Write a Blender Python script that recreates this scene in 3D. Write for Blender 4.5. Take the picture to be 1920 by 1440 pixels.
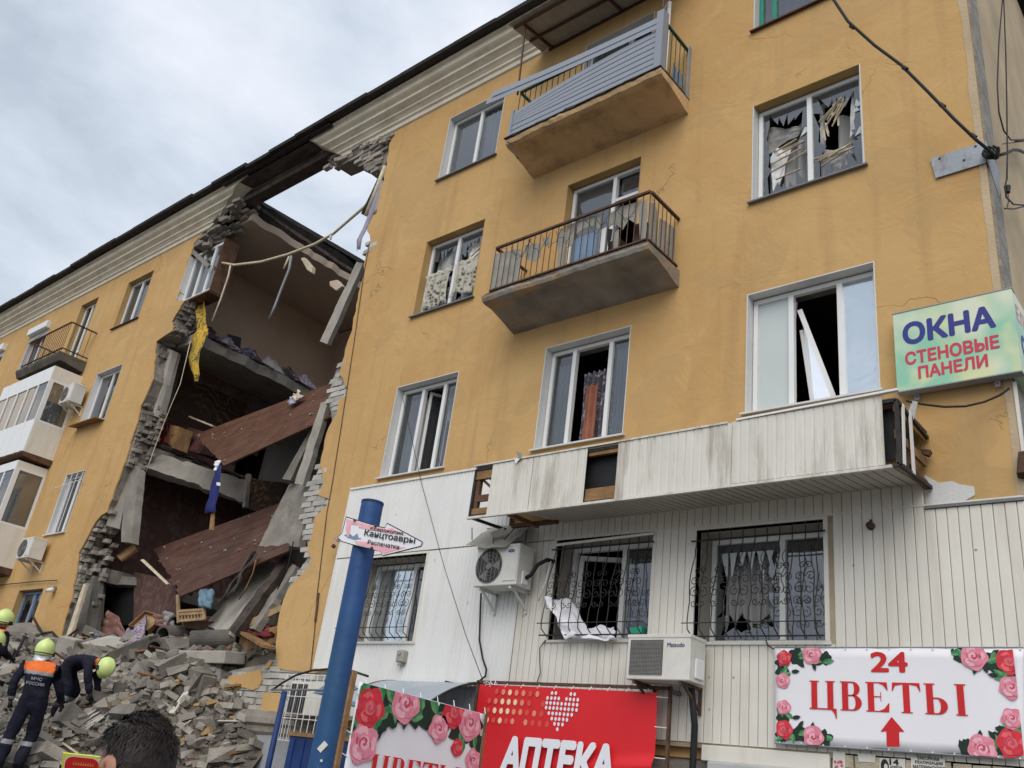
import bpy, bmesh, math, random
from math import sin, cos, pi, radians
from mathutils import Vector, Matrix, noise
from mathutils.geometry import delaunay_2d_cdt

for block in list(bpy.data.objects):
    bpy.data.objects.remove(block, do_unlink=True)
scene = bpy.context.scene
random.seed(7)

# ------------------------------------------------------------------ camera
YAW, PITCH, ROLL, FOCAL = -0.754638346, 0.428296613, 0.136843802, 1680.98531
CAM = Vector((0.0, -8.93, 1.6))
_f = Vector((sin(YAW) * cos(PITCH), cos(YAW) * cos(PITCH), sin(PITCH)))
_r0 = Vector((cos(YAW), -sin(YAW), 0.0))
_u0 = _r0.cross(_f)
_r = _r0 * cos(ROLL) + _u0 * sin(ROLL)
_u = -_r0 * sin(ROLL) + _u0 * cos(ROLL)
cam_data = bpy.data.cameras.new("camera")
cam_data.sensor_fit = 'HORIZONTAL'
cam_data.sensor_width = 36.0
cam_data.lens = FOCAL / 1920.0 * 36.0
cam_data.clip_start = 0.05
cam_data.clip_end = 2000.0
camera = bpy.data.objects.new("camera", cam_data)
scene.collection.objects.link(camera)
rot = Matrix((_r, _u, -_f)).transposed()
camera.matrix_world = Matrix.Translation(CAM) @ rot.to_4x4()
scene.camera = camera

# ------------------------------------------------------------------ sky
SUN_EL, SUN_AZ = radians(46), radians(152)      # azimuth measured from +Y towards +X
world = bpy.data.worlds.new("World")
scene.world = world
world.use_nodes = True
wn, wl = world.node_tree.nodes, world.node_tree.links
wn.clear()
out = wn.new('ShaderNodeOutputWorld')
sky = wn.new('ShaderNodeTexSky')
sky.sky_type = 'NISHITA'
sky.sun_disc = False
sky.sun_elevation = SUN_EL
sky.sun_rotation = SUN_AZ
sky.dust_density = 4.0
bg_sky = wn.new('ShaderNodeBackground')
bg_sky.inputs['Strength'].default_value = 0.10
wl.new(sky.outputs[0], bg_sky.inputs['Color'])
tc = wn.new('ShaderNodeTexCoord')
mp = wn.new('ShaderNodeMapping')
mp.inputs['Scale'].default_value = (1.0, 1.0, 2.2)
mp.inputs['Location'].default_value = (0.4, 0.0, 0.0)
wl.new(tc.outputs['Generated'], mp.inputs['Vector'])
nz = wn.new('ShaderNodeTexNoise')
nz.inputs['Scale'].default_value = 2.3
nz.inputs['Detail'].default_value = 9.0
nz.inputs['Roughness'].default_value = 0.58
nz.inputs['Distortion'].default_value = 0.25
wl.new(mp.outputs[0], nz.inputs['Vector'])
ramp = wn.new('ShaderNodeValToRGB')
ramp.color_ramp.elements[0].position = 0.37
ramp.color_ramp.elements[0].color = (0.51, 0.575, 0.67, 1)
ramp.color_ramp.elements[1].position = 0.64
ramp.color_ramp.elements[1].color = (0.86, 0.90, 0.98, 1)
e = ramp.color_ramp.elements.new(0.5)
e.color = (0.68, 0.75, 0.85, 1)
wl.new(nz.outputs['Fac'], ramp.inputs['Fac'])
bg_cloud = wn.new('ShaderNodeBackground')
bg_cloud.inputs['Strength'].default_value = 0.74
wl.new(ramp.outputs[0], bg_cloud.inputs['Color'])
mixw = wn.new('ShaderNodeMixShader')
mixw.inputs[0].default_value = 0.9
wl.new(bg_sky.outputs[0], mixw.inputs[1])
wl.new(bg_cloud.outputs[0], mixw.inputs[2])
wl.new(mixw.outputs[0], out.inputs['Surface'])

# ------------------------------------------------------------------ soft sun behind the cloud
sun_data = bpy.data.lights.new("sun", 'SUN')
sun_data.energy = 1.5
sun_data.angle = radians(55)
sun_data.color = (1.0, 0.955, 0.89)
sun = bpy.data.objects.new("sun", sun_data)
scene.collection.objects.link(sun)
to_sun = Vector((sin(SUN_AZ) * cos(SUN_EL), cos(SUN_AZ) * cos(SUN_EL), sin(SUN_EL)))
sun.rotation_euler = to_sun.to_track_quat('Z', 'Y').to_euler()

scene.view_settings.view_transform = 'Standard'
scene.view_settings.look = 'None'
scene.view_settings.exposure = 0.55
scene.view_settings.gamma = 1.0
scene.view_settings.use_curve_mapping = False

# ------------------------------------------------------------------ measuring helpers
def ray(px, py):
    d = _f * FOCAL + _r * (px - 960.0) - _u * (py - 720.0)
    return d.normalized()

def at(px, py, y=0.0):
    """point on the vertical plane Y = y seen at a photograph pixel"""
    d = ray(px, py)
    return CAM + d * ((y - CAM.y) / d.y)

def at_x(px, py, x):
    d = ray(px, py)
    return CAM + d * ((x - CAM.x) / d.x)

def at_t(px, py, t):
    d = ray(px, py)
    return CAM + d * (t / d.dot(_f))

def apparent(p):
    v = Vector(p) - CAM
    w = v.dot(_f)
    return 960 + FOCAL * v.dot(_r) / w, 720 - FOCAL * v.dot(_u) / w, w

# ------------------------------------------------------------------ object helpers
COL = scene.collection
ORIGIN = {}

def thing(name, label, category, loc=(0, 0, 0), group=None):
    o = bpy.data.objects.new(name, None)
    COL.objects.link(o)
    o.empty_display_size = 0.1
    o.location = loc
    ORIGIN[o.name] = Vector(loc)
    o["label"] = label
    o["category"] = category
    if group:
        o["group"] = group
    return o

def tag(o, label, category, group=None):
    o["label"] = label
    o["category"] = category
    if group:
        o["group"] = group
    return o

def as_structure(o):
    o["kind"] = "structure"
    return o

class MB:
    """collects faces in world coordinates and links them as one mesh"""
    def __init__(self):
        self.v, self.f, self.m, self.mats = [], [], [], []
        self.cur = 0
    def use(self, material):
        if material not in self.mats:
            self.mats.append(material)
        self.cur = self.mats.index(material)
        return self
    def vert(self, p):
        self.v.append(tuple(p))
        return len(self.v) - 1
    def face(self, *idx):
        self.f.append(tuple(idx))
        self.m.append(self.cur)
    def poly(self, pts):
        self.face(*[self.vert(p) for p in pts])
        return self
    def box(self, x0, x1, y0, y1, z0, z1):
        c = [self.vert(p) for p in ((x0, y0, z0), (x1, y0, z0), (x1, y1, z0), (x0, y1, z0), (x0, y0, z1), (x1, y0, z1), (x1, y1, z1), (x0, y1, z1))]
        for q in ((3, 2, 1, 0), (4, 5, 6, 7), (0, 1, 5, 4), (1, 2, 6, 5), (2, 3, 7, 6), (3, 0, 4, 7)):
            self.face(*[c[i] for i in q])
        return self
    def obox(self, c, size, R=None, jitter=0.0, rnd=None):
        c = Vector(c)
        R = R or Matrix.Identity(3)
        ids = []
        for sx, sy, sz in ((-1, -1, -1), (1, -1, -1), (1, 1, -1), (-1, 1, -1), (-1, -1, 1), (1, -1, 1), (1, 1, 1), (-1, 1, 1)):
            p = Vector((sx * size[0] / 2, sy * size[1] / 2, sz * size[2] / 2))
            if jitter:
                rr = rnd or random
                p = Vector([p[i] + rr.uniform(-jitter, jitter) * size[i] for i in range(3)])
            ids.append(self.vert(c + R @ p))
        for q in ((3, 2, 1, 0), (4, 5, 6, 7), (0, 1, 5, 4), (1, 2, 6, 5), (2, 3, 7, 6), (3, 0, 4, 7)):
            self.face(*[ids[i] for i in q])
        return self
    def bar(self, p, q, w, h=None, up=(0, 0, 1), roll=0.0):
        p, q = Vector(p), Vector(q)
        h = h or w
        d = q - p
        L = d.length
        if L < 1e-6:
            return self
        d.normalize()
        upv = Vector(up)
        if abs(d.dot(upv)) > 0.98:
            upv = Vector((0, 1, 0))
        s = d.cross(upv).normalized()
        t = s.cross(d)
        R = Matrix((d, s, t)).transposed()
        if roll:
            R = R @ Matrix.Rotation(roll, 3, 'X')
        return self.obox((p + q) / 2, (L, w, h), R)
    def tube(self, pts, r, n=6, caps=True, r_end=None):
        pts = [Vector(p) for p in pts]
        rings = []
        prev = None
        for i, p in enumerate(pts):
            a = pts[max(i - 1, 0)]
            b = pts[min(i + 1, len(pts) - 1)]
            d = (b - a)
            if d.length < 1e-9:
                d = Vector((0, 0, 1))
            d.normalize()
            if prev is None:
                ref = Vector((0, 0, 1)) if abs(d.z) < 0.9 else Vector((1, 0, 0))
                s = d.cross(ref).normalized()
            else:
                s = (prev - d * prev.dot(d))
                s = s.normalized() if s.length > 1e-6 else d.orthogonal().normalized()
            prev = s
            t = d.cross(s)
            rr = r if r_end is None else r + (r_end - r) * i / max(1, len(pts) - 1)
            rings.append([self.vert(p + s * rr * cos(2 * pi * k / n) + t * rr * sin(2 * pi * k / n)) for k in range(n)])
        for a, b in zip(rings, rings[1:]):
            for k in range(n):
                self.face(a[k], a[(k + 1) % n], b[(k + 1) % n], b[k])
        if caps:
            self.face(*rings[0][::-1])
            self.face(*rings[-1])
        return self
    def prism(self, pts, vec):
        """a flat polygon given in 3D, thickened along vec"""
        vec = Vector(vec)
        n = len(pts)
        a = [self.vert(p) for p in pts]
        b = [self.vert(Vector(p) + vec) for p in pts]
        nrm = Vector((0, 0, 0))
        for i in range(n):
            p, q = Vector(pts[i]), Vector(pts[(i + 1) % n])
            nrm += p.cross(q)
        if nrm.dot(vec) > 0:
            a, b = b, a
        self.face(*a)
        self.face(*b[::-1])
        for i in range(n):
            j = (i + 1) % n
            self.face(a[i], b[i], b[j], a[j])
        return self
    def clipped(self, pts, planes):
        """a polygon cut off at the given (point, inward normal) planes"""
        for c, n in planes:
            out_ = []
            for i, p in enumerate(pts):
                q = pts[(i + 1) % len(pts)]
                a, b = (p - c).dot(n), (q - c).dot(n)
                if a >= 0:
                    out_.append(p)
                if (a < 0) != (b < 0):
                    out_.append(p + (q - p) * (a / (a - b)))
            pts = out_
            if len(pts) < 3:
                return self
        return self.poly(pts)
    def grid(self, fn, nu, nv):
        ids = [[self.vert(fn(i / nu, j / nv)) for j in range(nv + 1)] for i in range(nu + 1)]
        for i in range(nu):
            for j in range(nv):
                self.face(ids[i][j], ids[i + 1][j], ids[i + 1][j + 1], ids[i][j + 1])
        return self
    def build(self, name, material=None, parent=None, smooth=False, bevel=0.0, solid=0.0, loc=None, fix=True):
        me = bpy.data.meshes.new(name)
        off = Vector((0, 0, 0))
        if parent is not None:
            off = ORIGIN.get(parent.name, Vector((0, 0, 0)))
        elif loc is not None:
            off = Vector(loc)
        me.from_pydata([tuple(Vector(p) - off) for p in self.v], [], self.f)
        if self.mats:
            for k in self.mats:
                me.materials.append(k)
            for p, k in zip(me.polygons, self.m):
                p.material_index = k
        elif material is not None:
            me.materials.append(material)
        if fix:
            bm = bmesh.new()
            bm.from_mesh(me)
            bmesh.ops.recalc_face_normals(bm, faces=bm.faces)
            bm.to_mesh(me)
            bm.free()
        if smooth:
            for p in me.polygons:
                p.use_smooth = True
        o = bpy.data.objects.new(name, me)
        COL.objects.link(o)
        ORIGIN[o.name] = off
        if parent is not None:
            o.parent = parent
        elif loc is not None:
            o.location = off
        if bevel:
            md = o.modifiers.new("bevel", 'BEVEL')
            md.width = bevel
            md.segments = 2
            md.limit_method = 'ANGLE'
        if solid:
            md = o.modifiers.new("solid", 'SOLIDIFY')
            md.thickness = solid
            md.offset = 0
        return o

def inside(p, poly):
    x, y = p
    c = False
    j = len(poly) - 1
    for i in range(len(poly)):
        xi, yi = poly[i]
        xj, yj = poly[j]
        if (yi > y) != (yj > y) and x < (xj - xi) * (y - yi) / (yj - yi) + xi:
            c = not c
        j = i
    return c

def holed(outer, holes, y0, y1, mb=None, plane='Y', caps=(True, True)):
    """a wall sheet: polygon with holes in X,Z, thickened from y0 (front) to y1"""
    mb = mb or MB()
    co, edges = [], []
    loops = [outer] + holes
    for lp in loops:
        s = len(co)
        co += [Vector(p) for p in lp]
        edges += [(s + i, s + (i + 1) % len(lp)) for i in range(len(lp))]
    vs, es, fs, ov, oe, of = delaunay_2d_cdt(co, edges, [], 0, 1e-5)
    keep = []
    for f in fs:
        c = sum((vs[i] for i in f), Vector((0, 0))) / len(f)
        if inside(c, outer) and not any(inside(c, h) for h in holes):
            keep.append(f)
    def P(v, y):
        return (v[0], y, v[1]) if plane == 'Y' else (y, v[0], v[1])
    fr = [mb.vert(P(v, y0)) for v in vs]
    bk = [mb.vert(P(v, y1)) for v in vs]
    for f in keep:
        if caps[0]:
            mb.face(*[fr[i] for i in f])
        if caps[1]:
            mb.face(*[bk[i] for i in reversed(f)])
    cnt = {}
    for f in keep:
        for i in range(len(f)):
            k = (f[i], f[(i + 1) % len(f)])
            cnt[k] = 1
    for (a, b) in list(cnt):
        if (b, a) not in cnt:
            mb.face(fr[b], fr[a], bk[a], bk[b])
    return mb

def rect(x0, x1, z0, z1):
    return [(x0, z0), (x1, z0), (x1, z1), (x0, z1)]

def evaluated_mesh(o):
    """the finished mesh of a font or modified object, worked out in a bench scene of its own"""
    bench = bpy.data.scenes.new("bench")
    bench.collection.objects.link(o)
    with bpy.context.temp_override(scene=bench, view_layer=bench.view_layers[0]):
        dg = bpy.context.evaluated_depsgraph_get()
        me = bpy.data.meshes.new_from_object(o.evaluated_get(dg))
    bpy.data.objects.remove(o, do_unlink=True)
    bpy.data.scenes.remove(bench)
    return me

def text_part(body, origin, right, up, width, height, material, parent, name="lettering", bold=0.0, depth=0.002, shear=0.0, align='L', loc=None):
    """lettering as thin raised shapes filling a box width x height"""
    cu = bpy.data.curves.new("lettering", 'FONT')
    cu.body = body
    cu.shear = shear
    cu.resolution_u = 3
    tmp = bpy.data.objects.new("lettering_source", cu)
    me = evaluated_mesh(tmp)
    xs = [v.co.x for v in me.vertices]
    ys = [v.co.y for v in me.vertices]
    x0, x1, y0, y1 = min(xs) - bold, max(xs) + bold, min(ys) - bold, max(ys) + bold
    right, up = Vector(right).normalized(), Vector(up).normalized()
    nrm = right.cross(up)
    sx, sy = width / (x1 - x0), height / (y1 - y0)
    mb = MB()
    # one clean, non-overlapping sheet of triangles per word
    tv, te, tf, _a, _b, _c = delaunay_2d_cdt([v.co.xy for v in me.vertices], [], [tuple(p.vertices) for p in me.polygons], 1, 1e-5)
    inked = [[tuple(me.vertices[i].co.xy) for i in p.vertices] for p in me.polygons]
    tf = [f for f in tf if any(inside(sum((tv[i] for i in f), Vector((0, 0))) / len(f), q) for q in inked)]
    # heavier strokes: the same shapes laid round the outline in a ring
    ring = [(0, 0)] + ([(bold * cos(2 * pi * k / 8), bold * sin(2 * pi * k / 8)) for k in range(8)] if bold else [])
    for j, (dx, dy) in enumerate(ring):
        base = [mb.vert(Vector(origin) + right * (v.x + dx - x0) * sx + up * (v.y + dy - y0) * sy + nrm * (depth + 0.00013 * j)) for v in tv]
        for p in tf:
            mb.face(*[base[i] for i in p])
    bpy.data.meshes.remove(me)
    return mb.build(name, material, parent, fix=False, loc=loc)

# ------------------------------------------------------------------ materials
def nodes_of(name):
    m = bpy.data.materials.new(name)
    m.use_nodes = True
    nt = m.node_tree
    b = nt.nodes['Principled BSDF']
    return m, nt, nt.nodes, nt.links, b

def mixcol(nt, fac, a, b, mode='MIX'):
    n = nt.nodes.new('ShaderNodeMix')
    n.data_type = 'RGBA'
    n.blend_type = mode
    for key, val in ((0, fac), (6, a), (7, b)):
        if hasattr(val, 'is_output') or isinstance(val, bpy.types.NodeSocket):
            nt.links.new(val, n.inputs[key])
        elif key == 0:
            n.inputs[0].default_value = val
        else:
            n.inputs[key].default_value = (*val[:3], 1)
    return n.outputs[2]

def noise_fac(nt, vec, scale, detail=5, rough=0.55, lo=0.35, hi=0.65, stretch=None, dist=0.0):
    if stretch:
        mp = nt.nodes.new('ShaderNodeMapping')
        mp.inputs['Scale'].default_value = stretch
        nt.links.new(vec, mp.inputs['Vector'])
        vec = mp.outputs[0]
    n = nt.nodes.new('ShaderNodeTexNoise')
    n.inputs['Scale'].default_value = scale
    n.inputs['Detail'].default_value = detail
    n.inputs['Roughness'].default_value = rough
    n.inputs['Distortion'].default_value = dist
    nt.links.new(vec, n.inputs['Vector'])
    r = nt.nodes.new('ShaderNodeMapRange')
    r.inputs[1].default_value = lo
    r.inputs[2].default_value = hi
    nt.links.new(n.outputs['Fac'], r.inputs[0])
    return r.outputs[0]

def coords(nt):
    g = nt.nodes.new('ShaderNodeNewGeometry')
    return g.outputs['Position']

def bump(nt, b, height, strength, distance=0.02):
    n = nt.nodes.new('ShaderNodeBump')
    n.inputs['Strength'].default_value = strength
    n.inputs['Distance'].default_value = distance
    nt.links.new(height, n.inputs['Height'])
    nt.links.new(n.outputs[0], b.inputs['Normal'])
    return n

def simple(name, col, rough=0.7, var=0.12, scale=3.0, dirt=None, dirt_amt=0.0, dirt_scale=1.2, dirt_stretch=None,
           bump_s=0.15, bump_scale=40.0, metal=0.0, rand=0.0, object_space=False, spec=0.3):
    m, nt, N, L, b = nodes_of(name)
    if object_space:
        t = N.new('ShaderNodeTexCoord')
        vec = t.outputs['Object']
    else:
        vec = coords(nt)
    f = noise_fac(nt, vec, scale)
    lo = [max(0, c * (1 - var)) for c in col]
    hi = [c * (1 + var) for c in col]
    c = mixcol(nt, f, lo, hi)
    if dirt is not None:
        df = noise_fac(nt, vec, dirt_scale, detail=7, rough=0.65, lo=0.5, hi=0.75, stretch=dirt_stretch)
        mul = N.new('ShaderNodeMath')
        mul.operation = 'MULTIPLY'
        mul.inputs[1].default_value = dirt_amt
        L.new(df, mul.inputs[0])
        c = mixcol(nt, mul.outputs[0], c, dirt)
    if rand:
        oi = N.new('ShaderNodeObjectInfo')
        mr = N.new('ShaderNodeMapRange')
        mr.inputs[3].default_value = 1 - rand
        mr.inputs[4].default_value = 1 + rand * 0.6
        L.new(oi.outputs['Random'], mr.inputs[0])
        hs = N.new('ShaderNodeHueSaturation')
        L.new(mr.outputs[0], hs.inputs['Value'])
        L.new(c, hs.inputs['Color'])
        c = hs.outputs[0]
    L.new(c, b.inputs['Base Color'])
    b.inputs['Roughness'].default_value = rough
    b.inputs['Metallic'].default_value = metal
    b.inputs['Specular IOR Level'].default_value = spec
    if bump_s:
        h = noise_fac(nt, vec, bump_scale, detail=4, lo=0.2, hi=0.8)
        bump(nt, b, h, bump_s)
    return m

def plaster_material():
    m, nt, N, L, b = nodes_of("ochre_plaster")
    vec = coords(nt)
    big = noise_fac(nt, vec, 0.45, detail=4, lo=0.36, hi=0.66, dist=0.6)
    c = mixcol(nt, big, (0.485, 0.295, 0.120), (0.535, 0.345, 0.150))
    mid = noise_fac(nt, vec, 2.2, detail=6, rough=0.6, lo=0.52, hi=0.72, dist=1.0)
    mm = N.new('ShaderNodeMath'); mm.operation = 'MULTIPLY'; mm.inputs[1].default_value = 0.4
    L.new(mid, mm.inputs[0])
    c = mixcol(nt, mm.outputs[0], c, (0.57, 0.385, 0.185))
    streak = noise_fac(nt, vec, 1.0, detail=6, lo=0.54, hi=0.80, stretch=(3.5, 3.5, 0.22))
    ms = N.new('ShaderNodeMath'); ms.operation = 'MULTIPLY'; ms.inputs[1].default_value = 0.7
    L.new(streak, ms.inputs[0])
    c = mixcol(nt, ms.outputs[0], c, (0.35, 0.225, 0.105))
    # repaired patches with a soft outline
    pn = N.new('ShaderNodeTexNoise'); pn.inputs['Scale'].default_value = 0.75; pn.inputs['Detail'].default_value = 2.5
    pn.inputs['Distortion'].default_value = 0.8
    L.new(vec, pn.inputs['Vector'])
    pr = N.new('ShaderNodeValToRGB')
    pr.color_ramp.elements[0].position = 0.565; pr.color_ramp.elements[0].color = (0, 0, 0, 1)
    pr.color_ramp.elements[1].position = 0.58; pr.color_ramp.elements[1].color = (1, 1, 1, 1)
    L.new(pn.outputs['Fac'], pr.inputs['Fac'])
    pm = N.new('ShaderNodeMath'); pm.operation = 'MULTIPLY'; pm.inputs[1].default_value = 0.5
    L.new(pr.outputs[0], pm.inputs[0])
    c = mixcol(nt, pm.outputs[0], c, (0.455, 0.30, 0.14))
    # small chips and pock marks
    chip = noise_fac(nt, vec, 9.0, detail=3, rough=0.7, lo=0.73, hi=0.76)
    c = mixcol(nt, chip, c, (0.56, 0.46, 0.31))
    spot = noise_fac(nt, vec, 21.0, detail=2, rough=0.5, lo=0.775, hi=0.80)
    c = mixcol(nt, spot, c, (0.15, 0.09, 0.045))
    # hairline cracks: edges of a warped cell pattern, only here and there
    warp = N.new('ShaderNodeTexNoise'); warp.inputs['Scale'].default_value = 2.5; warp.inputs['Detail'].default_value = 5
    L.new(vec, warp.inputs['Vector'])
    add = N.new('ShaderNodeVectorMath'); add.operation = 'MULTIPLY_ADD'
    add.inputs[1].default_value = (0.5, 0.5, 0.5)
    L.new(warp.outputs['Color'], add.inputs[0]); L.new(vec, add.inputs[2])
    vo = N.new('ShaderNodeTexVoronoi'); vo.feature = 'DISTANCE_TO_EDGE'; vo.inputs['Scale'].default_value = 0.55
    L.new(add.outputs[0], vo.inputs['Vector'])
    cr = N.new('ShaderNodeMapRange'); cr.inputs[1].default_value = 0.0; cr.inputs[2].default_value = 0.006
    cr.inputs[3].default_value = 1.0; cr.inputs[4].default_value = 0.0
    L.new(vo.outputs['Distance'], cr.inputs[0])
    cm = noise_fac(nt, vec, 0.6, detail=2, lo=0.56, hi=0.60)
    cx = N.new('ShaderNodeMath'); cx.operation = 'MULTIPLY'
    L.new(cr.outputs[0], cx.inputs[0]); L.new(cm, cx.inputs[1])
    c2 = N.new('ShaderNodeMath'); c2.operation = 'MULTIPLY'; c2.inputs[1].default_value = 0.45
    L.new(cx.outputs[0], c2.inputs[0])
    c = mixcol(nt, c2.outputs[0], c, (0.20, 0.12, 0.06))
    L.new(c, b.inputs['Base Color'])
    b.inputs['Roughness'].default_value = 0.92
    b.inputs['Specular IOR Level'].default_value = 0.15
    h1 = noise_fac(nt, vec, 1.6, detail=8, rough=0.6, lo=0.2, hi=0.8, dist=0.7)
    sub = N.new('ShaderNodeMath'); sub.operation = 'SUBTRACT'
    L.new(h1, sub.inputs[0]); L.new(c2.outputs[0], sub.inputs[1])
    a2 = N.new('ShaderNodeMath'); a2.operation = 'MULTIPLY_ADD'; a2.inputs[1].default_value = 0.07
    L.new(pr.outputs[0], a2.inputs[0]); L.new(sub.outputs[0], a2.inputs[2])
    bump(nt, b, a2.outputs[0], 0.45, 0.035)
    return m

def glass_material(name, tint=(0.75, 0.8, 0.82), haze=0.0):
    m, nt, N, L, b = nodes_of(name)
    N.remove(b)
    outn = [n for n in N if n.type == 'OUTPUT_MATERIAL'][0]
    tr = N.new('ShaderNodeBsdfTransparent'); tr.inputs[0].default_value = (*tint, 1)
    gl = N.new('ShaderNodeBsdfGlossy'); gl.inputs['Roughness'].default_value = 0.02
    gl.inputs['Color'].default_value = (0.95, 0.97, 1, 1)
    fr = N.new('ShaderNodeFresnel'); fr.inputs['IOR'].default_value = 2.2
    vec = coords(nt)
    n = N.new('ShaderNodeTexNoise'); n.inputs['Scale'].default_value = 1.1; n.inputs['Detail'].default_value = 1
    L.new(vec, n.inputs['Vector'])
    bp = N.new('ShaderNodeBump'); bp.inputs['Strength'].default_value = 0.12; bp.inputs['Distance'].default_value = 0.06
    L.new(n.outputs['Fac'], bp.inputs['Height'])
    L.new(bp.outputs[0], gl.inputs['Normal'])
    mx = N.new('ShaderNodeMixShader')
    L.new(fr.outputs[0], mx.inputs[0]); L.new(tr.outputs[0], mx.inputs[1]); L.new(gl.outputs[0], mx.inputs[2])
    last = mx.outputs[0]
    if haze:
        df = N.new('ShaderNodeBsdfDiffuse'); df.inputs[0].default_value = (0.55, 0.58, 0.6, 1)
        m2 = N.new('ShaderNodeMixShader'); m2.inputs[0].default_value = haze
        L.new(last, m2.inputs[1]); L.new(df.outputs[0], m2.inputs[2])
        last = m2.outputs[0]
    L.new(last, outn.inputs['Surface'])
    return m

def film_material(name, col, rough):
    m, nt, N, L, b = nodes_of(name)
    vec = coords(nt)
    b.inputs['Base Color'].default_value = (*col, 1)
    b.inputs['Roughness'].default_value = rough
    b.inputs['Metallic'].default_value = 0.85
    h = noise_fac(nt, vec, 2.0, detail=2, lo=0.2, hi=0.8, dist=0.8)
    bump(nt, b, h, 0.10, 0.04)
    return m

def lace_material():
    m, nt, N, L, b = nodes_of("lace")
    vec = coords(nt)
    outn = [n for n in N if n.type == 'OUTPUT_MATERIAL'][0]
    b.inputs['Base Color'].default_value = (0.56, 0.53, 0.44, 1)
    b.inputs['Roughness'].default_value = 0.9
    vo = N.new('ShaderNodeTexVoronoi'); vo.inputs['Scale'].default_value = 13.0
    L.new(vec, vo.inputs['Vector'])
    mr = N.new('ShaderNodeMapRange'); mr.inputs[1].default_value = 0.25; mr.inputs[2].default_value = 0.62
    mr.inputs[3].default_value = 0.06; mr.inputs[4].default_value = 0.68
    L.new(vo.outputs['Distance'], mr.inputs[0])
    tr = N.new('ShaderNodeBsdfTransparent')
    mx = N.new('ShaderNodeMixShader')
    L.new(mr.outputs[0], mx.inputs[0]); L.new(tr.outputs[0], mx.inputs[1]); L.new(b.outputs[0], mx.inputs[2])
    L.new(mx.outputs[0], outn.inputs['Surface'])
    return m

def patterned(name, cols, scale, rough=0.85):
    m, nt, N, L, b = nodes_of(name)
    vec = coords(nt)
    n = N.new('ShaderNodeTexNoise'); n.inputs['Scale'].default_value = scale; n.inputs['Detail'].default_value = 4
    n.inputs['Distortion'].default_value = 1.5
    L.new(vec, n.inputs['Vector'])
    r = N.new('ShaderNodeValToRGB'); r.color_ramp.interpolation = 'CONSTANT'
    k = len(cols)
    r.color_ramp.elements[0].position = 0.0; r.color_ramp.elements[0].color = (*cols[0], 1)
    r.color_ramp.elements[1].position = 0.36 + 0.3 * 1 / k; r.color_ramp.elements[1].color = (*cols[1], 1)
    for i in range(2, k):
        e = r.color_ramp.elements.new(0.36 + 0.3 * i / k); e.color = (*cols[i], 1)
    L.new(n.outputs['Fac'], r.inputs['Fac'])
    L.new(r.outputs[0], b.inputs['Base Color'])
    b.inputs['Roughness'].default_value = rough
    b.inputs['Specular IOR Level'].default_value = 0.1
    bump(nt, b, n.outputs['Fac'], 0.2, 0.02)
    return m

def carpet_material():
    m, nt, N, L, b = nodes_of("wall_carpet")
    vec = coords(nt)
    w = N.new('ShaderNodeTexWave'); w.wave_type = 'RINGS'; w.inputs['Scale'].default_value = 1.3
    w.inputs['Distortion'].default_value = 14; w.inputs['Detail'].default_value = 3; w.inputs['Detail Scale'].default_value = 2.2
    L.new(vec, w.inputs['Vector'])
    f = noise_fac(nt, vec, 1.0, detail=2, lo=0.42, hi=0.6)
    mr = N.new('ShaderNodeMapRange'); mr.inputs[1].default_value = 0.72; mr.inputs[2].default_value = 0.85
    L.new(w.outputs['Fac'], mr.inputs[0])
    mu = N.new('ShaderNodeMath'); mu.operation = 'MULTIPLY'
    L.new(mr.outputs[0], mu.inputs[0]); L.new(f, mu.inputs[1])
    c = mixcol(nt, mu.outputs[0], (0.045, 0.030, 0.023), (0.135, 0.072, 0.036))
    L.new(c, b.inputs['Base Color'])
    b.inputs['Roughness'].default_value = 0.95
    b.inputs['Specular IOR Level'].default_value = 0.05
    return m

M = {}
M['plaster'] = plaster_material()
M['plaster_old'] = simple("beige_side_plaster", (0.46, 0.36, 0.235), 0.92, 0.12, 1.2, (0.34, 0.30, 0.23), 0.7, 0.8, (1, 1, 0.3), 0.25, 25)
M['brick'] = simple("silicate_brick", (0.46, 0.44, 0.40), 0.9, 0.12, 6, (0.26, 0.24, 0.21), 0.55, 3, None, 0.35, 60, rand=0.22)
M['brick_dusty'] = simple("dusty_brick", (0.305, 0.277, 0.238), 0.95, 0.15, 6, (0.16, 0.145, 0.125), 0.6, 3, None, 0.4, 60, rand=0.30, object_space=True)
M['brick_dark'] = simple("dusty_break_brick", (0.31, 0.275, 0.235), 0.95, 0.18, 6, (0.10, 0.088, 0.075), 0.6, 3, None, 0.4, 60, rand=0.35)
M['mortar'] = simple("mortar", (0.215, 0.188, 0.16), 0.95, 0.2, 8, (0.10, 0.09, 0.08), 0.6, 3, None, 0.5, 40)
M['mortar_light'] = simple("mortar_light", (0.27, 0.25, 0.22), 0.95, 0.2, 8, (0.16, 0.15, 0.13), 0.6, 3, None, 0.5, 40)
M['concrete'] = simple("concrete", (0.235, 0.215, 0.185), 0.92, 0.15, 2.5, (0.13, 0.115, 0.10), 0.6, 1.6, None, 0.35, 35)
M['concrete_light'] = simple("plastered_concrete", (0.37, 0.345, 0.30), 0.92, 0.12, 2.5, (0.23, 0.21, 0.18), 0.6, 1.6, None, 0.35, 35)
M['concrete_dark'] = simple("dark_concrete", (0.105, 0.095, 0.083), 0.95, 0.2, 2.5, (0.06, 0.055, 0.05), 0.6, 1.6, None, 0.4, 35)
M['slab_soffit'] = simple("stained_balcony_concrete", (0.215, 0.195, 0.168), 0.92, 0.25, 2.0, (0.42, 0.245, 0.10), 0.95, 1.5, (0.7, 1.5, 1.5), 0.4, 20)
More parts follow.
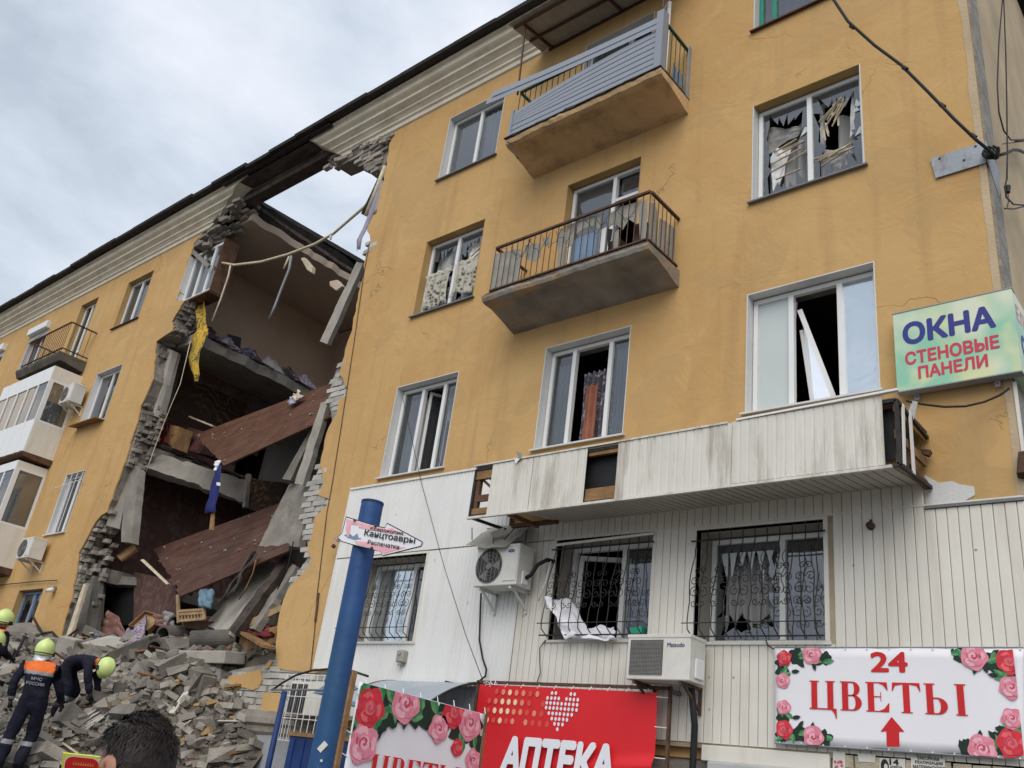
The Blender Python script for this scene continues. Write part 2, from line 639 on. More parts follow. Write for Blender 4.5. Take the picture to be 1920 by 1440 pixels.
M['slab_ochre'] = simple("ochre_balcony_soffit", (0.54, 0.36, 0.19), 0.92, 0.10, 1.5, (0.25, 0.18, 0.11), 0.95, 2.4, None, 0.3, 25)
M['cornice'] = simple("cream_cornice", (0.60, 0.545, 0.43), 0.88, 0.08, 3, (0.33, 0.28, 0.205), 0.65, 1.3, (0.9, 2, 2), 0.2, 30)
M['roof'] = simple("tarred_roof_edge", (0.030, 0.025, 0.023), 0.8, 0.3, 6, None, 0, bump_s=0.5, bump_scale=25)
M['roof_wood'] = simple("charred_roof_wood", (0.060, 0.046, 0.038), 0.9, 0.35, 4, (0.14, 0.115, 0.095), 0.7, 2.0, (0.6, 3, 3), 0.4, 18)
M['clad'] = simple("white_cladding", (0.67, 0.645, 0.58), 0.45, 0.04, 1.5, (0.42, 0.36, 0.26), 0.40, 0.9, (6, 6, 0.5), 0.03, 12)
M['clad_sheet'] = simple("white_ribbed_sheet", (0.70, 0.70, 0.68), 0.45, 0.03, 1.5, (0.50, 0.46, 0.38), 0.35, 0.9, (6, 6, 0.5), 0.03, 12)
M['clad_dirt'] = simple("groove_dirt", (0.34, 0.28, 0.20), 0.9, 0.2, 3)
M['fascia'] = simple("stained_fascia", (0.62, 0.60, 0.54), 0.55, 0.05, 1.5, (0.26, 0.215, 0.155), 0.95, 1.1, (4.5, 4.5, 0.6), 0.05, 12)
M['soffit'] = simple("soffit_plank", (0.44, 0.42, 0.37), 0.5, 0.06, 2.0, (0.26, 0.22, 0.16), 0.4, 1.2)
M['frame_white'] = simple("white_window_plastic", (0.72, 0.725, 0.72), 0.35, 0.03, 3, (0.5, 0.48, 0.43), 0.25, 3, None, 0.0)
M['lining_white'] = simple("white_reveal_lining", (0.60, 0.605, 0.60), 0.6, 0.06, 2, (0.42, 0.40, 0.36), 0.4, 2)
M['lining_ochre'] = simple("ochre_reveal", (0.42, 0.27, 0.11), 0.9, 0.15, 2, (0.26, 0.20, 0.13), 0.5, 2)
M['frame_green'] = simple("green_painted_frame", (0.015, 0.22, 0.155), 0.5, 0.1, 3, bump_s=0.05)
M['green_rail'] = simple("green_rail_paint", (0.018, 0.075, 0.055), 0.55, 0.2, 6, (0.12, 0.07, 0.04), 0.4, 8)
M['rust'] = simple("rusty_iron", (0.085, 0.05, 0.035), 0.85, 0.3, 10, (0.19, 0.095, 0.05), 0.7, 7, None, 0.3, 60)
M['dark_iron'] = simple("dark_iron", (0.026, 0.024, 0.023), 0.6, 0.3, 10, (0.07, 0.05, 0.04), 0.4, 9)
M['brown_paint'] = simple("brown_painted_steel", (0.075, 0.032, 0.024), 0.55, 0.2, 6)
M['siding'] = simple("blue_grey_siding", (0.245, 0.27, 0.315), 0.4, 0.04, 2, (0.19, 0.20, 0.225), 0.3, 2, None, 0.02)
M['grey_plastic'] = simple("grey_plastic", (0.16, 0.165, 0.17), 0.5, 0.1, 3)
M['canopy_sheet'] = simple("canopy_sheet", (0.33, 0.31, 0.27), 0.7, 0.1, 2, (0.20, 0.175, 0.14), 0.5, 2)
M['ac_white'] = simple("conditioner_white", (0.62, 0.61, 0.565), 0.45, 0.04, 3, (0.42, 0.38, 0.30), 0.45, 4, None, 0.02)
M['ac_dark'] = simple("conditioner_fins", (0.035, 0.035, 0.034), 0.6, 0.3, 20)
M['ac_grey'] = simple("conditioner_grille", (0.20, 0.195, 0.185), 0.6, 0.1, 6)
M['wood'] = simple("old_plank", (0.24, 0.135, 0.060), 0.85, 0.25, 4, (0.11, 0.065, 0.035), 0.6, 2, (0.5, 3, 3), 0.3, 30)
M['wood_light'] = simple("raw_wood", (0.33, 0.225, 0.12), 0.8, 0.2, 5, (0.25, 0.175, 0.10), 0.5, 3)
M['wood_brown'] = simple("brown_beam", (0.105, 0.055, 0.032), 0.85, 0.3, 4, (0.05, 0.03, 0.02), 0.6, 3)
M['lath'] = simple("pale_lath", (0.55, 0.47, 0.34), 0.85, 0.15, 8)
M['floor_paint'] = simple("brown_floor_paint", (0.100, 0.046, 0.028), 0.6, 0.18, 3.0, (0.15, 0.095, 0.07), 0.6, 1.6, (0.5, 2.5, 2.5), 0.12, 20, spec=0.1)
M['floor_dusty'] = simple("dusty_floor_paint", (0.088, 0.045, 0.033), 0.65, 0.18, 3.0, (0.13, 0.088, 0.07), 0.7, 1.6, (0.5, 2.5, 2.5), 0.12, 20, spec=0.1)
M['room_brown'] = simple("brown_wallpaper", (0.52, 0.385, 0.28), 0.95, 0.06, 1.0, (0.40, 0.29, 0.21), 0.6, 0.8)
M['room_ceiling'] = simple("dusty_ceiling", (0.52, 0.42, 0.33), 0.95, 0.08, 1.2, (0.36, 0.28, 0.22), 0.6, 1.2)
M['room_maroon'] = patterned("maroon_wallpaper", [(0.10, 0.055, 0.048), (0.11, 0.062, 0.054), (0.14, 0.088, 0.076)], 3.0)
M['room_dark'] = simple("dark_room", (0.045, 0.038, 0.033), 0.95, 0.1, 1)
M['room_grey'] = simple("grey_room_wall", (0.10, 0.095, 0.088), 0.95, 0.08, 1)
M['carpet'] = carpet_material()
M['black'] = simple("black_rubber_and_shade", (0.014, 0.014, 0.015), 0.6, 0.2, 8)
M['glass'] = glass_material("window_glass")
M['glass_dusty'] = glass_material("dusty_glass", (0.7, 0.74, 0.75), 0.07)
M['glass_net'] = glass_material("netted_glass", (0.25, 0.26, 0.27), 0.10)
M['film'] = film_material("reflective_film", (0.62, 0.68, 0.72), 0.10)
M['film_white'] = simple("milky_film", (0.50, 0.55, 0.54), 0.25, 0.04, 1.0, bump_s=0.05, bump_scale=3, spec=0.5)
M['curtain_white'] = simple("white_curtain", (0.70, 0.70, 0.70), 0.9, 0.05, 2)
M['curtain_grey'] = simple("grey_curtain", (0.33, 0.33, 0.335), 0.9, 0.1, 2)
M['curtain_dark'] = patterned("flowered_dark_curtain", [(0.10, 0.09, 0.115), (0.11, 0.10, 0.125), (0.14, 0.13, 0.16), (0.36, 0.35, 0.40)], 9.0)
M['curtain_orange'] = simple("orange_curtain", (0.30, 0.12, 0.075), 0.9, 0.15, 4)
M['curtain_red'] = simple("crimson_curtain", (0.12, 0.014, 0.02), 0.9, 0.2, 4)
M['lace'] = lace_material()
M['cloth_yellow'] = patterned("yellow_cloth", [(0.40, 0.25, 0.03), (0.50, 0.33, 0.05), (0.46, 0.30, 0.05), (0.15, 0.11, 0.05)], 5)
M['cloth_blue'] = simple("navy_blue_jacket", (0.014, 0.020, 0.125), 0.8, 0.25, 4)
M['cloth_lilac'] = simple("lilac_cloth", (0.33, 0.31, 0.40), 0.9, 0.1, 3)
M['cloth_grey'] = simple("grey_cloth", (0.28, 0.27, 0.26), 0.9, 0.15, 3)
M['cloth_mix'] = patterned("mixed_clothes", [(0.03, 0.03, 0.035), (0.10, 0.035, 0.035), (0.045, 0.06, 0.12), (0.22, 0.20, 0.20)], 4)
M['cloth_quilt'] = patterned("patterned_quilt", [(0.24, 0.10, 0.12), (0.12, 0.16, 0.27), (0.40, 0.37, 0.37), (0.26, 0.16, 0.22)], 8)
M['cloth_pink'] = patterned("faded_pink_blanket", [(0.24, 0.12, 0.10), (0.20, 0.10, 0.085), (0.28, 0.17, 0.14)], 4)
M['cloth_pale_blue'] = simple("pale_blue_bag", (0.13, 0.21, 0.27), 0.8, 0.15, 4)
def pole_material():
    m, nt, N, L, b = nodes_of("chipped_blue_paint")
    vec = coords(nt)
    c = mixcol(nt, noise_fac(nt, vec, 5), (0.004, 0.040, 0.165), (0.008, 0.065, 0.21))
    c = mixcol(nt, noise_fac(nt, vec, 1.4, 5, 0.6, 0.45, 0.7, (1, 1, 0.5)), c, (0.008, 0.065, 0.15))
    ch = noise_fac(nt, vec, 26, 5, 0.7, 0.66, 0.68, (1, 1, 0.6))
    c = mixcol(nt, ch, c, (0.06, 0.045, 0.04))
    c = mixcol(nt, noise_fac(nt, vec, 11, 6, 0.75, 0.68, 0.72, (2, 2, 0.35)), c, (0.13, 0.16, 0.20))
    L.new(c, b.inputs['Base Color'])
    b.inputs['Roughness'].default_value = 0.55
    bump(nt, b, noise_fac(nt, vec, 7, 6, 0.6, 0.2, 0.8), 0.35, 0.01)
    return m
M['blue_paint'] = pole_material()
M['blue_dark'] = simple("dark_blue_paint", (0.010, 0.032, 0.125), 0.55, 0.2, 4)
M['blue_pale'] = simple("pale_blue_metal", (0.17, 0.25, 0.37), 0.5, 0.08, 3)
M['galvanised'] = simple("dull_galvanised", (0.26, 0.28, 0.30), 0.5, 0.08, 2, (0.16, 0.17, 0.18), 0.4, 1.5)
M['awning'] = simple("grey_polycarbonate", (0.32, 0.36, 0.40), 0.40, 0.08, 2, (0.30, 0.29, 0.26), 0.6, 1.2, (0.6, 3, 3), 0.05)
M['red_print'] = simple("red_vinyl", (0.60, 0.016, 0.022), 0.45, 0.05, 1.0, bump_s=0.0)
M['white_print'] = simple("white_vinyl", (0.76, 0.755, 0.79), 0.5, 0.03, 1.0, bump_s=0.06, bump_scale=2.0)
M['red_letter'] = simple("red_ink", (0.55, 0.018, 0.02), 0.5, 0.05, 2, bump_s=0)
M['white_letter'] = simple("white_ink", (0.72, 0.74, 0.78), 0.5, 0.03, 2, bump_s=0)
M['pink'] = simple("pink_ink", (0.70, 0.235, 0.315), 0.5, 0.12, 18, bump_s=0)
M['pink_light'] = simple("light_pink_ink", (0.78, 0.41, 0.47), 0.5, 0.10, 18, bump_s=0)
M['pink_dark'] = simple("deep_pink_ink", (0.50, 0.075, 0.12), 0.5, 0.12, 18, bump_s=0)
M['rose_red'] = simple("rose_red_ink", (0.60, 0.035, 0.055), 0.5, 0.15, 18, bump_s=0)
M['rose_red_light'] = simple("coral_ink", (0.72, 0.13, 0.14), 0.5, 0.12, 18, bump_s=0)
M['leaf_dark'] = simple("dark_leaf_ink", (0.012, 0.030, 0.020), 0.5, 0.2, 20, bump_s=0)
M['leaf_green'] = simple("green_leaf_ink", (0.035, 0.21, 0.075), 0.5, 0.25, 20, bump_s=0)
M['leaf_pale'] = simple("pale_leaf_ink", (0.12, 0.30, 0.13), 0.5, 0.25, 20, bump_s=0)
M['dot_pale'] = simple("cream_ink", (0.80, 0.60, 0.40), 0.5, 0.03, 2, bump_s=0)
M['dot_orange'] = simple("salmon_ink", (0.72, 0.25, 0.15), 0.5, 0.03, 2, bump_s=0)
M['dot_faint'] = simple("faint_red_ink", (0.64, 0.075, 0.06), 0.5, 0.03, 2, bump_s=0)
M['ink_blue'] = simple("navy_ink", (0.030, 0.038, 0.22), 0.5, 0.05, 2, bump_s=0)
M['ink_raspberry'] = simple("raspberry_ink", (0.52, 0.045, 0.085), 0.5, 0.05, 2, bump_s=0)
M['ink_black'] = simple("black_ink", (0.02, 0.02, 0.02), 0.6, 0.05, 2, bump_s=0)
M['paper'] = simple("notice_paper", (0.60, 0.58, 0.53), 0.9, 0.08, 4)
M['tile'] = simple("stone_veneer", (0.40, 0.355, 0.26), 0.85, 0.2, 3, (0.23, 0.20, 0.14), 0.7, 4, None, 0.5, 20)
M['shutter'] = simple("roller_shutter", (0.42, 0.435, 0.42), 0.5, 0.05, 2, (0.26, 0.25, 0.23), 0.5, 1.5)
M['plinth'] = simple("grey_blue_plinth", (0.30, 0.31, 0.33), 0.9, 0.08, 1.5, (0.20, 0.18, 0.15), 0.8, 1.2, None, 0.3, 20)
M['ledge'] = simple("ledge_render", (0.23, 0.205, 0.175), 0.92, 0.2, 2.0, (0.42, 0.36, 0.28), 0.7, 1.5, None, 0.4, 20)
M['asphalt'] = simple("dusty_asphalt", (0.13, 0.125, 0.115), 0.95, 0.2, 1.5, (0.20, 0.185, 0.16), 0.6, 0.7, None, 0.4, 60)
M['dust'] = simple("rubble_dust", (0.135, 0.113, 0.09), 0.98, 0.25, 2.0, (0.085, 0.075, 0.065), 0.8, 1.3, None, 0.8, 14)
M['chunk_pale'] = simple("pale_plaster_chunk", (0.40, 0.362, 0.30), 0.95, 0.25, 2.0)
M['navy_cloth'] = simple("navy_uniform", (0.012, 0.013, 0.024), 0.85, 0.3, 5, (0.030, 0.030, 0.036), 0.6, 2.5, None, 0.35, 22, spec=0.15)
M['orange_cloth'] = simple("orange_yoke", (0.78, 0.17, 0.035), 0.75, 0.1, 5)
M['reflective'] = simple("reflective_tape", (0.22, 0.23, 0.25), 0.4, 0.1, 8)
M['helmet'] = simple("lime_helmet", (0.58, 0.70, 0.26), 0.35, 0.05, 5, bump_s=0.0, spec=0.5)
M['silver'] = simple("silver_neck_flap", (0.62, 0.64, 0.68), 0.35, 0.15, 12, metal=0.5, bump_s=0.4, bump_scale=18)
M['skin'] = simple("skin", (0.36, 0.18, 0.115), 0.55, 0.08, 20, bump_s=0.05, spec=0.4)
M['hair'] = simple("dark_brown_hair", (0.017, 0.011, 0.008), 0.5, 0.35, 30, bump_s=0.0, spec=0.35)
M['shirt'] = simple("dark_shirt", (0.03, 0.03, 0.035), 0.9, 0.1, 5)
M['lime_board'] = simple("lime_board", (0.62, 0.64, 0.09), 0.5, 0.04, 2, bump_s=0)
M['cream_ink'] = simple("pale_border_ink", (0.72, 0.66, 0.42), 0.5, 0.03, 2, bump_s=0)
M['amber_ink'] = simple("amber_ink", (0.65, 0.28, 0.05), 0.5, 0.15, 30, bump_s=0)
M['houseplant'] = simple("houseplant_leaf", (0.03, 0.075, 0.02), 0.6, 0.4, 20)
M['plank_pale'] = simple("pale_pvc_strip", (0.50, 0.485, 0.43), 0.6, 0.1, 4, (0.30, 0.27, 0.22), 0.5, 3)
M['fibre'] = simple("torn_fibre_sheet", (0.30, 0.295, 0.26), 0.85, 0.12, 4, (0.18, 0.165, 0.14), 0.6, 3)
M['sign_rust'] = simple("rusty_enamel_plate", (0.33, 0.36, 0.40), 0.6, 0.06, 3, (0.20, 0.105, 0.05), 1.0, 5.5, (1.2, 1, 0.5), 0.2, 20)
M['wardrobe'] = simple("dark_red_wardrobe", (0.055, 0.016, 0.014), 0.6, 0.2, 4)
for key, col in (('r_grey', (0.175, 0.160, 0.140)), ('r_brick', (0.245, 0.223, 0.193)), ('r_pale', (0.30, 0.275, 0.235)), ('r_dark', (0.105, 0.095, 0.082))):
    M[key] = simple("rubble_" + key[2:], col, 0.96, 0.22, 3.0, [c * 0.55 for c in col], 0.6, 2.0, None, 0.5, 30)
M['teal'] = simple("teal_plastic", (0.03, 0.30, 0.20), 0.5, 0.1, 3)

# ------------------------------------------------------------------ ground
as_structure(MB().poly([(-300, -300, 0), (300, -300, 0), (300, 300, 0), (-300, 300, 0)]).build("ground", M['asphalt']))

# ------------------------------------------------------------------ the house
XL, XR = -46.0, -1.74
HEAD2, HEAD3, HEAD4 = 7.67, 10.64, 13.58
SILL2, SILL3, SILL4 = 6.04, 9.05, 12.05
FLOORS = (5.2, 8.2, 11.2)
house = thing("apartment_building", "ochre four storey apartment house with a collapsed bay and white ground floor cladding", "building", (-12, 0, 0))

def xz(pts, y=0.0):
    return [(p.x, p.z) for p in (at(a, b, y) for a, b in pts)]

# torn outline of the plaster, left and right of the collapse, from top to bottom
LEFT_EDGE = [(-20.22, 14.1), (-20.35, 13.95)] + xz([(363, 457), (353, 487), (330, 565), (347, 563), (336, 580), (322, 603), (323, 620), (309, 629), (293, 640),
             (290, 660), (287, 710), (275, 738), (263, 763), (257, 793), (250, 812), (242, 840), (237, 857), (222, 900), (200, 960), (190, 966), (180, 977), (165, 1005), (147, 1037),
             (144, 1060), (140, 1087), (133, 1127), (122, 1160), (113, 1197)]) + [(-20.9, 2.9)]
RIGHT_EDGE = [(-12.87, 14.1)] + xz([(732, 263), (729, 285), (722, 320), (712, 360), (703, 397), (696, 412), (688, 433), (693, 440), (695, 455), (690, 467), (682, 497), (671, 560), (660, 620),
             (653, 637), (647, 655), (641, 680), (636, 702), (650, 726), (648, 742), (634, 752), (632, 775), (612, 812), (600, 872), (604, 887), (605, 915), (595, 927), (620, 937), (602, 958),
             (590, 970), (585, 1005), (577, 1020), (577, 1037), (585, 1050), (570, 1072), (552, 1090), (540, 1105), (531, 1125), (524, 1150), (520, 1173), (517, 1205), (519, 1238),
             (521, 1252), (540, 1257), (560, 1259), (586, 1262)]) + [(-11.2, 2.98)]

def roughen(line, seed, step=0.13, amp=0.035):
    out_ = [line[0]]
    for (x0, z0), (x1, z1) in zip(line, line[1:]):
        n_ = max(1, int(math.hypot(x1 - x0, z1 - z0) / step))
        for k_ in range(1, n_ + 1):
            t_ = k_ / n_
            x_, z_ = x0 + (x1 - x0) * t_, z0 + (z1 - z0) * t_
            out_.append((x_ + amp * noise.noise((x_ * 6, z_ * 6, seed)) * 2, z_) if k_ < n_ else (x_, z_))
    return out_
RIGHT_RAW = list(RIGHT_EDGE)
LEFT_EDGE, RIGHT_EDGE = roughen(LEFT_EDGE, 1.5), roughen(RIGHT_EDGE, 4.5)
OPENINGS = {
    'a4': (-11.05, -9.58, SILL4, HEAD4), 'b4': (-7.74, -6.33, 11.25, HEAD4 + 0.06), 'c4': (-4.55, -3.05, SILL4 + 0.1, HEAD4),
    'a3': (-11.02, -9.56, SILL3, HEAD3), 'b3': (-7.77, -6.36, 8.3, HEAD3), 'c3': (-4.54, -3.05, SILL3 + 0.03, HEAD3 + 0.08),
    'a2': (-11.05, -9.59, SILL2 - 0.01, HEAD2), 'b2': (-7.81, -6.31, SILL2 + 0.01, HEAD2), 'c2': (-4.58, -3.0, SILL2, HEAD2),
    'd4': (-23.95, -22.5, SILL4, HEAD4), 'e4': (-26.9, -25.78, 11.25, HEAD4 + 0.06), 'g4': (-30.4, -29.0, SILL4, HEAD4), 'h4': (-33.9, -32.5, SILL4, HEAD4),
    'd3': (-23.9, -22.45, SILL3, HEAD3), 'd2': (-23.6, -22.5, SILL2 + 0.03, HEAD2), 'd1': (-24.0, -22.6, 3.3, 4.7),
    'h3': (-33.9, -32.5, SILL3, HEAD3),
}
GROUND_OPENINGS = {'a1': (-11.0, -9.52, 3.39, 4.65), 'b1': (-7.12, -5.68, 3.40, 4.66), 'c1': (-5.10, -3.62, 3.37, 4.62)}
def hole_of(k):
    o = OPENINGS.get(k) or GROUND_OPENINGS[k]
    return rect(*o)
left_keys = [k for k in OPENINGS if OPENINGS[k][0] < -21]
right_keys = [k for k in OPENINGS if OPENINGS[k][0] > -12]

# plaster skins
outer_l = [(XL, 2.0)] + [(-20.9, 2.0)] + LEFT_EDGE[::-1] + [(XL, 14.1)]
holed(outer_l, [hole_of(k) for k in left_keys], 0.0, 0.03).build("plaster_wall", M['plaster'], house)
outer_r = RIGHT_EDGE + [(-11.2, 2.2), (XR, 2.2), (XR, 14.1)]
outer_r = outer_r[::-1]
holed(outer_r, [hole_of(k) for k in right_keys] + [hole_of(k) for k in GROUND_OPENINGS], 0.0, 0.03).build("plaster_wall", M['plaster'], house)

# brick core behind the plaster
def jag(line, amount, seed):
    r = random.Random(seed)
    return [(x + r.uniform(-amount, amount), z) for x, z in line]
core_left = jag([(x - 0.02, z) for x, z in LEFT_EDGE], 0.02, 3)
core_l = [(XL, 2.0), (-20.9, 2.0)] + core_left[::-1] + [(XL, 14.6)]
core_l[-2] = (core_l[-2][0], 14.6)
holed(core_l, [hole_of(k) for k in left_keys], 0.03, 0.46).build("brick_core", M['mortar'], house)
CORE_R = [(-12.84, 14.6)] + [(x + 0.05, z) for x, z in RIGHT_RAW[1:14]] + xz([(640, 676), (628, 694), (620, 715), (613, 745), (618, 770), (622, 800), (605, 860), (592, 884), (580, 915), (570, 940), (570, 970), (572, 1005), (577, 1042),
         (550, 1080), (537, 1102), (527, 1130), (520, 1173), (517, 1205), (520, 1240)]) + [(-14.0, 2.95), (-14.0, 2.0)]
core_r = (CORE_R + [(XR + 0.02, 2.0), (XR + 0.02, 14.6)])[::-1]
holed(core_r, [hole_of(k) for k in right_keys] + [hole_of(k) for k in GROUND_OPENINGS], 0.03, 0.46).build("brick_core", M['mortar_light'], house)
# foot of the wall that still stands under the collapse
low = [(XL, 0.0), (XR, 0.0), (XR, 2.0), (XL, 2.0)]
holed(low, [], 0.05, 0.46).build("basement_wall", M['plinth'], house)
rl = random.Random(5)
stub = [(-20.95, 2.0), (-14.0, 2.0)] + [(-14.0 - 0.5 * i, 2.75 - 0.05 * i + rl.uniform(-0.12, 0.12)) for i in range(14)]
holed(stub, [], 0.03, 0.46).build("brick_core", M['mortar'], house)
MB().box(-16.5, -11.0, -0.02, 0.05, 0.0, 2.02).build("plinth", M['plinth'], house)
# moulded ledge above the plinth
prof = [(0.03, 2.36), (-0.05, 2.34), (-0.10, 2.24), (-0.11, 2.16), (-0.06, 2.12), (-0.06, 2.04), (-0.03, 2.0), (0.03, 2.0)]
mb = MB()
for i in range(26):
    x0, x1 = -16.6 + i * 0.22, -16.6 + (i + 1) * 0.22
    n0, n1 = (noise.noise((x0 * 1.7, 0.3, 0)) * 0.03 for x0 in (x0, x1))
    a = [mb.vert((x0, y + (n0 if y < 0 else 0), z)) for y, z in prof]
    b = [mb.vert((x1, y + (n1 if y < 0 else 0), z)) for y, z in prof]
    for k in range(len(prof) - 1):
        mb.face(a[k], a[k + 1], b[k + 1], b[k])
mb.build("plinth_ledge", M['ledge'], house)

# side wall round the right corner and the rest of the shell
side_open = [(1.0 + 3.0, 5.4, 11.9, 13.6), (4.0, 5.4, 9.05, 10.6)]
holed(rect(0.031, 12.0, 0.0, 14.6), [rect(4.15, 5.5, 12.05, 13.6), rect(4.15, 5.5, 9.05, 10.6)], XR, XR - 0.4, plane='X').build("side_wall", M['plaster_old'], house)
for z0, z1 in ((12.05, 13.6), (9.05, 10.6)):
    f = MB().box(XR - 0.14, XR - 0.06, 4.15, 5.5, z0, z0 + 0.06).box(XR - 0.14, XR - 0.06, 4.15, 5.5, z1 - 0.06, z1).box(XR - 0.14, XR - 0.06, 4.15, 4.21, z0 + 0.06, z1 - 0.06).box(XR - 0.14, XR - 0.06, 5.44, 5.5, z0 + 0.06, z1 - 0.06).box(XR - 0.14, XR - 0.06, 4.8, 4.86, z0 + 0.06, z1 - 0.06).build("window", M['frame_white'], house)
    MB().poly([(XR - 0.1, 4.21, z0 + 0.06), (XR - 0.1, 5.44, z0 + 0.06), (XR - 0.1, 5.44, z1 - 0.06), (XR - 0.1, 4.21, z1 - 0.06)]).build("pane", M['glass'], f, fix=False)
    MB().box(XR - 0.4, XR + 0.06, 4.1, 5.55, z0 - 0.03, z0).build("sill", M['brown_paint'], f)
# torn paint along the corner edge
mb = MB()
rr = random.Random(2)
pts = [(XR - 0.02 - (0.05 + 0.05 * abs(noise.noise((0, 0, z * 1.3)))) , z) for z in [2.3 + 0.2 * i for i in range(59)]]
for (a, z0), (b, z1) in zip(pts, pts[1:]):
    mb.poly([(a, -0.004, z0), (XR, -0.004, z0), (XR, -0.004, z1), (b, -0.004, z1)])
mb.build("worn_corner", M['plaster_old'], house)

# rooms: floors, partitions, rear wall
mb = MB()
for z in FLOORS + (14.02,):
    mb.box(-12.55, XR - 0.42, 0.47, 11.5, z - 0.25, z)
mb.box(-12.55, XR - 0.42, 0.47, 11.5, 2.0, 2.2)
mb.box(-12.55, XR - 0.42, 5.6, 5.75, 2.2, 13.75)
mb.box(-12.55, XR - 0.42, 11.5, 11.9, 2.2, 14.4)
mb.box(-12.75, -12.56, 0.47, 11.5, 2.2, 14.2)
mb.box(-8.9, -8.75, 0.47, 5.6, 2.2, 13.75)
mb.box(-5.6, -5.45, 0.47, 5.6, 2.2, 13.75)
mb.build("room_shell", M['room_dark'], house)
mb = MB()
for z in FLOORS + (14.02,):
    mb.box(XL, -21.5, 0.47, 11.5, z - 0.25, z)
mb.box(XL, -21.5, 0.47, 11.5, 2.0, 2.2)
mb.box(XL, -21.5, 5.6, 5.75, 2.2, 13.75)
mb.box(XL, -21.5, 11.5, 11.9, 2.2, 14.4)
for x in (-24.9, -28.2, -31.6, -35.0):
    mb.box(x, x + 0.15, 0.47, 5.6, 2.2, 13.75)
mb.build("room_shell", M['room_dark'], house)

# cross wall left of the collapse, one storey at a time, with different papers
mb = MB().box(-21.5, -21.3, 0.47, 11.5, 11.2, 14.0)
mb.build("cross_wall", M['room_brown'], house)
holed([(0.47, 8.2), (3.3, 8.2), (3.3, 10.95), (0.47, 10.95)], [], -21.3, -21.5, plane='X').build("cross_wall", M['room_maroon'], house)
holed([(4.2, 8.2), (11.5, 8.2), (11.5, 10.95), (3.3, 10.95), (3.3, 10.3), (4.2, 10.3)], [], -21.3, -21.5, plane='X').build("cross_wall", M['room_grey'], house)
MB().box(-21.5, -21.3, 0.47, 11.5, 5.2, 7.85).build("cross_wall", M['room_maroon'], house)
holed([(0.47, 2.2), (0.8, 2.2), (0.8, 5.0), (1.75, 5.05), (1.75, 2.2), (11.5, 2.2), (11.5, 5.0), (0.47, 5.0)][:], [], -21.3, -21.5, plane='X').build("cross_wall", M['room_maroon'], house)
# rear walls of the broken rooms, up to where the storeys still stand
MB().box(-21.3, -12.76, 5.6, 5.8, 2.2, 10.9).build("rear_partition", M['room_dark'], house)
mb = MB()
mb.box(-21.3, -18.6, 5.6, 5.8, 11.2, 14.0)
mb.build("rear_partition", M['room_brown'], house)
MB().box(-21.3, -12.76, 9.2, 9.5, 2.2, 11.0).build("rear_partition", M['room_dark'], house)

def torn_slab(edge_x, y0, y1, z0, z1, seed, amp=0.12):
    """a floor slab from the cross wall out to a broken edge"""
    r = random.Random(seed)
    n = 34
    ys = [y0 + (y1 - y0) * i / n for i in range(n + 1)]
    ex = [edge_x + noise.noise((y * 2.3, seed, 0)) * amp + r.uniform(-0.03, 0.03) for y in ys]
    mb = MB()
    for i in range(n):
        for za, zb, da, db in ((z0, z1, -0.04, 0.0),):
            p = [(-21.3, ys[i], z0), (ex[i] + da, ys[i], z0), (ex[i + 1] + da, ys[i + 1], z0), (-21.3, ys[i + 1], z0)]
            q = [(-21.3, ys[i], z1), (ex[i] + db, ys[i], z1), (ex[i + 1] + db, ys[i + 1], z1), (-21.3, ys[i + 1], z1)]
            a = [mb.vert(v) for v in p]
            b = [mb.vert(v) for v in q]
            mb.face(*a[::-1]); mb.face(*b); mb.face(a[1], a[2], b[2], b[1])
            if i == 0: mb.face(a[0], a[1], b[1], b[0])
            if i == n - 1: mb.face(a[3], b[3], b[2], a[2])
    return mb
torn_slab(-18.45, 0.3, 5.55, 14.0, 14.18, 1, 0.10).build("attic_slab", M['room_ceiling'], house)
torn_slab(-19.85, 0.47, 5.55, 10.9, 11.16, 2).build("floor_slab", M['concrete'], house)
torn_slab(-19.98, 0.5, 5.5, 11.16, 11.20, 7, 0.2).build("floor_covering", M['floor_dusty'], house)
torn_slab(-20.35, 0.47, 5.55, 7.86, 8.16, 3).build("floor_slab", M['concrete'], house)
torn_slab(-20.5, 0.5, 5.5, 8.16, 8.2, 8, 0.2).build("floor_covering", M['floor_dusty'], house)
torn_slab(-20.7, 0.47, 5.55, 4.9, 5.2, 4).build("floor_slab", M['concrete'], house)

# ------------------------------------------------------------------ cornice with its mouldings
CORN = [(0.0, 14.04), (-0.035, 14.06), (-0.035, 14.16), (-0.075, 14.19), (-0.075, 14.24), (-0.12, 14.29), (-0.16, 14.32), (-0.16, 14.37), (-0.225, 14.42), (-0.27, 14.45), (-0.27, 14.52),
        (-0.34, 14.57), (-0.37, 14.60), (-0.37, 14.73), (-0.42, 14.75), (-0.42, 14.79), (0.0, 14.79)]
def cornice(x0, x1, end0=None, end1=None):
    mb = MB()
    n = max(2, int((x1 - x0) / 1.5))
    rows = []
    for i in range(n + 1):
        x = x0 + (x1 - x0) * i / n
        row = []
        for y, z in CORN:
            dx = 0.0
            if i == 0 and end0: dx = end0(y, z)
            if i == n and end1: dx = end1(y, z)
            row.append(mb.vert((x + dx, y, z)))
        rows.append(row)
    for a, b in zip(rows, rows[1:]):
        for k in range(len(CORN) - 1):
            mb.face(a[k], a[k + 1], b[k + 1], b[k])
    mb.face(*rows[0][::-1]); mb.face(*rows[-1])
    return mb
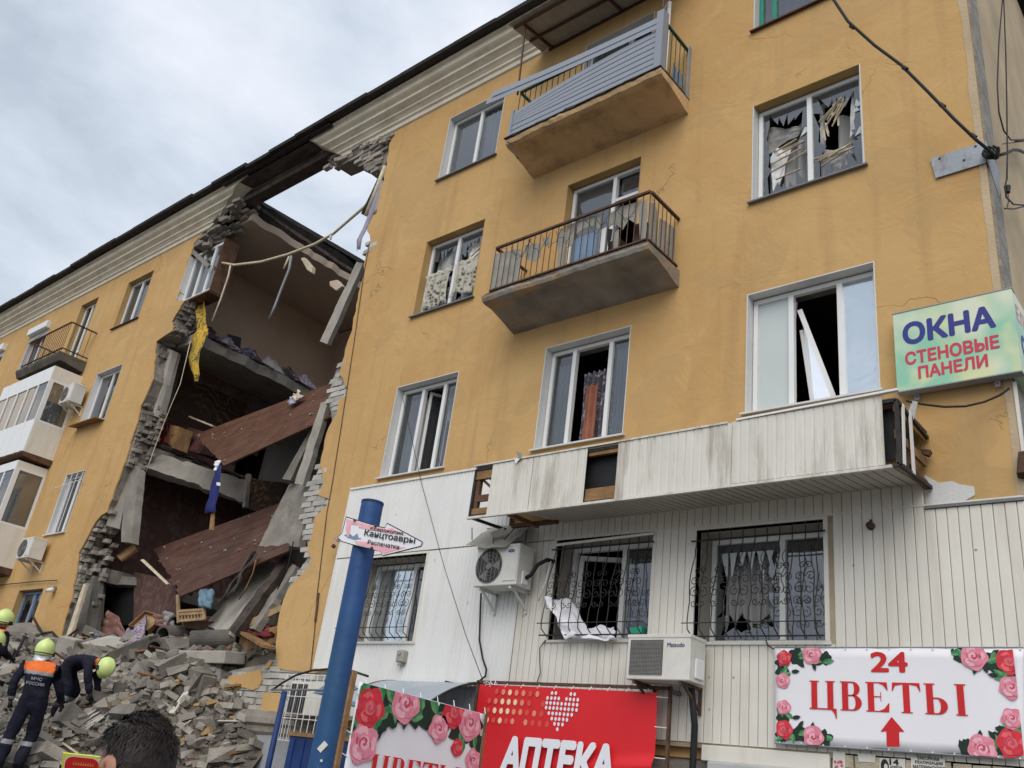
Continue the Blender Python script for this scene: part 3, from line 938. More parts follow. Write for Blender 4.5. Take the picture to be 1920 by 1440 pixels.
# ragged ends where the cornice snapped
def snapped_l(y, z):
    return -1.45 + 1.95 * (z - 14.04) / 0.75 + 0.12 * noise.noise((y * 9, z * 7, 1))
def snapped_r(y, z):
    return 0.9 - 1.15 * (z - 14.04) / 0.75 + 0.10 * noise.noise((y * 9, z * 7, 5))
X_CL = at(453, 333, -0.40).x - 0.3
X_CR = at(577, 262, -0.40).x + 0.22
cornice(XL, X_CL, None, snapped_l).build("cornice", M['cornice'], house)
cornice(X_CR, XR + 0.3, snapped_r, None).build("cornice", M['cornice'], house)
# roof edge: short tarred sheets, a bit uneven, running over the gap too
x = XL
rr = random.Random(11)
while x < XR + 0.4:
    w = rr.uniform(0.9, 1.7)
    dz, dy = rr.uniform(-0.015, 0.02), rr.uniform(-0.03, 0.02)
    sag = -0.05 if -18.5 < x < -15.0 else 0.0
    mb = MB()
    xe = min(x + w, XR + 0.4)
    mb.prism([(x, -0.60 + dy, 14.80 + dz + sag), (x, -0.62 + dy, 14.87 + dz + sag), (x, 0.6, 15.02 + sag), (x, 0.6, 14.95 + sag)], (xe - x + 0.03, 0, 0))
    mb.build("roof_sheet", M['roof'], house)
    x += w
# roof planes behind the edge, gone over the collapse
MB().prism([(XL, 0.55, 14.97), (XL, 6.0, 15.25), (XL, 12.2, 14.95), (XL, 12.2, 14.85), (XL, 6.0, 15.1), (XL, 0.55, 14.86)], (-18.9 - XL, 0, 0)).build("roof", M['roof'], house)
MB().prism([(-13.1, 0.55, 14.97), (-13.1, 6.0, 15.25), (-13.1, 12.2, 14.95), (-13.1, 12.2, 14.85), (-13.1, 6.0, 15.1), (-13.1, 0.55, 14.86)], (XR + 13.5, 0, 0)).build("roof", M['roof'], house)
# torn roof edge above the left rooms: boards and tar hanging at the break
mb = MB()
rr = random.Random(4)
prevs = None
N_ = 30
for i in range(N_ + 1):
    y = 0.35 + (5.3 - 0.35) * i / N_
    ztop = 14.70 + 0.05 * noise.noise((y * 1.5, 3, 0)) + rr.uniform(-0.03, 0.03) - 0.02 * y
    zb = 14.20 + rr.uniform(-0.02, 0.02)
    xx = -18.55 + 0.14 * noise.noise((y * 1.1, 9, 2))
    row = [mb.vert((xx - 0.9, y, ztop + 0.2)), mb.vert((xx, y, ztop)), mb.vert((xx - 0.12, y, (ztop + zb) / 2)), mb.vert((xx - 0.22, y, zb))]
    if prevs:
        for k in range(3):
            mb.face(prevs[k], prevs[k + 1], row[k + 1], row[k])
    prevs = row
mb.build("torn_roof_edge", M['roof'], house)
for i in range(4):
    a = Vector((-18.50 - 0.05 * i, 0.5 + 1.1 * i, 14.45 - 0.02 * i))
    MB().bar(a, a + Vector((0.05, 1.35, -0.12 + 0.05 * i)), 0.05, 0.09).build("roof_batten", M['roof_wood'], house)
# timber plate and soffit boards left hanging under the roof edge over the gap
p0, p1 = at(500, 361, 0.12), at(612, 294, 0.12)
MB().bar((-19.6, 0.12, 14.42), (-12.9, 0.12, 14.50), 0.30, 0.16).build("wall_plate", M['roof_wood'], house)
MB().box(-19.4, -13.4, -0.34, -0.02, 14.68, 14.74).build("soffit_board", M['roof_wood'], house)
MB().box(-19.2, -14.0, -0.02, 0.30, 14.57, 14.66).build("soffit_board", M['roof_wood'], house)
MB().bar((-18.9, -0.45, 14.76), (-14.6, -0.45, 14.74), 0.10, 0.08).build("eaves_board", M['roof'], house)

# ------------------------------------------------------------------ bricks
BR = (0.25, 0.12, 0.088)
brick_mesh = {}
def brick_data(k, material):
    key = (k, material.name)
    if key not in brick_mesh:
        r = random.Random(100 + k)
        mb = MB().obox((0, 0, 0), (1, 1, 1), None, 0.07 if k else 0.02, r)
        o = mb.build("brick", material)
        me = o.data
        bpy.data.objects.remove(o, do_unlink=True)
        brick_mesh[key] = me
    return brick_mesh[key]
WALL_BRICKS = []     # (position, size, rotation, material, mesh kind)
rb = random.Random(21)
def edge_x_at(z):
    pts = LEFT_EDGE
    for (x0, z0), (x1, z1) in zip(pts, pts[1:]):
        if min(z0, z1) <= z <= max(z0, z1) and abs(z1 - z0) > 1e-6:
            return x0 + (x1 - x0) * (z - z0) / (z1 - z0)
    return -20.6
for za, zb, far in ((4.35, 6.45, 0.58), (7.55, 9.15, 0.28), (10.55, 11.98, 0.26)):
    z = za
    while z < zb:
        for k in range(4):
            y = 0.04 + 0.065 + k * 0.128
            t = (z - za) / (zb - za)
            x = edge_x_at(z) - 0.02 + rb.uniform(-0.05, far * (0.25 + 0.75 * k / 3.0)) - 0.06
            if rb.random() < 0.10:
                continue
            WALL_BRICKS.append(((x, y, z + rb.uniform(-0.008, 0.008)), (0.26, 0.118, 0.086), Matrix.Rotation(rb.uniform(-0.12, 0.12), 3, 'Z') @ Matrix.Rotation(rb.uniform(-0.06, 0.06), 3, 'Y'), M['brick_dark'], 1 + rb.randrange(4)))
        z += 0.098
# broken crown of the wall under the cornice on the left
for i in range(62):
    t = rb.random()
    x = -20.2 + 1.75 * t + rb.uniform(-0.1, 0.2)
    z = 13.55 + 0.95 * t + rb.uniform(-0.25, 0.12)
    WALL_BRICKS.append(((x, rb.uniform(-0.1 - 0.15 * t, 0.42), z), (0.26, 0.12, 0.09), Matrix.Rotation(rb.uniform(-0.25, 0.25), 3, 'Z') @ Matrix.Rotation(rb.uniform(-0.2, 0.2), 3, 'Y'), M['brick_dark'], 1 + rb.randrange(4)))
# bricks hanging under the right end of the cornice
for i in range(50):
    t = rb.random()
    x = -15.2 + 2.4 * t
    z = 14.16 - 0.28 * t * t + rb.uniform(-0.16, 0.12)
    WALL_BRICKS.append(((x, rb.uniform(-0.02, 0.2), z + 0.02), (0.26, 0.12, 0.09), Matrix.Rotation(rb.uniform(-0.2, 0.2), 3, 'Z') @ Matrix.Rotation(rb.uniform(-0.25, 0.25), 3, 'Y'), M['brick_dark'], 1 + rb.randrange(4)))
def brick_fill(poly, y, avoid=(), drop=0.04, rough=1.0, mat_='brick'):
    xs = [p[0] for p in poly]; zs = [p[1] for p in poly]
    row = 0
    z = min(zs)
    while z < max(zs):
        x = min(xs) + (0.13 if row % 2 else 0.0)
        while x < max(xs) + 0.2:
            if inside((x, z), poly) and rb.random() > drop and not any(inside((x, z), a) for a in avoid):
                header = rb.random() < 0.22
                w = 0.122 if header else 0.25
                WALL_BRICKS.append(((x, y + rb.uniform(-0.012, 0.012) * rough, z + rb.uniform(-0.004, 0.004)), (w, 0.10, 0.088), Matrix.Rotation(rb.uniform(-0.03, 0.03) * rough, 3, 'Z') @ Matrix.Rotation(rb.uniform(-0.02, 0.02) * rough, 3, 'Y'), M[mat_], rb.randrange(3)))
                x += w + 0.012
            else:
                x += 0.262
        z += 0.101
        row += 1
fill_a = xz([(598, 868), (607, 884), (608, 915), (600, 927), (622, 936), (605, 962), (592, 972), (588, 1005), (580, 1020), (580, 1040), (588, 1052), (572, 1076), (554, 1093), (541, 1108), (534, 1108), (547, 1082), (570, 1052), (570, 1010), (566, 972), (566, 940), (578, 912)])
brick_fill(fill_a, 0.06)
fill_b = xz([(646, 668), (640, 690), (640, 705), (654, 726), (652, 745), (638, 754), (634, 772), (616, 772), (610, 745), (618, 715), (628, 690)])
brick_fill(fill_b, 0.06)
fill_b2 = xz([(689, 436), (699, 444), (700, 470), (690, 490), (682, 495), (684, 466)])
brick_fill(fill_b2, 0.05)
brick_fill(xz([(598, 280), (606, 295), (620, 302), (636, 312), (650, 306), (668, 297), (684, 316), (706, 326), (718, 316), (728, 275), (722, 262), (640, 268)], 0.05), 0.06, rough=2.5, mat_='brick_dark')
low_fill = [(-14.3, 2.38), (-11.0, 2.38), (-11.0, 3.02), (-12.4, 3.02), (-12.75, 3.22), (-13.1, 3.0), (-13.5, 2.95), (-14.3, 2.85)]
brick_fill(low_fill, 0.06, drop=0.02, rough=0.6)
sized = []
for b in WALL_BRICKS:
    ax, ay, w = apparent(b[0])
    vis = 1.0 if -60 < ax < 1980 and -60 < ay < 1500 else 0.0
    sized.append((vis * max(b[1]) / w * (1.15 if b[3] == M['brick'] else 1.0), b))
sized.sort(key=lambda s: -s[0])
rest = MB()
for i, (s, (p, size, R, material, kind)) in enumerate(sized):
    if i < 300:
        o = bpy.data.objects.new("brick", brick_data(kind, material))
        COL.objects.link(o)
        o.parent = house
        o.matrix_local = Matrix.Translation(Vector(p) - ORIGIN[house.name]) @ R.to_4x4() @ Matrix.Diagonal((*size, 1))
    else:
        rest.use(material).obox(p, size, R, 0.05, rb)
if rest.v:
    rest.build("brickwork", None, house)["kind"] = "stuff"
# plaster that still clings to the bare brick at the bottom
for poly in ([(398, 1300), (412, 1290), (420, 1262), (440, 1270), (437, 1290), (420, 1300), (412, 1325), (400, 1322)],
             [(413, 1288), (428, 1276), (440, 1268), (468, 1260), (488, 1256), (491, 1275), (484, 1290), (473, 1294), (462, 1290), (450, 1288), (436, 1300), (430, 1296)],
             [(494, 1299), (520, 1299), (534, 1306), (528, 1358), (500, 1354), (474, 1350), (480, 1340), (489, 1330)],
             [(376, 1310), (398, 1308), (398, 1342), (380, 1346)],
             [(502, 1243), (512, 1240), (503, 1254), (497, 1252)]):
    q = xz(poly, -0.01)
    pk = globals().get('pk', 0) + 1
    MB().prism([(a, -0.005 - 0.004 * pk, b) for a, b in q], (0, 0.03 + 0.0013 * pk, 0)).build("plaster_patch", M['plaster'], house)
# grey primer patch beside the canopy
q = xz([(1733, 890), (1760, 905), (1785, 902), (1800, 908), (1826, 912), (1828, 928), (1810, 938), (1735, 946)], -0.01)
MB().prism([(a, -0.008, b) for a, b in q], (0, 0.006, 0)).build("primer_patch", M['lining_white'], house)
q = [at(a, b, 0.08) for a, b in ((596, 282), (606, 297), (620, 304), (636, 314), (650, 308), (668, 299), (676, 308), (684, 318), (706, 328), (718, 318), (726, 300), (734, 262), (722, 252), (640, 262))]
MB().prism(q, (0, 0.36, 0)).build("hanging_masonry", M['mortar'], house)
# thin dark service line down the plaster
mb = MB()
line = [(693, 455), (682, 513), (664, 640), (640, 797), (624, 900), (613, 960), (601, 1060), (594, 1120), (590, 1180), (582, 1257)]
mb.tube([at(a, b, -0.012) for a, b in line], 0.008, 5)
mb.build("service_line", M['roof_wood'], house)
MB().tube([at(597, 1112, -0.02), at(594, 1140, -0.025), at(591, 1165, -0.02)], 0.02, 6).build("service_joint", M['rust'], house)

# ------------------------------------------------------------------ windows
def jagged_hole(x0, x1, z0, z1, seed, grow=0.85, n=34):
    r = random.Random(seed)
    cx, cz = (x0 + x1) / 2, (z0 + z1) / 2
    pts = []
    for i in range(n):
        a = 2 * pi * i / n + r.uniform(-0.1, 0.1)
        k = grow * (r.uniform(0.5, 0.9) if i % 2 else r.uniform(0.82, 1.06)) * (0.85 + 0.25 * noise.noise((cos(a), sin(a), seed)))
        ca, sa = cos(a), sin(a)
        s = 1 / max(abs(ca), abs(sa), 1e-3)
        pts.append((cx + ca * s * k * (x1 - x0) / 2 * 0.97, cz + sa * s * k * (z1 - z0) / 2 * 0.97))
    return pts

def window(key, splits, cells, lining='lining_white', frame='frame_white', yf=0.145, fw=0.055, sill='lining_white', rails=(), lin_t=0.012, sill_out=0.06, lin_sides='LRT'):
    x0, x1, z0, z1 = OPENINGS.get(key) or GROUND_OPENINGS[key]
    fm = MB()
    a, b = x0 + 0.02, x1 - 0.02
    c, d = z0 + 0.02, z1 - 0.03
    yb = yf + 0.07
    fm.box(a, b, yf, yb, c, c + fw).box(a, b, yf, yb, d - fw, d)
    fm.box(a, a + fw, yf, yb, c + fw, d - fw).box(b - fw, b, yf, yb, c + fw, d - fw)
    xs = [a + fw]
    for s in splits:
        xm = a + (b - a) * s
        fm.box(xm - fw * 0.6, xm + fw * 0.6, yf - 0.006, yb, c + fw, d - fw)
        xs += [xm - fw * 0.6, xm + fw * 0.6]
    xs.append(b - fw)
    for (ci, frac) in rails:
        zz = c + (d - c) * frac
        fm.box(xs[2 * ci], xs[2 * ci + 1], yf + 0.004, yb - 0.004, zz - fw * 0.5, zz + fw * 0.5)
    win = fm.build("window", M[frame], house, bevel=0.004)
    lm = MB()
    if lin_sides == 'LR':
        MB().box(x0 - 0.001, x0 + lin_t, -0.003, yf + 0.03, z0, z1).build("reveal", M[lining], win)
        lin_sides = 'R'
    if 'L' in lin_sides: lm.box(x0 - 0.001, x0 + lin_t, -0.003, yf + 0.03, z0, z1)
    if 'R' in lin_sides: lm.box(x1 - lin_t, x1 + 0.001, -0.003, yf + 0.03, z0, z1)
    if 'T' in lin_sides: lm.box(x0 + lin_t, x1 - lin_t, -0.003, yf + 0.03, z1 - lin_t, z1 + 0.001)
    lm.build("reveal", M[lining], win)
    if sill:
        MB().prism([(x0 - 0.04, -sill_out, z0 - 0.035), (x0 - 0.04, -sill_out, z0 - 0.012), (x0 - 0.04, yf + 0.02, z0 + 0.02), (x0 - 0.04, yf + 0.02, z0 - 0.004)], (x1 - x0 + 0.08, 0, 0)).build("sill", M[sill], win)
    for i, kind in enumerate(cells):
        if kind is None:
            continue
        p0, p1 = xs[2 * i], xs[2 * i + 1]
        q0, q1 = c + fw, d - fw
        y = yf + 0.035
        if kind in ('glass', 'glass_dusty', 'glass_net', 'film', 'film_white'):
            MB().poly([(p0, y, q0), (p1, y, q0), (p1, y, q1), (p0, y, q1)]).build("pane", M[kind], win, fix=False)
        elif kind.startswith('broken'):
            sd = sum(ord(ch) for ch in key) * 7 + i
            g = M['glass_dusty'] if 'film' not in kind else M['film_white']
            holed(rect(p0, p1, q0, q1), [jagged_hole(p0, p1, q0, q1, sd, 1.08 if 'wide' in kind else 0.72)], y, y + 0.004).build("pane", g, win)
    return win, (a, b, c, d, yf, xs)

def sash(win, x0, x1, z0, z1, hinge, angle, y=0.22, fw=0.05, pane='glass', frame='frame_white', inward=1):
    """an open casement turned about its hinge side"""
    hx = x0 if hinge == 'L' else x1
    R = Matrix.Rotation(angle, 3, 'Z')
    def T(p):
        v = Vector((p[0] - hx, p[1] - y, 0))
        v = R @ v
        return (hx + v.x, y + v.y, p[2])
    mb = MB()
    for bx in ((x0, x1, z0, z0 + fw), (x0, x1, z1 - fw, z1), (x0, x0 + fw, z0 + fw, z1 - fw), (x1 - fw, x1, z0 + fw, z1 - fw)):
        s = len(mb.v)
        mb.box(bx[0], bx[1], y, y + 0.05, bx[2], bx[3])
        mb.v[s:] = [T(p) for p in mb.v[s:]]
    o = mb.build("sash", M[frame], win)
    if pane:
        MB().poly([T((x0 + fw, y + 0.025, z0 + fw)), T((x1 - fw, y + 0.025, z0 + fw)), T((x1 - fw, y + 0.025, z1 - fw)), T((x0 + fw, y + 0.025, z1 - fw))]).build("pane", M[pane], win, fix=False)
    return o

def curtain(name, label, x0, x1, z0, z1, y, material, folds=6, depth=0.05, gather=0.0, hem=0.0, seed=0):
    r = random.Random(seed)
    ph = r.uniform(0, 6)
    def fn(u, v):
        x = x0 + (x1 - x0) * u
        x += gather * (x1 - x0) * (0.5 - u) * sin(pi * v) * 0.8
        yy = y + depth * sin(ph + u * folds * 2 * pi + 0.8 * sin(3 * v)) * (0.5 + 0.5 * v if gather else 1.0)
        zb = z0 + hem * (0.5 + 0.5 * sin(ph + u * folds * 2 * pi * 0.5)) + hem * 0.6 * sin(u * 7 + ph) + (hem * 0.5 * abs(sin(u * 16)) if hem else 0)
        return (x, yy, z1 + (zb - z1) * v)
    o = MB().grid(fn, 48, 14).build(name, M[material], None, smooth=True, solid=0.002, loc=(x0, y, z0), fix=False)
    return tag(o, label, "curtain")

def rag(name, label, cat, pts, material, group=None, thick=0.008, bumps=0.05, n=12, seed=0):
    """a crumpled cloth spanning four corners a,b,c,d"""
    a, b, c, d = [Vector(p) for p in pts]
    nrm = (b - a).cross(d - a).normalized()
    def fn(u, v):
        p = a * (1 - u) * (1 - v) + b * u * (1 - v) + c * u * v + d * (1 - u) * v
        k = noise.noise(Vector((u * 4 + seed * 7.1, v * 4, seed))) + 0.22 * noise.noise(Vector((u * 8, v * 8 + seed, 3))) + 0.5 * sin(u * 9 + 3 * v + seed) * (1 - v * 0.3)
        w = noise.noise(Vector((u * 3, v * 3, seed + 11))) * bumps * 0.8
        return p + nrm * k * bumps + (b - a).normalized() * w
    o = MB().grid(fn, n, n).build(name, M[material], None, smooth=True, solid=thick, loc=tuple(a), fix=False)
    return tag(o, label, cat, group)

# fourth floor
w, g = window('a4', (0.52,), ('glass_net', 'glass'), sill='grey_plastic')
MB().box(g[5][0], g[5][1], 0.215, 0.235, 12.83, 12.86).build("net_bar", M['frame_white'], w)
curtain("curtain", "pale curtain behind the top floor window beside the sided balcony", -10.25, -9.7, SILL4 + 0.1, HEAD4 - 0.1, 0.30, 'curtain_white', 4)
w, g = window('b4', (0.62,), ('glass_net', None), sill=None)
sash(w, -6.98, -6.42, 12.0, 13.5, 'R', radians(150), y=0.16, fw=0.035, pane='glass', inward=-1)
w, g = window('c4', (0.16, 0.6), ('glass', 'glass', 'glass'), frame='frame_green', sill='brown_paint', lin_sides='LT')
curtain("curtain", "lilac curtain in the green framed top floor window", -4.4, -3.1, SILL4 + 0.15, HEAD4, 0.36, 'cloth_lilac', 5)
# third floor
w, g = window('a3', (0.50,), ('broken_wide', 'broken_wide'), lining='lining_ochre', sill='grey_plastic')
sash(w, g[5][2] + 0.02, g[1] - 0.03, g[2] + 0.06, g[3] - 0.10, 'R', radians(-9), y=0.24, fw=0.045, pane=None)
for i, (a, b, c, d, s) in enumerate(((-10.98, -10.33, 9.16, 9.93, 1), (-10.25, -9.60, 9.24, 9.97, 2))):
    curtain("lace_curtain", ("cream lace curtain hanging from the left half of the broken window", "cream lace curtain hanging from the right half of the broken window")[i], a, b, c, d, 0.085, 'lace', 3, 0.03, gather=0.2, hem=0.045, seed=s)
curtain("curtain", "torn grey curtain behind the lace of the broken window", -10.9, -10.25, 9.9, 10.5, 0.32, 'curtain_grey', 4, 0.05, hem=0.12, seed=5)
rs = random.Random(31)
for k in range(9):
    x = rs.uniform(-10.2, -9.75); z = rs.uniform(9.85, 10.35)
    L_ = rs.uniform(0.25, 0.55); a = rs.uniform(0.1, 0.45)
    MB().bar((x, 0.17 + rs.uniform(0, 0.05), z), (x + L_ * cos(a) * 0.8, 0.17 + rs.uniform(0, 0.05), z + L_ * sin(a)), 0.025, 0.008).build("snapped_lath", M['lath'], w)
MB().bar((-10.95, 0.15, 9.93), (-10.3, 0.16, 9.90), 0.03, 0.02).build("snapped_lath", M['lath'], w)
# a houseplant on the sill inside the broken window
def houseplant(name, label, base, r, h, n, seed):
    t = thing(name, label, "plant", base)
    rp = random.Random(seed)
    MB().tube([Vector(base), Vector(base) + Vector((0, 0, 0.12))], 0.06, 10, r_end=0.08).build("pot", M['wood'], t)
    mb = MB()
    for i in range(n):
        a = rp.uniform(0, 2 * pi)
        p = Vector(base) + Vector((cos(a) * r * rp.random(), sin(a) * r * 0.4 * rp.random(), 0.12 + h * rp.random()))
        d = Vector((cos(a), sin(a) * 0.5, rp.uniform(-0.2, 0.8))).normalized()
        s = d.cross(Vector((0, 0, 1))).normalized() * rp.uniform(0.015, 0.03)
        L_ = rp.uniform(0.05, 0.10)
        mb.poly([p, p + d * L_ * 0.5 + s, p + d * L_, p + d * L_ * 0.5 - s])
    mb.build("foliage", M['houseplant'], t, fix=False)
    return t
houseplant("houseplant", "leafy green houseplant under the lace of the broken window", (-10.55, 0.42, SILL3 + 0.0), 0.25, 0.16, 90, 3)
houseplant("houseplant", "straggly green houseplant behind the right hand window grille", (-4.55, 0.36, 3.40), 0.28, 0.16, 110, 4)
w, g = window('b3', (0.60,), ('glass_dusty', None), sill=None, lining='lining_ochre', rails=((1, 0.78),))
MB().poly([(-6.86, 0.235, 10.14), (-6.43, 0.235, 10.14), (-6.43, 0.235, 10.55), (-6.86, 0.235, 10.55)]).build("pane", M['glass_dusty'], w, fix=False)
MB().box(-7.74, -6.92, 0.18, 0.46, 8.3, 9.12).build("parapet", M['fibre'], w)
MB().box(-7.7, -6.95, 0.33, 0.36, 9.1, 10.55).build("roller_blind", M['curtain_grey'], w)
w, g = window('c3', (0.50,), ('broken_wide', 'broken_wide'), lining='lining_white', sill='grey_plastic', lin_sides='LR')
MB().box(-4.53, -3.06, -0.003, 0.22, HEAD3 + 0.068, HEAD3 + 0.081).build("reveal", M['lining_ochre'], w)
sash(w, g[5][2] + 0.03, g[1] - 0.02, g[2] + 0.07, g[3] - 0.09, 'R', radians(-8), y=0.24, fw=0.045, pane=None)
curtain("curtain", "grey curtain behind the shattered window near the corner", -4.45, -3.85, 9.2, 10.4, 0.36, 'curtain_grey', 3, 0.04, seed=9)
curtain("curtain", "dusty grey curtain behind the splintered laths near the corner", -3.5, -3.1, 9.2, 10.3, 0.38, 'curtain_grey', 2, 0.04, seed=12)
for cxp, czp, n, spread, ln, base_a in ((-3.45, 10.25, 9, 0.5, 0.38, -2.0), (-3.62, 9.95, 6, 0.55, 0.22, -1.0), (-3.45, 9.55, 7, 0.25, 0.42, 0.28), (-4.1, 9.95, 3, 0.06, 0.40, 0.20), (-4.1, 9.72, 4, 0.06, 0.42, 0.22), (-4.15, 9.45, 1, 0.05, 0.45, 0.15)):
    for k in range(n):
        a = base_a + rs.uniform(-spread, spread)
        p = Vector((cxp + rs.uniform(-0.08, 0.08), 0.17 + rs.uniform(-0.02, 0.03), czp + rs.uniform(-0.08, 0.08)))
        dv = Vector((cos(a), rs.uniform(-0.1, 0.1), sin(a))) * ln * rs.uniform(0.6, 1.1)
        MB().bar(p - dv / 2, p + dv / 2, 0.024, 0.008).build("snapped_lath", M['lath'], w)
for k in range(7):
    x = rs.choice((-4.42, -3.88, -3.2)) + rs.uniform(-0.06, 0.06); z = rs.uniform(9.15, 10.5); s = rs.uniform(0.1, 0.22)
    MB().prism([(x, 0.165, z), (x + s * rs.uniform(0.3, 0.9), 0.165, z + s * rs.uniform(-0.3, 0.4)), (x + s * 0.3, 0.165, z + s * rs.uniform(0.6, 1.3))], (0, 0.004, 0)).build("glass_shard", M['film_white'], w)
for lab, q, mt, sd in (("torn white net bunched in the left half of the shattered window near the corner", (-4.45, -4.02, 9.15, 10.05), 'curtain_white', 71), ("crumpled grey net at the left top of the shattered window near the corner", (-4.47, -3.9, 10.0, 10.5), 'cloth_grey', 72), ("torn pale net in the right half of the shattered window near the corner", (-3.72, -3.2, 9.2, 9.75), 'curtain_grey', 73), ("white net hanging at the right top of the shattered window near the corner", (-3.4, -3.1, 9.8, 10.5), 'curtain_white', 74),
                        ("dusty white net in the upper left of the window with the lace", (-10.9, -10.3, 9.75, 10.5), 'curtain_grey', 75), ("torn white net in the upper right of the window with the lace", (-10.2, -9.65, 9.8, 10.5), 'curtain_white', 76)):
    x0, x1, z0, z1 = q
    jj = random.Random(sd)
    rag("torn_net", lab, "curtain", [(x0 + jj.uniform(0, 0.15), 0.27, z1), (x1 - jj.uniform(0, 0.1), 0.30, z1 - jj.uniform(0, 0.2)), (x1 - jj.uniform(0, 0.25), 0.24, z0 + jj.uniform(0, 0.3)), (x0 + jj.uniform(0, 0.1), 0.25, z0)], mt, bumps=0.045, thick=0.003, n=20, seed=sd)
# second floor
w, g = window('a2', (0.36, 0.72), ('glass', None, 'glass'), sill='lining_white')
sash(w, g[5][2] + 0.02, g[5][3] - 0.02, g[2] + 0.06, g[3] - 0.06, 'L', radians(62), y=0.25, fw=0.045, pane='glass_dusty')
curtain("curtain", "pale curtain in the left third of the lower window by the collapse", -10.95, -10.55, 6.15, 7.5, 0.30, 'curtain_white', 4, seed=3)
curtain("curtain", "crimson curtain inside the open lower window by the collapse", -10.25, -10.0, 6.05, 7.1, 0.55, 'curtain_red', 3, seed=4)
w, g = window('b2', (0.29, 0.73), ('glass', None, 'glass'))
curtain("curtain", "white curtain behind the left pane of the second floor middle window", -7.75, -7.5, 6.15, 7.45, 0.28, 'curtain_white', 3, seed=21)
curtain("curtain", "dark flowered curtain in the open second floor middle window", -7.32, -6.75, 6.08, 7.3, 0.38, 'curtain_dark', 6, 0.04, seed=22)
curtain("curtain", "rust orange curtain strip in the open second floor middle window", -7.2, -7.0, 6.08, 7.05, 0.30, 'curtain_orange', 2, 0.03, seed=23)
curtain("curtain", "white net curtain behind the right pane of the second floor middle window", -6.66, -6.38, 6.1, 7.5, 0.27, 'curtain_white', 4, seed=24)
w, g = window('c2', (0.32, 0.71), ('film_white', None, 'film'))
mb = MB()
x0, x1 = g[5][2] + 0.01, g[5][3] - 0.02
pa, pb = Vector((x0 + 0.02, 0.26, 7.42)), Vector((x0 + 0.42, 0.34, 6.08))
mb.bar(pa, pb, 0.05, 0.06)
mb.bar(pa + Vector((-0.005, 0.06, -0.25)), pb + Vector((-0.30, 0.05, 0.02)), 0.04, 0.04)
mb.build("fallen_sash", M['frame_white'], w)
MB().poly([pa + Vector((0, 0.03, 0)), pb + Vector((0, 0.03, 0)), pb + Vector((-0.3, 0.05, 0.05)), pa + Vector((-0.0, 0.06, -0.3))]).build("pane", M['glass_dusty'], w, fix=False)
MB().prism([(-4.40, 0.2, 7.52), (-4.02, 0.2, 7.52), (-4.04, 0.2, 7.28), (-4.2, 0.2, 7.30), (-4.3, 0.2, 7.42)], (0, 0.03, 0)).build("torn_film", M['cloth_lilac'], w)
# left of the collapse
w, g = window('d4', (0.45,), ('glass_dusty', 'glass'), lining='lining_ochre', sill='brown_paint')
w, g = window('e4', (0.45,), ('glass', 'glass'), lining='lining_ochre', sill=None, rails=((1, 0.3),))
for k in ('g4', 'h4'):
    x0, x1, z0, z1 = OPENINGS[k]
    w, g = window(k, (0.5,), ('glass_dusty', 'glass_dusty'), sill=None)
    MB().box(x0 - 0.03, x1 + 0.03, -0.14, 0.05, z1 - 0.22, z1 + 0.02).build("shutter_box", M['frame_white'], w, bevel=0.015)
    MB().box(x0, x1, 0.0, 0.03, z1 - 0.42, z1 - 0.22).build("shutter_leaf", M['shutter'], w)
w, g = window('h3', (0.5,), ('glass', 'glass'))
w, g = window('d3', (0.52,), ('glass_net', 'glass'))
MB().box(g[5][0], g[5][1], 0.215, 0.235, 9.80, 9.83).build("net_bar", M['frame_white'], w)
MB().obox((-23.2, -0.10, 9.02), (1.5, 0.30, 0.025), Matrix.Rotation(radians(8), 3, 'X')).build("sill_board", M['wood'], w)
w, g = window('d2', (0.5,), ('glass', 'glass'), sill='lining_white')
for i in range(4):
    x = -23.5 + 0.31 * i
    MB().box(x - 0.008, x + 0.008, -0.03, -0.014, 6.1, 7.62).build("window_bar", M['frame_white'], w)
MB().tube([(-23.75, -0.10, 7.30), (-22.3, -0.10, 7.36)], 0.012, 6).build("clothes_rail", M['frame_white'], w)
w, g = window('d1', (0.5,), ('broken_wide', 'broken_wide'), lining='lining_ochre', frame='blue_pale', sill=None)
curtain("curtain", "torn grey curtain in the lowest window left of the rubble", -23.7, -22.9, 3.4, 4.5, 0.30, 'curtain_grey', 5, seed=41)
# window left hanging at the top of the break
xa, xb = -20.55, -19.15
wm = MB()
for bx in ((xa, xb, 12.05, 12.12), (xa, xb, 13.45, 13.52), (xa, xa + 0.07, 12.12, 13.45), (xb - 0.07, xb, 12.12, 13.45), (-20.1, -20.02, 12.12, 13.45), (-19.62, -19.54, 12.12, 13.45)):
    wm.box(bx[0], bx[1], 0.16, 0.24, bx[2], bx[3])
hw = wm.build("window", M['frame_white'], house)
for a, b in ((xa + 0.07, -20.1), (-20.02, -19.62), (-19.54, xb - 0.07)):
    MB().poly([(a, 0.2, 12.12), (b, 0.2, 12.12), (b, 0.2, 13.45), (a, 0.2, 13.45)]).build("pane", M['glass_dusty'], hw, fix=False)
MB().box(xb - 0.0, xb + 0.04, 0.10, 0.52, 11.98, 13.55).build("frame_board", M['wood_brown'], hw)
MB().box(xa, xb + 0.04, 0.08, 0.5, 11.95, 12.0).build("frame_board", M['wood_brown'], hw)
MB().box(xa - 0.012, xa, -0.002, 0.2, 12.02, 13.4).build("reveal", M['lining_white'], hw)
MB().bar(at(360, 470, 0.05), at(392, 500, 0.05), 0.06, 0.1).build("loose_lintel", M['concrete'], hw)
MB().bar(at(366, 462, 0.1), at(412, 436, 0.1), 0.16, 0.22).build("loose_lintel", M['concrete'], hw)

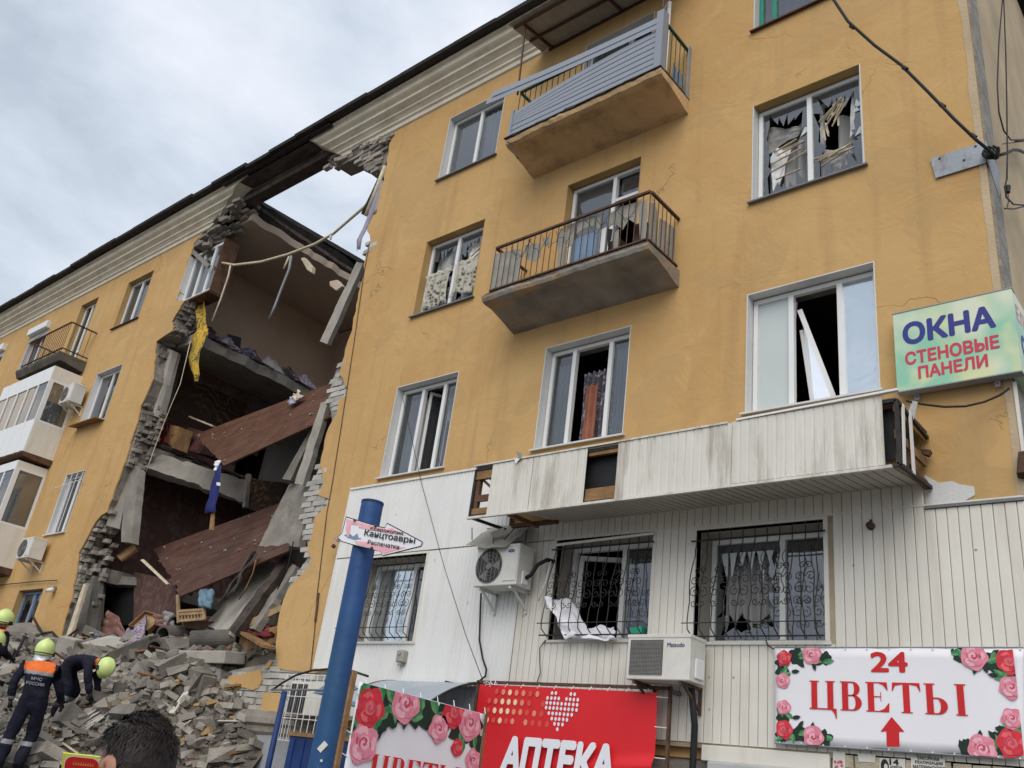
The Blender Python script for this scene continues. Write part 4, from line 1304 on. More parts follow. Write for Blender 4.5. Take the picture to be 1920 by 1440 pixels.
# ------------------------------------------------------------------ ground floor windows with wrought grilles
def scroll(c, r, start, turns, n=26, flip=1):
    pts = []
    for i in range(n + 1):
        t = i / n
        a = start + flip * turns * 2 * pi * t
        rr_ = r * (1 - 0.82 * t)
        pts.append((c[0] + rr_ * cos(a), c[1] + rr_ * sin(a)))
    return pts
def grille(key, seed):
    x0, x1, z0, z1 = GROUND_OPENINGS[key]
    g = MB()
    yb = -0.15
    def yy(z):       # the bars belly out near the foot
        t = (z - z0) / (z1 - z0)
        return yb - 0.16 * max(0.0, 1 - t / 0.85) ** 0.7 * (1.0 if t > 0.10 else (t / 0.10) ** 0.5)
    z = z0 + 0.03
    g.tube([(x0 - 0.04, yy(z), z), (x1 + 0.04, yy(z), z)], 0.009, 6)
    gr = g.build("window_grille", M['dark_iron'], house)
    z = z1 - 0.14
    MB().tube([(x0 - 0.04, yy(z), z), (x1 + 0.04, yy(z), z)], 0.009, 6).build("cross_bar", M['dark_iron'], gr)
    MB().tube([(x0 - 0.04, yy(z0 + 0.16), z0 + 0.16), (x1 + 0.04, yy(z0 + 0.16), z0 + 0.16)], 0.006, 6).build("cross_bar", M['dark_iron'], gr)
    n = 11
    for i in range(n):
        x = x0 + 0.03 + (x1 - x0 - 0.06) * i / (n - 1)
        pts = [(x + 0.02 * sin(9 * t + i) * (1 if 0.3 < t < 0.8 else 0), yy(z0 + 0.02 + (z1 - z0 - 0.04) * t), z0 + 0.02 + (z1 - z0 - 0.04) * t) for t in [k / 16 for k in range(17)]]
        pts = [(x, yb, z0 + 0.02)] + pts[1:]
        MB().tube(pts, 0.0065, 5).build("bar", M['dark_iron'], gr)
    m = 6
    for i in range(m):
        cx_ = x0 + 0.14 + (x1 - x0 - 0.28) * i / (m - 1)
        for (dx, dz, r, st, fl) in ((-0.06, 0.62, 0.055, 0.0, 1), (0.06, 0.62, 0.055, pi, -1), (-0.05, 0.50, 0.062, pi / 2, 1), (0.05, 0.49, 0.062, pi / 2, -1), (-0.035, 0.74, 0.042, 0, 1), (0.035, 0.74, 0.042, pi, -1), (-0.045, 0.37, 0.042, 0, -1), (0.045, 0.37, 0.042, pi, 1)):
            c = (cx_ + dx, z0 + dz * (z1 - z0) / 1.25)
            pts = [(p[0], yy(p[1]) - 0.012, p[1]) for p in scroll(c, r, st, 1.25, 22, fl)]
            MB().tube(pts, 0.005, 4).build("scroll", M['dark_iron'], gr)
        pts = [(cx_ + 0.02 * sin(k * 1.3), yy(z0 + (0.36 + 0.38 * k / 10) * (z1 - z0)) - 0.012, z0 + (0.36 + 0.38 * k / 10) * (z1 - z0)) for k in range(11)]
        MB().tube(pts, 0.005, 4).build("scroll", M['dark_iron'], gr)
    return gr
w, g = window('a1', (0.62,), ('film', 'glass'), lining='canopy_sheet', sill=None, yf=0.25)
w, g = window('b1', (0.58,), (None, 'glass_dusty'), lining='canopy_sheet', sill=None, yf=0.22)
sash(w, g[5][0] + 0.02, g[5][1] - 0.02, g[2] + 0.06, g[3] - 0.08, 'L', radians(24), y=0.27, fw=0.06, pane=None)
curtain("curtain", "grey blue curtain behind the right pane of the middle grilled window", -6.25, -5.75, 3.5, 4.45, 0.34, 'cloth_lilac', 5, seed=51)
w, g = window('c1', (0.60,), ('broken_wide', 'glass_dusty'), lining='canopy_sheet', sill=None, yf=0.22)
curtain("curtain", "torn white blind strips in the shattered right hand grilled window", -4.95, -4.35, 3.5, 4.42, 0.34, 'curtain_grey', 7, 0.03, hem=0.15, seed=52)
curtain("curtain", "grey blue curtain behind the right pane of the right hand grilled window", -4.15, -3.7, 3.45, 4.4, 0.36, 'cloth_lilac', 4, seed=53)
for k, key in enumerate(('a1', 'b1', 'c1')):
    grille(key, k)
for k in range(6):
    x = -4.95 + 0.11 * k
    p = Vector((x, 0.2, 4.42))
    MB().prism([p, p + Vector((0.09, 0, 0)), p + Vector((rs.uniform(0, 0.1), 0, -rs.uniform(0.12, 0.4)))], (0, 0.004, 0)).build("glass_shard", M['film_white'], w)
# white sheet spilling through the middle grille
rag("white_sheet", "white sheet spilling through the foot of the middle window grille", "sheet", [at(1022, 1120, -0.30), at(1075, 1125, -0.12), at(1110, 1195, -0.10), at(1058, 1196, -0.28)], 'white_print', bumps=0.07, seed=4)
rag("white_sheet", "white cloth lying along the sill of the middle grilled window", "sheet", [at(1085, 1180, -0.12), at(1150, 1174, -0.10), at(1155, 1198, -0.24), at(1090, 1198, -0.24)], 'white_print', bumps=0.05, seed=6)
tag(MB().obox((-5.83, -0.06, 3.47), (0.16, 0.12, 0.14), None, 0.05).build("plastic_tub", M['teal'], None, bevel=0.01, loc=(-5.83, -0.06, 3.40)), "small teal plastic tub behind the middle window grille", "tub")

# ------------------------------------------------------------------ ground floor cladding
CY = -0.10
# backing board whose dirt shows in the grooves
back = [(-11.59, 2.99), (-10.9, 2.99), (-10.9, 2.3), (XR, 2.3), (XR, 4.62), (-2.62, 4.64), (-2.62, 4.93), (-8.0, 4.93), (-8.0, 5.84), (-11.59, 5.86)]
holed(back, [rect(*GROUND_OPENINGS[k]) for k in GROUND_OPENINGS] + [rect(-4.94, -3.6, 2.301, 2.33)], CY + 0.012, -0.002).build("cladding_backing", M['clad_dirt'], house)
def cuts(x0, x1, zlo, zhi, extra=()):
    """spans of a vertical plank left free by the ground floor openings"""
    spans = [(zlo, zhi)]
    for o in list(GROUND_OPENINGS.values()) + list(extra):
        if x1 > o[0] - 0.03 and x0 < o[1] + 0.03:
            nxt = []
            for a, b in spans:
                if o[2] - 0.03 > a: nxt.append((a, min(b, o[2] - 0.03)))
                if o[3] + 0.03 < b: nxt.append((max(a, o[3] + 0.03), b))
            spans = [s for s in nxt if s[1] - s[0] > 0.02]
    return spans
def plank(x0, x1, z0, z1, y, t=0.014, ch=0.006):
    mb = MB()
    p = [(x0, y + t), (x0, y + ch * 0.5), (x0 + ch, y), (x1 - ch, y), (x1, y + ch * 0.5), (x1, y + t)]
    a = [mb.vert((q[0], q[1], z0)) for q in p]
    b = [mb.vert((q[0], q[1], z1)) for q in p]
    for k in range(5):
        mb.face(a[k], a[k + 1], b[k + 1], b[k])
    mb.face(*a); mb.face(*b[::-1])
    return mb
rc = random.Random(8)
x = -7.66
while x < XR - 0.02:
    xe = min(x + 0.094, XR)
    ztop = 4.90 if x < -2.7 else 4.62
    for a, b in cuts(x, xe, 2.35, ztop):
        if b > 4.75 and a < 4.5:
            plank(x, xe, a, 4.655, CY + rc.uniform(-0.001, 0.001)).build("cladding_plank", M['clad'], house)
            plank(x, xe, 4.675, b, CY + rc.uniform(-0.001, 0.001)).build("cladding_plank", M['clad'], house)
        else:
            plank(x, xe, a, b, CY + rc.uniform(-0.001, 0.001)).build("cladding_plank", M['clad'], house)
    x += 0.101
# ribbed sheets on the left
def ribbed(x0, x1, z0, z1, y, pitch=0.072, depth=0.008):
    mb = MB()
    xs, ys = [], []
    x = x0
    while x < x1 - 1e-4:
        for dx, dy in ((0, 0), (pitch * 0.72, 0), (pitch * 0.80, depth), (pitch * 0.92, depth)):
            if x + dx < x1:
                xs.append(x + dx); ys.append(y + dy)
        x += pitch
    xs.append(x1); ys.append(y)
    a = [mb.vert((p, q, z0)) for p, q in zip(xs, ys)]
    b = [mb.vert((p, q, z1)) for p, q in zip(xs, ys)]
    for k in range(len(xs) - 1):
        mb.face(a[k], a[k + 1], b[k + 1], b[k])
    return mb
sheets = [(-11.59, -11.03, 2.99, 4.68), (-11.59, -11.03, 4.70, 5.86), (-11.03, -9.49, 4.70, 5.85), (-9.49, -8.4, 4.70, 5.845), (-8.4, -7.68, 4.70, 5.84 if False else 4.91), (-9.49, -8.4, 2.35, 4.68), (-8.4, -7.67, 2.35, 4.68), (-11.03, -9.49, 2.35, 3.36), (-8.4, -8.0, 4.925, 5.84)]
for s in sheets:
    ribbed(*s, CY).build("cladding_sheet", M['clad_sheet'], house, fix=False)
mb = MB()
mb.bar((-11.6, CY - 0.008, 5.865), (-8.0, CY - 0.008, 5.85), 0.02, 0.035)
mb.build("cladding_trim", M['clad'], house)
MB().box(-11.612, -11.588, CY - 0.01, 0.0, 2.99, 5.87).build("cladding_trim", M['clad_sheet'], house)
MB().box(-2.6, XR, CY - 0.02, 0.0, 4.625, 4.655).build("cladding_trim", M['grey_plastic'], house)
MB().box(-7.12, XR, CY - 0.006, CY + 0.004, 4.655, 4.675).build("cladding_trim", M['clad'], house)
for k, (x0, x1, z0, z1) in GROUND_OPENINGS.items():
    mb = MB()
    mb.box(x0 - 0.06, x1 + 0.06, CY - 0.02, 0.05, z0 - 0.035, z0 - 0.005)
    mb.box(x0 - 0.045, x0, CY - 0.008, 0.05, z0, z1)
    mb.box(x1, x1 + 0.045, CY - 0.008, 0.05, z0, z1)
    mb.box(x0 - 0.045, x1 + 0.045, CY - 0.009, 0.05, z1, z1 + 0.03)
    mb.build("opening_trim", M['clad'], house)
MB().tube([at(1043, 1022, -0.20), at(1225, 1000, -0.16)], 0.018, 7).build("loose_trim_pipe", M['clad'], house)
for px, py in ((520, 0),):
    pass
for (px, py) in ((695, 1150), (742, 965), (815, 1050), (877, 1130), (980, 1155), (1450, 1060), (1600, 1060), (1330, 1270), (1375, 1270), (1330, 1330), (1830, 1030)):
    p = at(px, py, CY - 0.004)
    MB().obox(p, (0.011, 0.006, 0.016), Matrix.Rotation(px, 3, 'Y'), 0.3).build("shrapnel_hole", M['clad_dirt'], house)

# roller shutter and the stone veneer to its right
sh = MB().box(-4.94, -3.60, CY - 0.02, 0.02, 2.18, 2.33).build("roller_shutter", M['clad'], house, bevel=0.006)
for i in range(18):
    z = 2.12 - i * 0.10
    MB().prism([(-4.88, -0.02, z - 0.09), (-4.88, -0.045, z - 0.045), (-4.88, -0.02, z)], (1.22, 0, 0)).build("shutter_slat", M['shutter'], sh)
MB().box(-4.86, -3.68, CY - 0.05, -0.02, 2.05, 2.18).build("shutter_box", M['shutter'], sh, bevel=0.02)
ver = MB().box(-3.58, XR, CY + 0.012, 0.0, 0.0, 2.36).build("veneer_wall", M['mortar_light'], house)
rv = random.Random(9)
z = 2.34
while z > 1.4:
    h = rv.uniform(0.09, 0.14); x = -3.56
    while x < XR - 0.02:
        wv = min(rv.uniform(0.12, 0.3), XR - x)
        MB().obox((x + wv / 2, CY + 0.004, z - h / 2), (wv - 0.012, 0.03, h - 0.012), None, 0.04, rv).build("veneer_stone", M['tile'], ver)
        x += wv
    z -= h

# ------------------------------------------------------------------ long boxed canopy over the ground floor
FY = -0.90
can = MB()
for (p, q) in (((-7.97, FY, 5.45), (-2.56, FY, 5.45)), ((-7.97, FY, 4.80), (-2.56, FY, 4.80)), ((-7.97, FY, 4.80), (-7.97, FY, 5.45)), ((-7.97, -0.1, 4.85), (-7.97, FY, 4.80)), ((-2.56, -0.02, 4.87), (-2.56, FY, 4.80)), ((-7.97, -0.1, 5.40), (-7.97, FY, 5.45)), ((-2.56, FY, 4.8), (-2.56, FY, 5.45)), ((-2.56, -0.02, 5.4), (-2.56, FY, 5.45))):
    can.bar(p, q, 0.035, 0.035)
can = can.build("canopy_box", M['dark_iron'], house)
def front(x0, x1, z0, z1, y=FY - 0.03):
    return ribbed(x0, x1, z0, z1, y, 0.10, 0.006)
seams = [-7.66, -7.12, -6.28]
front(-7.66, -6.98, 4.80, 5.48).build("fascia_panel", M['fascia'], can, fix=False)
front(-6.97, -6.14, 4.795, 5.485, FY - 0.032).build("fascia_panel", M['fascia'], can, fix=False)
front(-5.70, -4.25, 4.80, 5.49, FY - 0.031).build("fascia_panel", M['fascia'], can, fix=False)
front(-4.245, -2.68, 4.803, 5.50, FY - 0.033).build("fascia_panel", M['fascia'], can, fix=False)
MB().box(-7.99, -2.62, FY - 0.045, FY - 0.005, 4.765, 4.795).build("fascia_trim", M['fascia'], can)
MB().bar((-7.99, FY - 0.02, 5.495), (-4.3, FY - 0.02, 5.50), 0.05, 0.02).build("fascia_trim", M['fascia'], can)
MB().bar((-4.2, FY - 0.02, 5.515), (-2.52, FY - 0.04, 5.535), 0.05, 0.022).build("fascia_trim", M['frame_white'], can)
for (a, b, wd, ht, mt) in (((-7.96, FY + 0.02, 5.37), (-7.66, FY + 0.02, 5.37), 0.05, 0.12, 'wood'), ((-7.96, FY + 0.02, 4.87), (-7.66, FY + 0.02, 4.87), 0.05, 0.08, 'wood'), ((-7.94, FY + 0.02, 5.05), (-7.66, FY + 0.03, 5.05), 0.03, 0.09, 'wood_brown'), ((-7.88, FY + 0.05, 5.32), (-7.72, FY + 0.05, 5.20), 0.03, 0.03, 'wood_brown'),
                           ((-6.14, FY + 0.02, 5.43), (-5.7, FY + 0.02, 5.43), 0.05, 0.09, 'wood'), ((-6.14, FY + 0.02, 4.89), (-5.7, FY + 0.02, 4.89), 0.05, 0.16, 'wood'), ((-7.92, FY + 0.04, 4.80), (-7.92, FY + 0.04, 5.42), 0.06, 0.06, 'wood_brown'),
                           ((-7.4, -0.2, 4.84), (-7.4, FY + 0.1, 4.82), 0.05, 0.05, 'wood'), ((-7.75, -0.3, 4.84), (-7.0, -0.3, 4.84), 0.06, 0.05, 'wood_brown')):
    MB().bar(a, b, wd, ht).build("timber", M[mt], can)
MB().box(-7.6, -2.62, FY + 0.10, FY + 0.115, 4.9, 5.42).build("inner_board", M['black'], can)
MB().box(-7.97, -2.56, FY, 0.0, 5.47, 5.483).build("canopy_top", M['canopy_sheet'], can)
x = -7.06
while x < -2.62:
    skew = 0.32 * max(0, (-6.75 - x) / 0.35) if x < -6.75 else 0
    mb = MB().prism([(x, FY, 4.775), (x + 0.086, FY, 4.775), (x + 0.086, CY, 4.885), (x, CY, 4.885)], (0, 0, 0.012))
    mb.build("soffit_plank", M['soffit'], can)
    x += 0.101
MB().prism([(-7.06, FY, 4.789), (-2.6, FY, 4.789), (-2.6, CY, 4.90), (-7.06, CY, 4.90)], (0, 0, 0.01)).build("soffit_backing", M['clad_dirt'], can)
# right end: a few strips left on the timber
for (y0, y1, mt, tl) in ((FY + 0.05, FY + 0.10, 'frame_white', 0.06), (FY + 0.30, FY + 0.36, 'frame_white', 0.0)):
    MB().prism([(-2.55, y0, 4.82), (-2.55, y1, 4.82), (-2.55, y1 + tl, 5.46), (-2.55, y0 + tl, 5.46)], (0.015, 0, 0)).build("end_strip", M[mt], can)
for z, mt in ((5.40, 'wood'), (5.12, 'wood'), (4.88, 'wood_brown')):
    MB().box(-2.60, -2.57, FY + 0.02, -0.06, z - 0.045, z + 0.045).build("timber", M[mt], can)
MB().bar((-2.57, FY + 0.42, 5.42), (-2.50, FY + 0.36, 5.58), 0.05, 0.03).build("end_strip", M['frame_white'], can)
MB().obox(at(1738, 850, -0.1), (0.10, 0.06, 0.05), Matrix.Rotation(0.3, 3, 'Y'), 0.25).build("bracket_stub", M['rust'], house)
mb = MB().prism([at(965, 868, FY - 0.03), at(975, 862, FY - 0.06), at(978, 850, FY - 0.06), at(968, 845, FY - 0.04), at(972, 858, FY - 0.03)], (0, 0.006, 0))
mb.build("bent_flashing", M['galvanised'], can)
MB().prism([at(963, 858, FY - 0.04), at(974, 860, FY - 0.05), at(967, 870, FY - 0.05)], (0, 0.005, 0)).build("bent_flashing", M['frame_white'], can)

# ------------------------------------------------------------------ balcony with torn sheets, third floor
BX0, BX1 = -8.50, -5.58
def railing(parent, x0, x1, yf, z0, z1, n, nside, mat_, r=0.007, top=0.035, side='LR', bar_name="baluster"):
    for z, ht in ((z1, top), (z0 + 0.05, 0.025)):
        MB().box(x0, x1, yf - 0.02, yf + 0.02, z - ht / 2, z + ht / 2).build("handrail" if z == z1 else "bottom_rail", M[mat_], parent)
        for s in side:
            xx = x0 if s == 'L' else x1
            MB().box(xx - 0.02, xx + 0.02, yf + 0.02, 0.0, z - ht / 2, z + ht / 2).build("handrail" if z == z1 else "bottom_rail", M[mat_], parent)
    for i in range(n + 1):
        xx = x0 + (x1 - x0) * i / n
        MB().tube([(xx, yf, z0 - 0.02), (xx, yf, z1)], r, 5).build(bar_name, M[mat_], parent)
    for s in side:
        xx = x0 if s == 'L' else x1
        for i in range(1, nside):
            y = yf + (0 - yf) * i / nside
            MB().tube([(xx, y, z0 - 0.02), (xx, y, z1)], r, 5).build(bar_name, M[mat_], parent)
def moulded_slab(x0, x1, yf, zt, zf, zw, material, lip=0.09, name="balcony"):
    """slab whose soffit curves down towards the wall"""
    prof = [(0.0, zt), (yf, zt), (yf, zt - lip * 0.45), (yf + 0.02, zt - lip), (yf + 0.09, zf), (yf * 0.70, zf - 0.005), (yf * 0.55, zf - 0.03), (yf * 0.35, (zf + zw) / 2), (yf * 0.15, zw + 0.02), (0.0, zw)]
    mb = MB()
    n = 60
    rows = []
    for i in range(n + 1):
        x = x0 + (x1 - x0) * i / n
        inset = 0.0
        rows.append([mb.vert((x, y + ((noise.noise((x * 3, z * 5, 0)) * 0.018 + noise.noise((x * 11, z * 9, 4)) * 0.012) if y < 0 else 0), z + noise.noise((x * 2.1, y * 4, 7)) * 0.012 + noise.noise((x * 9, y * 12, 2)) * 0.010)) for y, z in prof])
    for a, b in zip(rows, rows[1:]):
        for k in range(len(prof) - 1):
            mb.face(a[k], a[k + 1], b[k + 1], b[k])
    mb.face(*rows[0]); mb.face(*rows[-1][::-1])
    return mb.build(name, M[material], house)
bal = moulded_slab(BX0, BX1, -0.80, 8.33, 8.22, 8.07, 'slab_soffit')
railing(bal, BX0 + 0.08, BX1 - 0.06, -0.74, 8.38, 9.20, 25, 7, 'rust')
zs4 = lambda a, b: (900 + a * 390 / 1872, 340 + b * 300 / 1440)
sheets_px = [([(125, 660), (365, 605), (385, 650), (330, 925), (90, 1010)], 'fibre'), ([(400, 575), (490, 562), (550, 560), (540, 680), (480, 722), (410, 700)], 'fibre'), ([(560, 522), (620, 500), (645, 560), (570, 585)], 'fibre'),
             ([(690, 520), (735, 420), (780, 470), (742, 760), (690, 800), (705, 640)], 'fibre'), ([(785, 400), (860, 362), (835, 565), (780, 600)], 'canopy_sheet'), ([(865, 362), (1040, 300), (1020, 400), (940, 420), (865, 480)], 'fibre'),
             ([(850, 525), (1060, 440), (1030, 680), (825, 730)], 'blue_pale'), ([(1085, 440), (1138, 410), (1112, 662), (1066, 632)], 'frame_white'), ([(1150, 300), (1290, 215), (1272, 425), (1210, 380), (1150, 412)], 'fibre'),
             ([(1292, 222), (1420, 182), (1408, 385), (1340, 340), (1282, 440)], 'canopy_sheet'), ([(1422, 195), (1500, 170), (1500, 420), (1480, 590), (1440, 540)], 'fibre'), ([(1200, 470), (1250, 430), (1240, 640), (1200, 655)], 'fibre'), ([(1040, 330), (1085, 290), (1080, 430), (1050, 420)], 'fibre'), ([(1140, 420), (1190, 430), (1180, 520), (1150, 590)], 'black')]
for i, (poly, mt) in enumerate(sheets_px):
    y = -0.70 + 0.004 * (i % 5)
    MB().prism([at(*zs4(a, b), y) for a, b in poly], (0, 0.006, 0)).build("torn_sheet", M[mt], bal)
xr_ = BX1 - 0.085
for poly, mt in (([(-0.68, 8.45), (-0.50, 8.45), (-0.52, 9.0), (-0.60, 9.10), (-0.70, 9.05)], 'fibre'), ([(-0.48, 8.44), (-0.27, 8.42), (-0.25, 9.0), (-0.45, 8.95)], 'canopy_sheet'), ([(-0.25, 8.42), (-0.04, 8.42), (-0.04, 9.02), (-0.22, 9.0)], 'fibre')):
    MB().prism([(xr_, a, b) for a, b in poly], (0.006, 0, 0)).build("torn_sheet", M[mt], bal)
rw = random.Random(14)
for k in range(9):      # loose wires tangled in the rail
    x = rw.uniform(BX0 + 0.2, BX1 - 0.5)
    pts = [(x + 0.05 * j + rw.uniform(-0.03, 0.03), -0.77 + rw.uniform(-0.02, 0.02), 9.1 - 0.28 * sin(pi * j / 8) * rw.uniform(0.6, 1.2)) for j in range(9)]
    MB().tube(pts, 0.004, 4).build("loose_wire", M['black'], bal)
MB().prism([(BX0 + 0.02, -0.78, 8.34), (BX1 - 0.02, -0.78, 8.34), (BX1 - 0.02, -0.62, 8.34), (BX0 + 0.02, -0.62, 8.34)], (0, 0, 0.03)).build("floor_edge", M['roof_wood'], bal)
# bits lying on that balcony
tag(MB().obox((-8.05, -0.66, 8.42), (0.34, 0.12, 0.10), Matrix.Rotation(0.1, 3, 'Y'), 0.15).build("bundle", M['cloth_quilt'], None, bevel=0.02, loc=(-8.05, -0.66, 8.36)), "crumpled bundle at the left foot of the torn balcony", "bundle")
tag(MB().box(-6.05, -5.85, -0.5, -0.2, 8.33, 8.95).build("wooden_crate", M['wood_brown'], None, bevel=0.01, loc=(-6.0, -0.4, 8.33)), "dark wooden cupboard standing on the torn balcony", "cupboard")
tag(MB().box(-6.5, -6.3, -0.45, -0.2, 8.33, 8.85).build("box", M['room_dark'], None, bevel=0.01, loc=(-6.4, -0.3, 8.33)), "dark box standing on the torn balcony", "box")

# ------------------------------------------------------------------ balcony with blue grey siding, top floor
ball = moulded_slab(-8.55, -5.58, -0.80, 11.34, 11.22, 11.08, 'slab_ochre')
railing(ball, -8.44, -5.64, -0.72, 11.40, 12.36, 24, 6, 'green_rail', r=0.007)
nst = 8
for i in range(nst):       # lower boards lie straight, upper ones have sprung loose at the left
    z = 11.30 + i * 0.108
    sag = 0.0 if i < 4 else -0.035 * (i - 3) * 1.1
    def fn(u, v, i=i, z=z, sag=sag):
        x = -8.50 + (2.82) * u
        k = (1 - u) ** 2.0
        zz = z + sag * k * 1.6 + 0.116 * v * (1 - 0.25 * k * (i >= 4))
        return (x, -0.765 - 0.010 * (1 - v) - 0.003 * sin(pi * v), zz)
    MB().grid(fn, 16, 3).build("siding_board", M['siding'], ball, solid=0.004, fix=False)
for i in range(2):         # two top boards swung up and out past the corner
    def fn(u, v, i=i):
        x = -9.06 + i * 0.10 + (3.38 - i * 0.10) * u
        k = (1 - u)
        zz = 12.19 + i * 0.0 + 0.165 * v - 0.02 + i * 0.16 * 0.0 + 0.04 * u + 0.18 * sin(pi * u) * 0.25
        zz = 12.165 + 0.112 * i + 0.122 * v + 0.10 * k
        return (x, -0.79 - 0.10 * k * k - 0.010 * (1 - v), zz)
    MB().grid(fn, 18, 3).build("siding_board", M['siding'], ball, solid=0.004, fix=False)
MB().box(-5.72, -5.60, -0.80, -0.76, 11.30, 12.52).build("corner_post_trim", M['siding'], ball)
MB().box(-5.62, -5.598, -0.76, -0.66, 11.30, 12.52).build("corner_post_trim", M['siding'], ball)
MB().box(-8.52, -8.47, -0.79, -0.745, 11.28, 11.95).build("corner_post_trim", M['siding'], ball)
MB().box(-8.56, -5.57, -0.83, -0.76, 11.345, 11.36).build("drip_edge", M['dark_iron'], ball)
MB().box(-5.63, -5.575, -0.76, 0.0, 11.345, 11.36).build("drip_edge", M['dark_iron'], ball)
for z in (11.55, 11.75):
    pass
for k in range(6):
    x = -5.66
    y = -0.36 + 0.055 * k
    MB().bar((x, y, 11.36), (x, y + 0.01, 11.85 - 0.05 * (k % 3)), 0.02, 0.012).build("plastic_slat", M['blue_pale'], ball)
MB().bar((-8.48, -0.78, 11.26), (-8.28, -0.72, 10.90), 0.05, 0.02).build("dangling_flashing", M['dark_iron'], ball)
MB().bar((-5.6, -0.03, 11.3), (-5.6, -0.03, 12.4), 0.03, 0.05).build("rail_post", M['galvanised'], ball)
tag(MB().box(-8.28, -8.05, -0.5, -0.3, 11.34, 11.95).build("cabinet", M['grey_plastic'], None, bevel=0.01, loc=(-8.2, -0.4, 11.34)), "dark cabinet at the left end of the sided balcony", "cabinet")
for k in range(5):
    p = Vector((-8.3 + 0.55 * k, -0.815, 11.352)); MB().obox(p, (rw.uniform(0.1, 0.3), 0.03, 0.03), None, 0.3, rw).build("crumbled_edge", M['roof_wood'], ball)
# sheet roof on steel over that balcony
rf = MB()
RX0, RX1 = -8.72, -5.55
zf, zw = 13.88, 14.02
for a, b in (((RX0, -0.86, zf), (RX1, -0.86, zf)), ((RX0, -0.42, (zf + zw) / 2), (RX1, -0.42, (zf + zw) / 2)), ((RX0 + 0.12, -0.02, zw), (RX1, -0.02, zw)), ((RX0 + 0.2, -0.86, zf), (RX0 + 0.2, 0.0, zw)), ((-7.0, -0.86, zf), (-7.0, 0.0, zw)), ((RX1, -0.86, zf), (RX1, 0, zw))):
    rf.bar(a, b, 0.035, 0.045)
rf = rf.build("balcony_roof", M['brown_paint'], house)
mb = MB()
nx = 58
for i in range(nx + 1):
    x = RX0 - 0.05 + (RX1 - RX0 + 0.05) * i / nx
    dz = 0.014 if (i // 2) % 2 else 0.0
    a, b = mb.vert((x, -0.98, zf + 0.025 + dz)), mb.vert((x, 0.0, zw + 0.04 + dz))
    if i:
        mb.face(la, lb, b, a)
    la, lb = a, b
mb.build("roof_sheet", M['canopy_sheet'], rf, solid=0.004, fix=False)
MB().tube([(-8.50, -0.80, 13.86), (-8.47, -0.76, 12.3)], 0.018, 7).build("post", M['brown_paint'], rf)
MB().tube([(-5.66, -0.74, 13.86), (-5.66, -0.74, 12.3)], 0.018, 7).build("post", M['brown_paint'], rf)

# ------------------------------------------------------------------ left hand balconies
LX1 = -24.9
lb4 = moulded_slab(-27.8, LX1, -0.80, 11.22, 10.98, 10.88, 'concrete_dark', lip=0.1)
railing(lb4, -27.7, LX1 - 0.06, -0.74, 11.3, 12.17, 20, 5, 'rust', r=0.008)
for x in (-27.7, -24.96):
    MB().tube([(x, -0.76, 12.16), (x - 1.2, 0.0, 13.3)] if x < -26 else [(x, -0.75, 12.17), (-24.9, 0.0, 12.15)], 0.008, 5).build("stay_rod", M['rust'], lb4)
def enclosed(x0, x1, z0, zsill, zhead, z1, name="enclosed_balcony"):
    b = moulded_slab(x0 - 0.02, x1 + 0.02, -0.84, z0 + 0.02, z0 - 0.10, z0 - 0.16, 'wood_brown', lip=0.06, name=name)
    yf = -0.80
    n = 6
    for i in range(n):
        a = x0 + (x1 - x0) * i / n
        c = x0 + (x1 - x0) * (i + 1) / n
        MB().box(a + 0.006, c - 0.006, yf, yf + 0.02, z0 + 0.02, zsill).build("parapet_panel", M['frame_white'], b)
        MB().box(a + 0.006, c - 0.006, yf, yf + 0.02, zhead, z1).build("header_panel", M['frame_white'], b)
    MB().box(x1 - 0.02, x1, yf + 0.02, 0.0, z0 + 0.02, zsill).build("parapet_panel", M['clad'], b)
    MB().box(x1 - 0.02, x1, yf + 0.02, 0.0, zhead, z1).build("header_panel", M['clad'], b)
    f = MB()
    for z in (zsill + 0.03, zhead - 0.03):
        f.box(x0, x1, yf, yf + 0.05, z - 0.03, z + 0.03)
        f.box(x1 - 0.05, x1 + 0.002, yf + 0.05, 0.0, z - 0.03, z + 0.03)
    m = 5
    for i in range(m + 1):
        a = x0 + (x1 - x0) * i / m
        f.box(max(x0, a - 0.03), min(x1, a + 0.03), yf - 0.002, yf + 0.048, zsill + 0.06, zhead - 0.06)
    f.box(x1 - 0.048, x1 + 0.004, yf, yf + 0.12, zsill + 0.06, zhead - 0.06)
    f.box(x1 - 0.05, x1 + 0.002, -0.06, 0.0, zsill + 0.06, zhead - 0.06)
    f.build("glazing_frame", M['frame_white'], b)
    for i in range(m):
        a = x0 + (x1 - x0) * i / m; c = x0 + (x1 - x0) * (i + 1) / m
        MB().poly([(a + 0.03, yf + 0.025, zsill + 0.06), (c - 0.03, yf + 0.025, zsill + 0.06), (c - 0.03, yf + 0.025, zhead - 0.06), (a + 0.03, yf + 0.025, zhead - 0.06)]).build("pane", M['glass'], b, fix=False)
    MB().poly([(x1 - 0.02, yf + 0.1, zsill + 0.06), (x1 - 0.02, -0.06, zsill + 0.06), (x1 - 0.02, -0.06, zhead - 0.06), (x1 - 0.02, yf + 0.1, zhead - 0.06)]).build("pane", M['glass_dusty'], b, fix=False)
    return b
enclosed(-28.3, -24.82, 8.20, 9.10, 10.35, 10.74)
enclosed(-28.3, -24.90, 5.25, 6.3, 7.80, 7.98)
curtain("curtain", "pale curtains inside the lower glazed balcony at the left edge", -25.2, -24.97, 6.4, 7.7, -0.5, 'curtain_white', 3, seed=61)
tag(MB().box(-25.05, -24.86, -0.65, -0.2, 9.15, 9.75).build("stored_box", M['curtain_grey'], None, loc=(-25, -0.4, 9.15)), "pale stored box behind the end pane of the upper glazed balcony", "box")

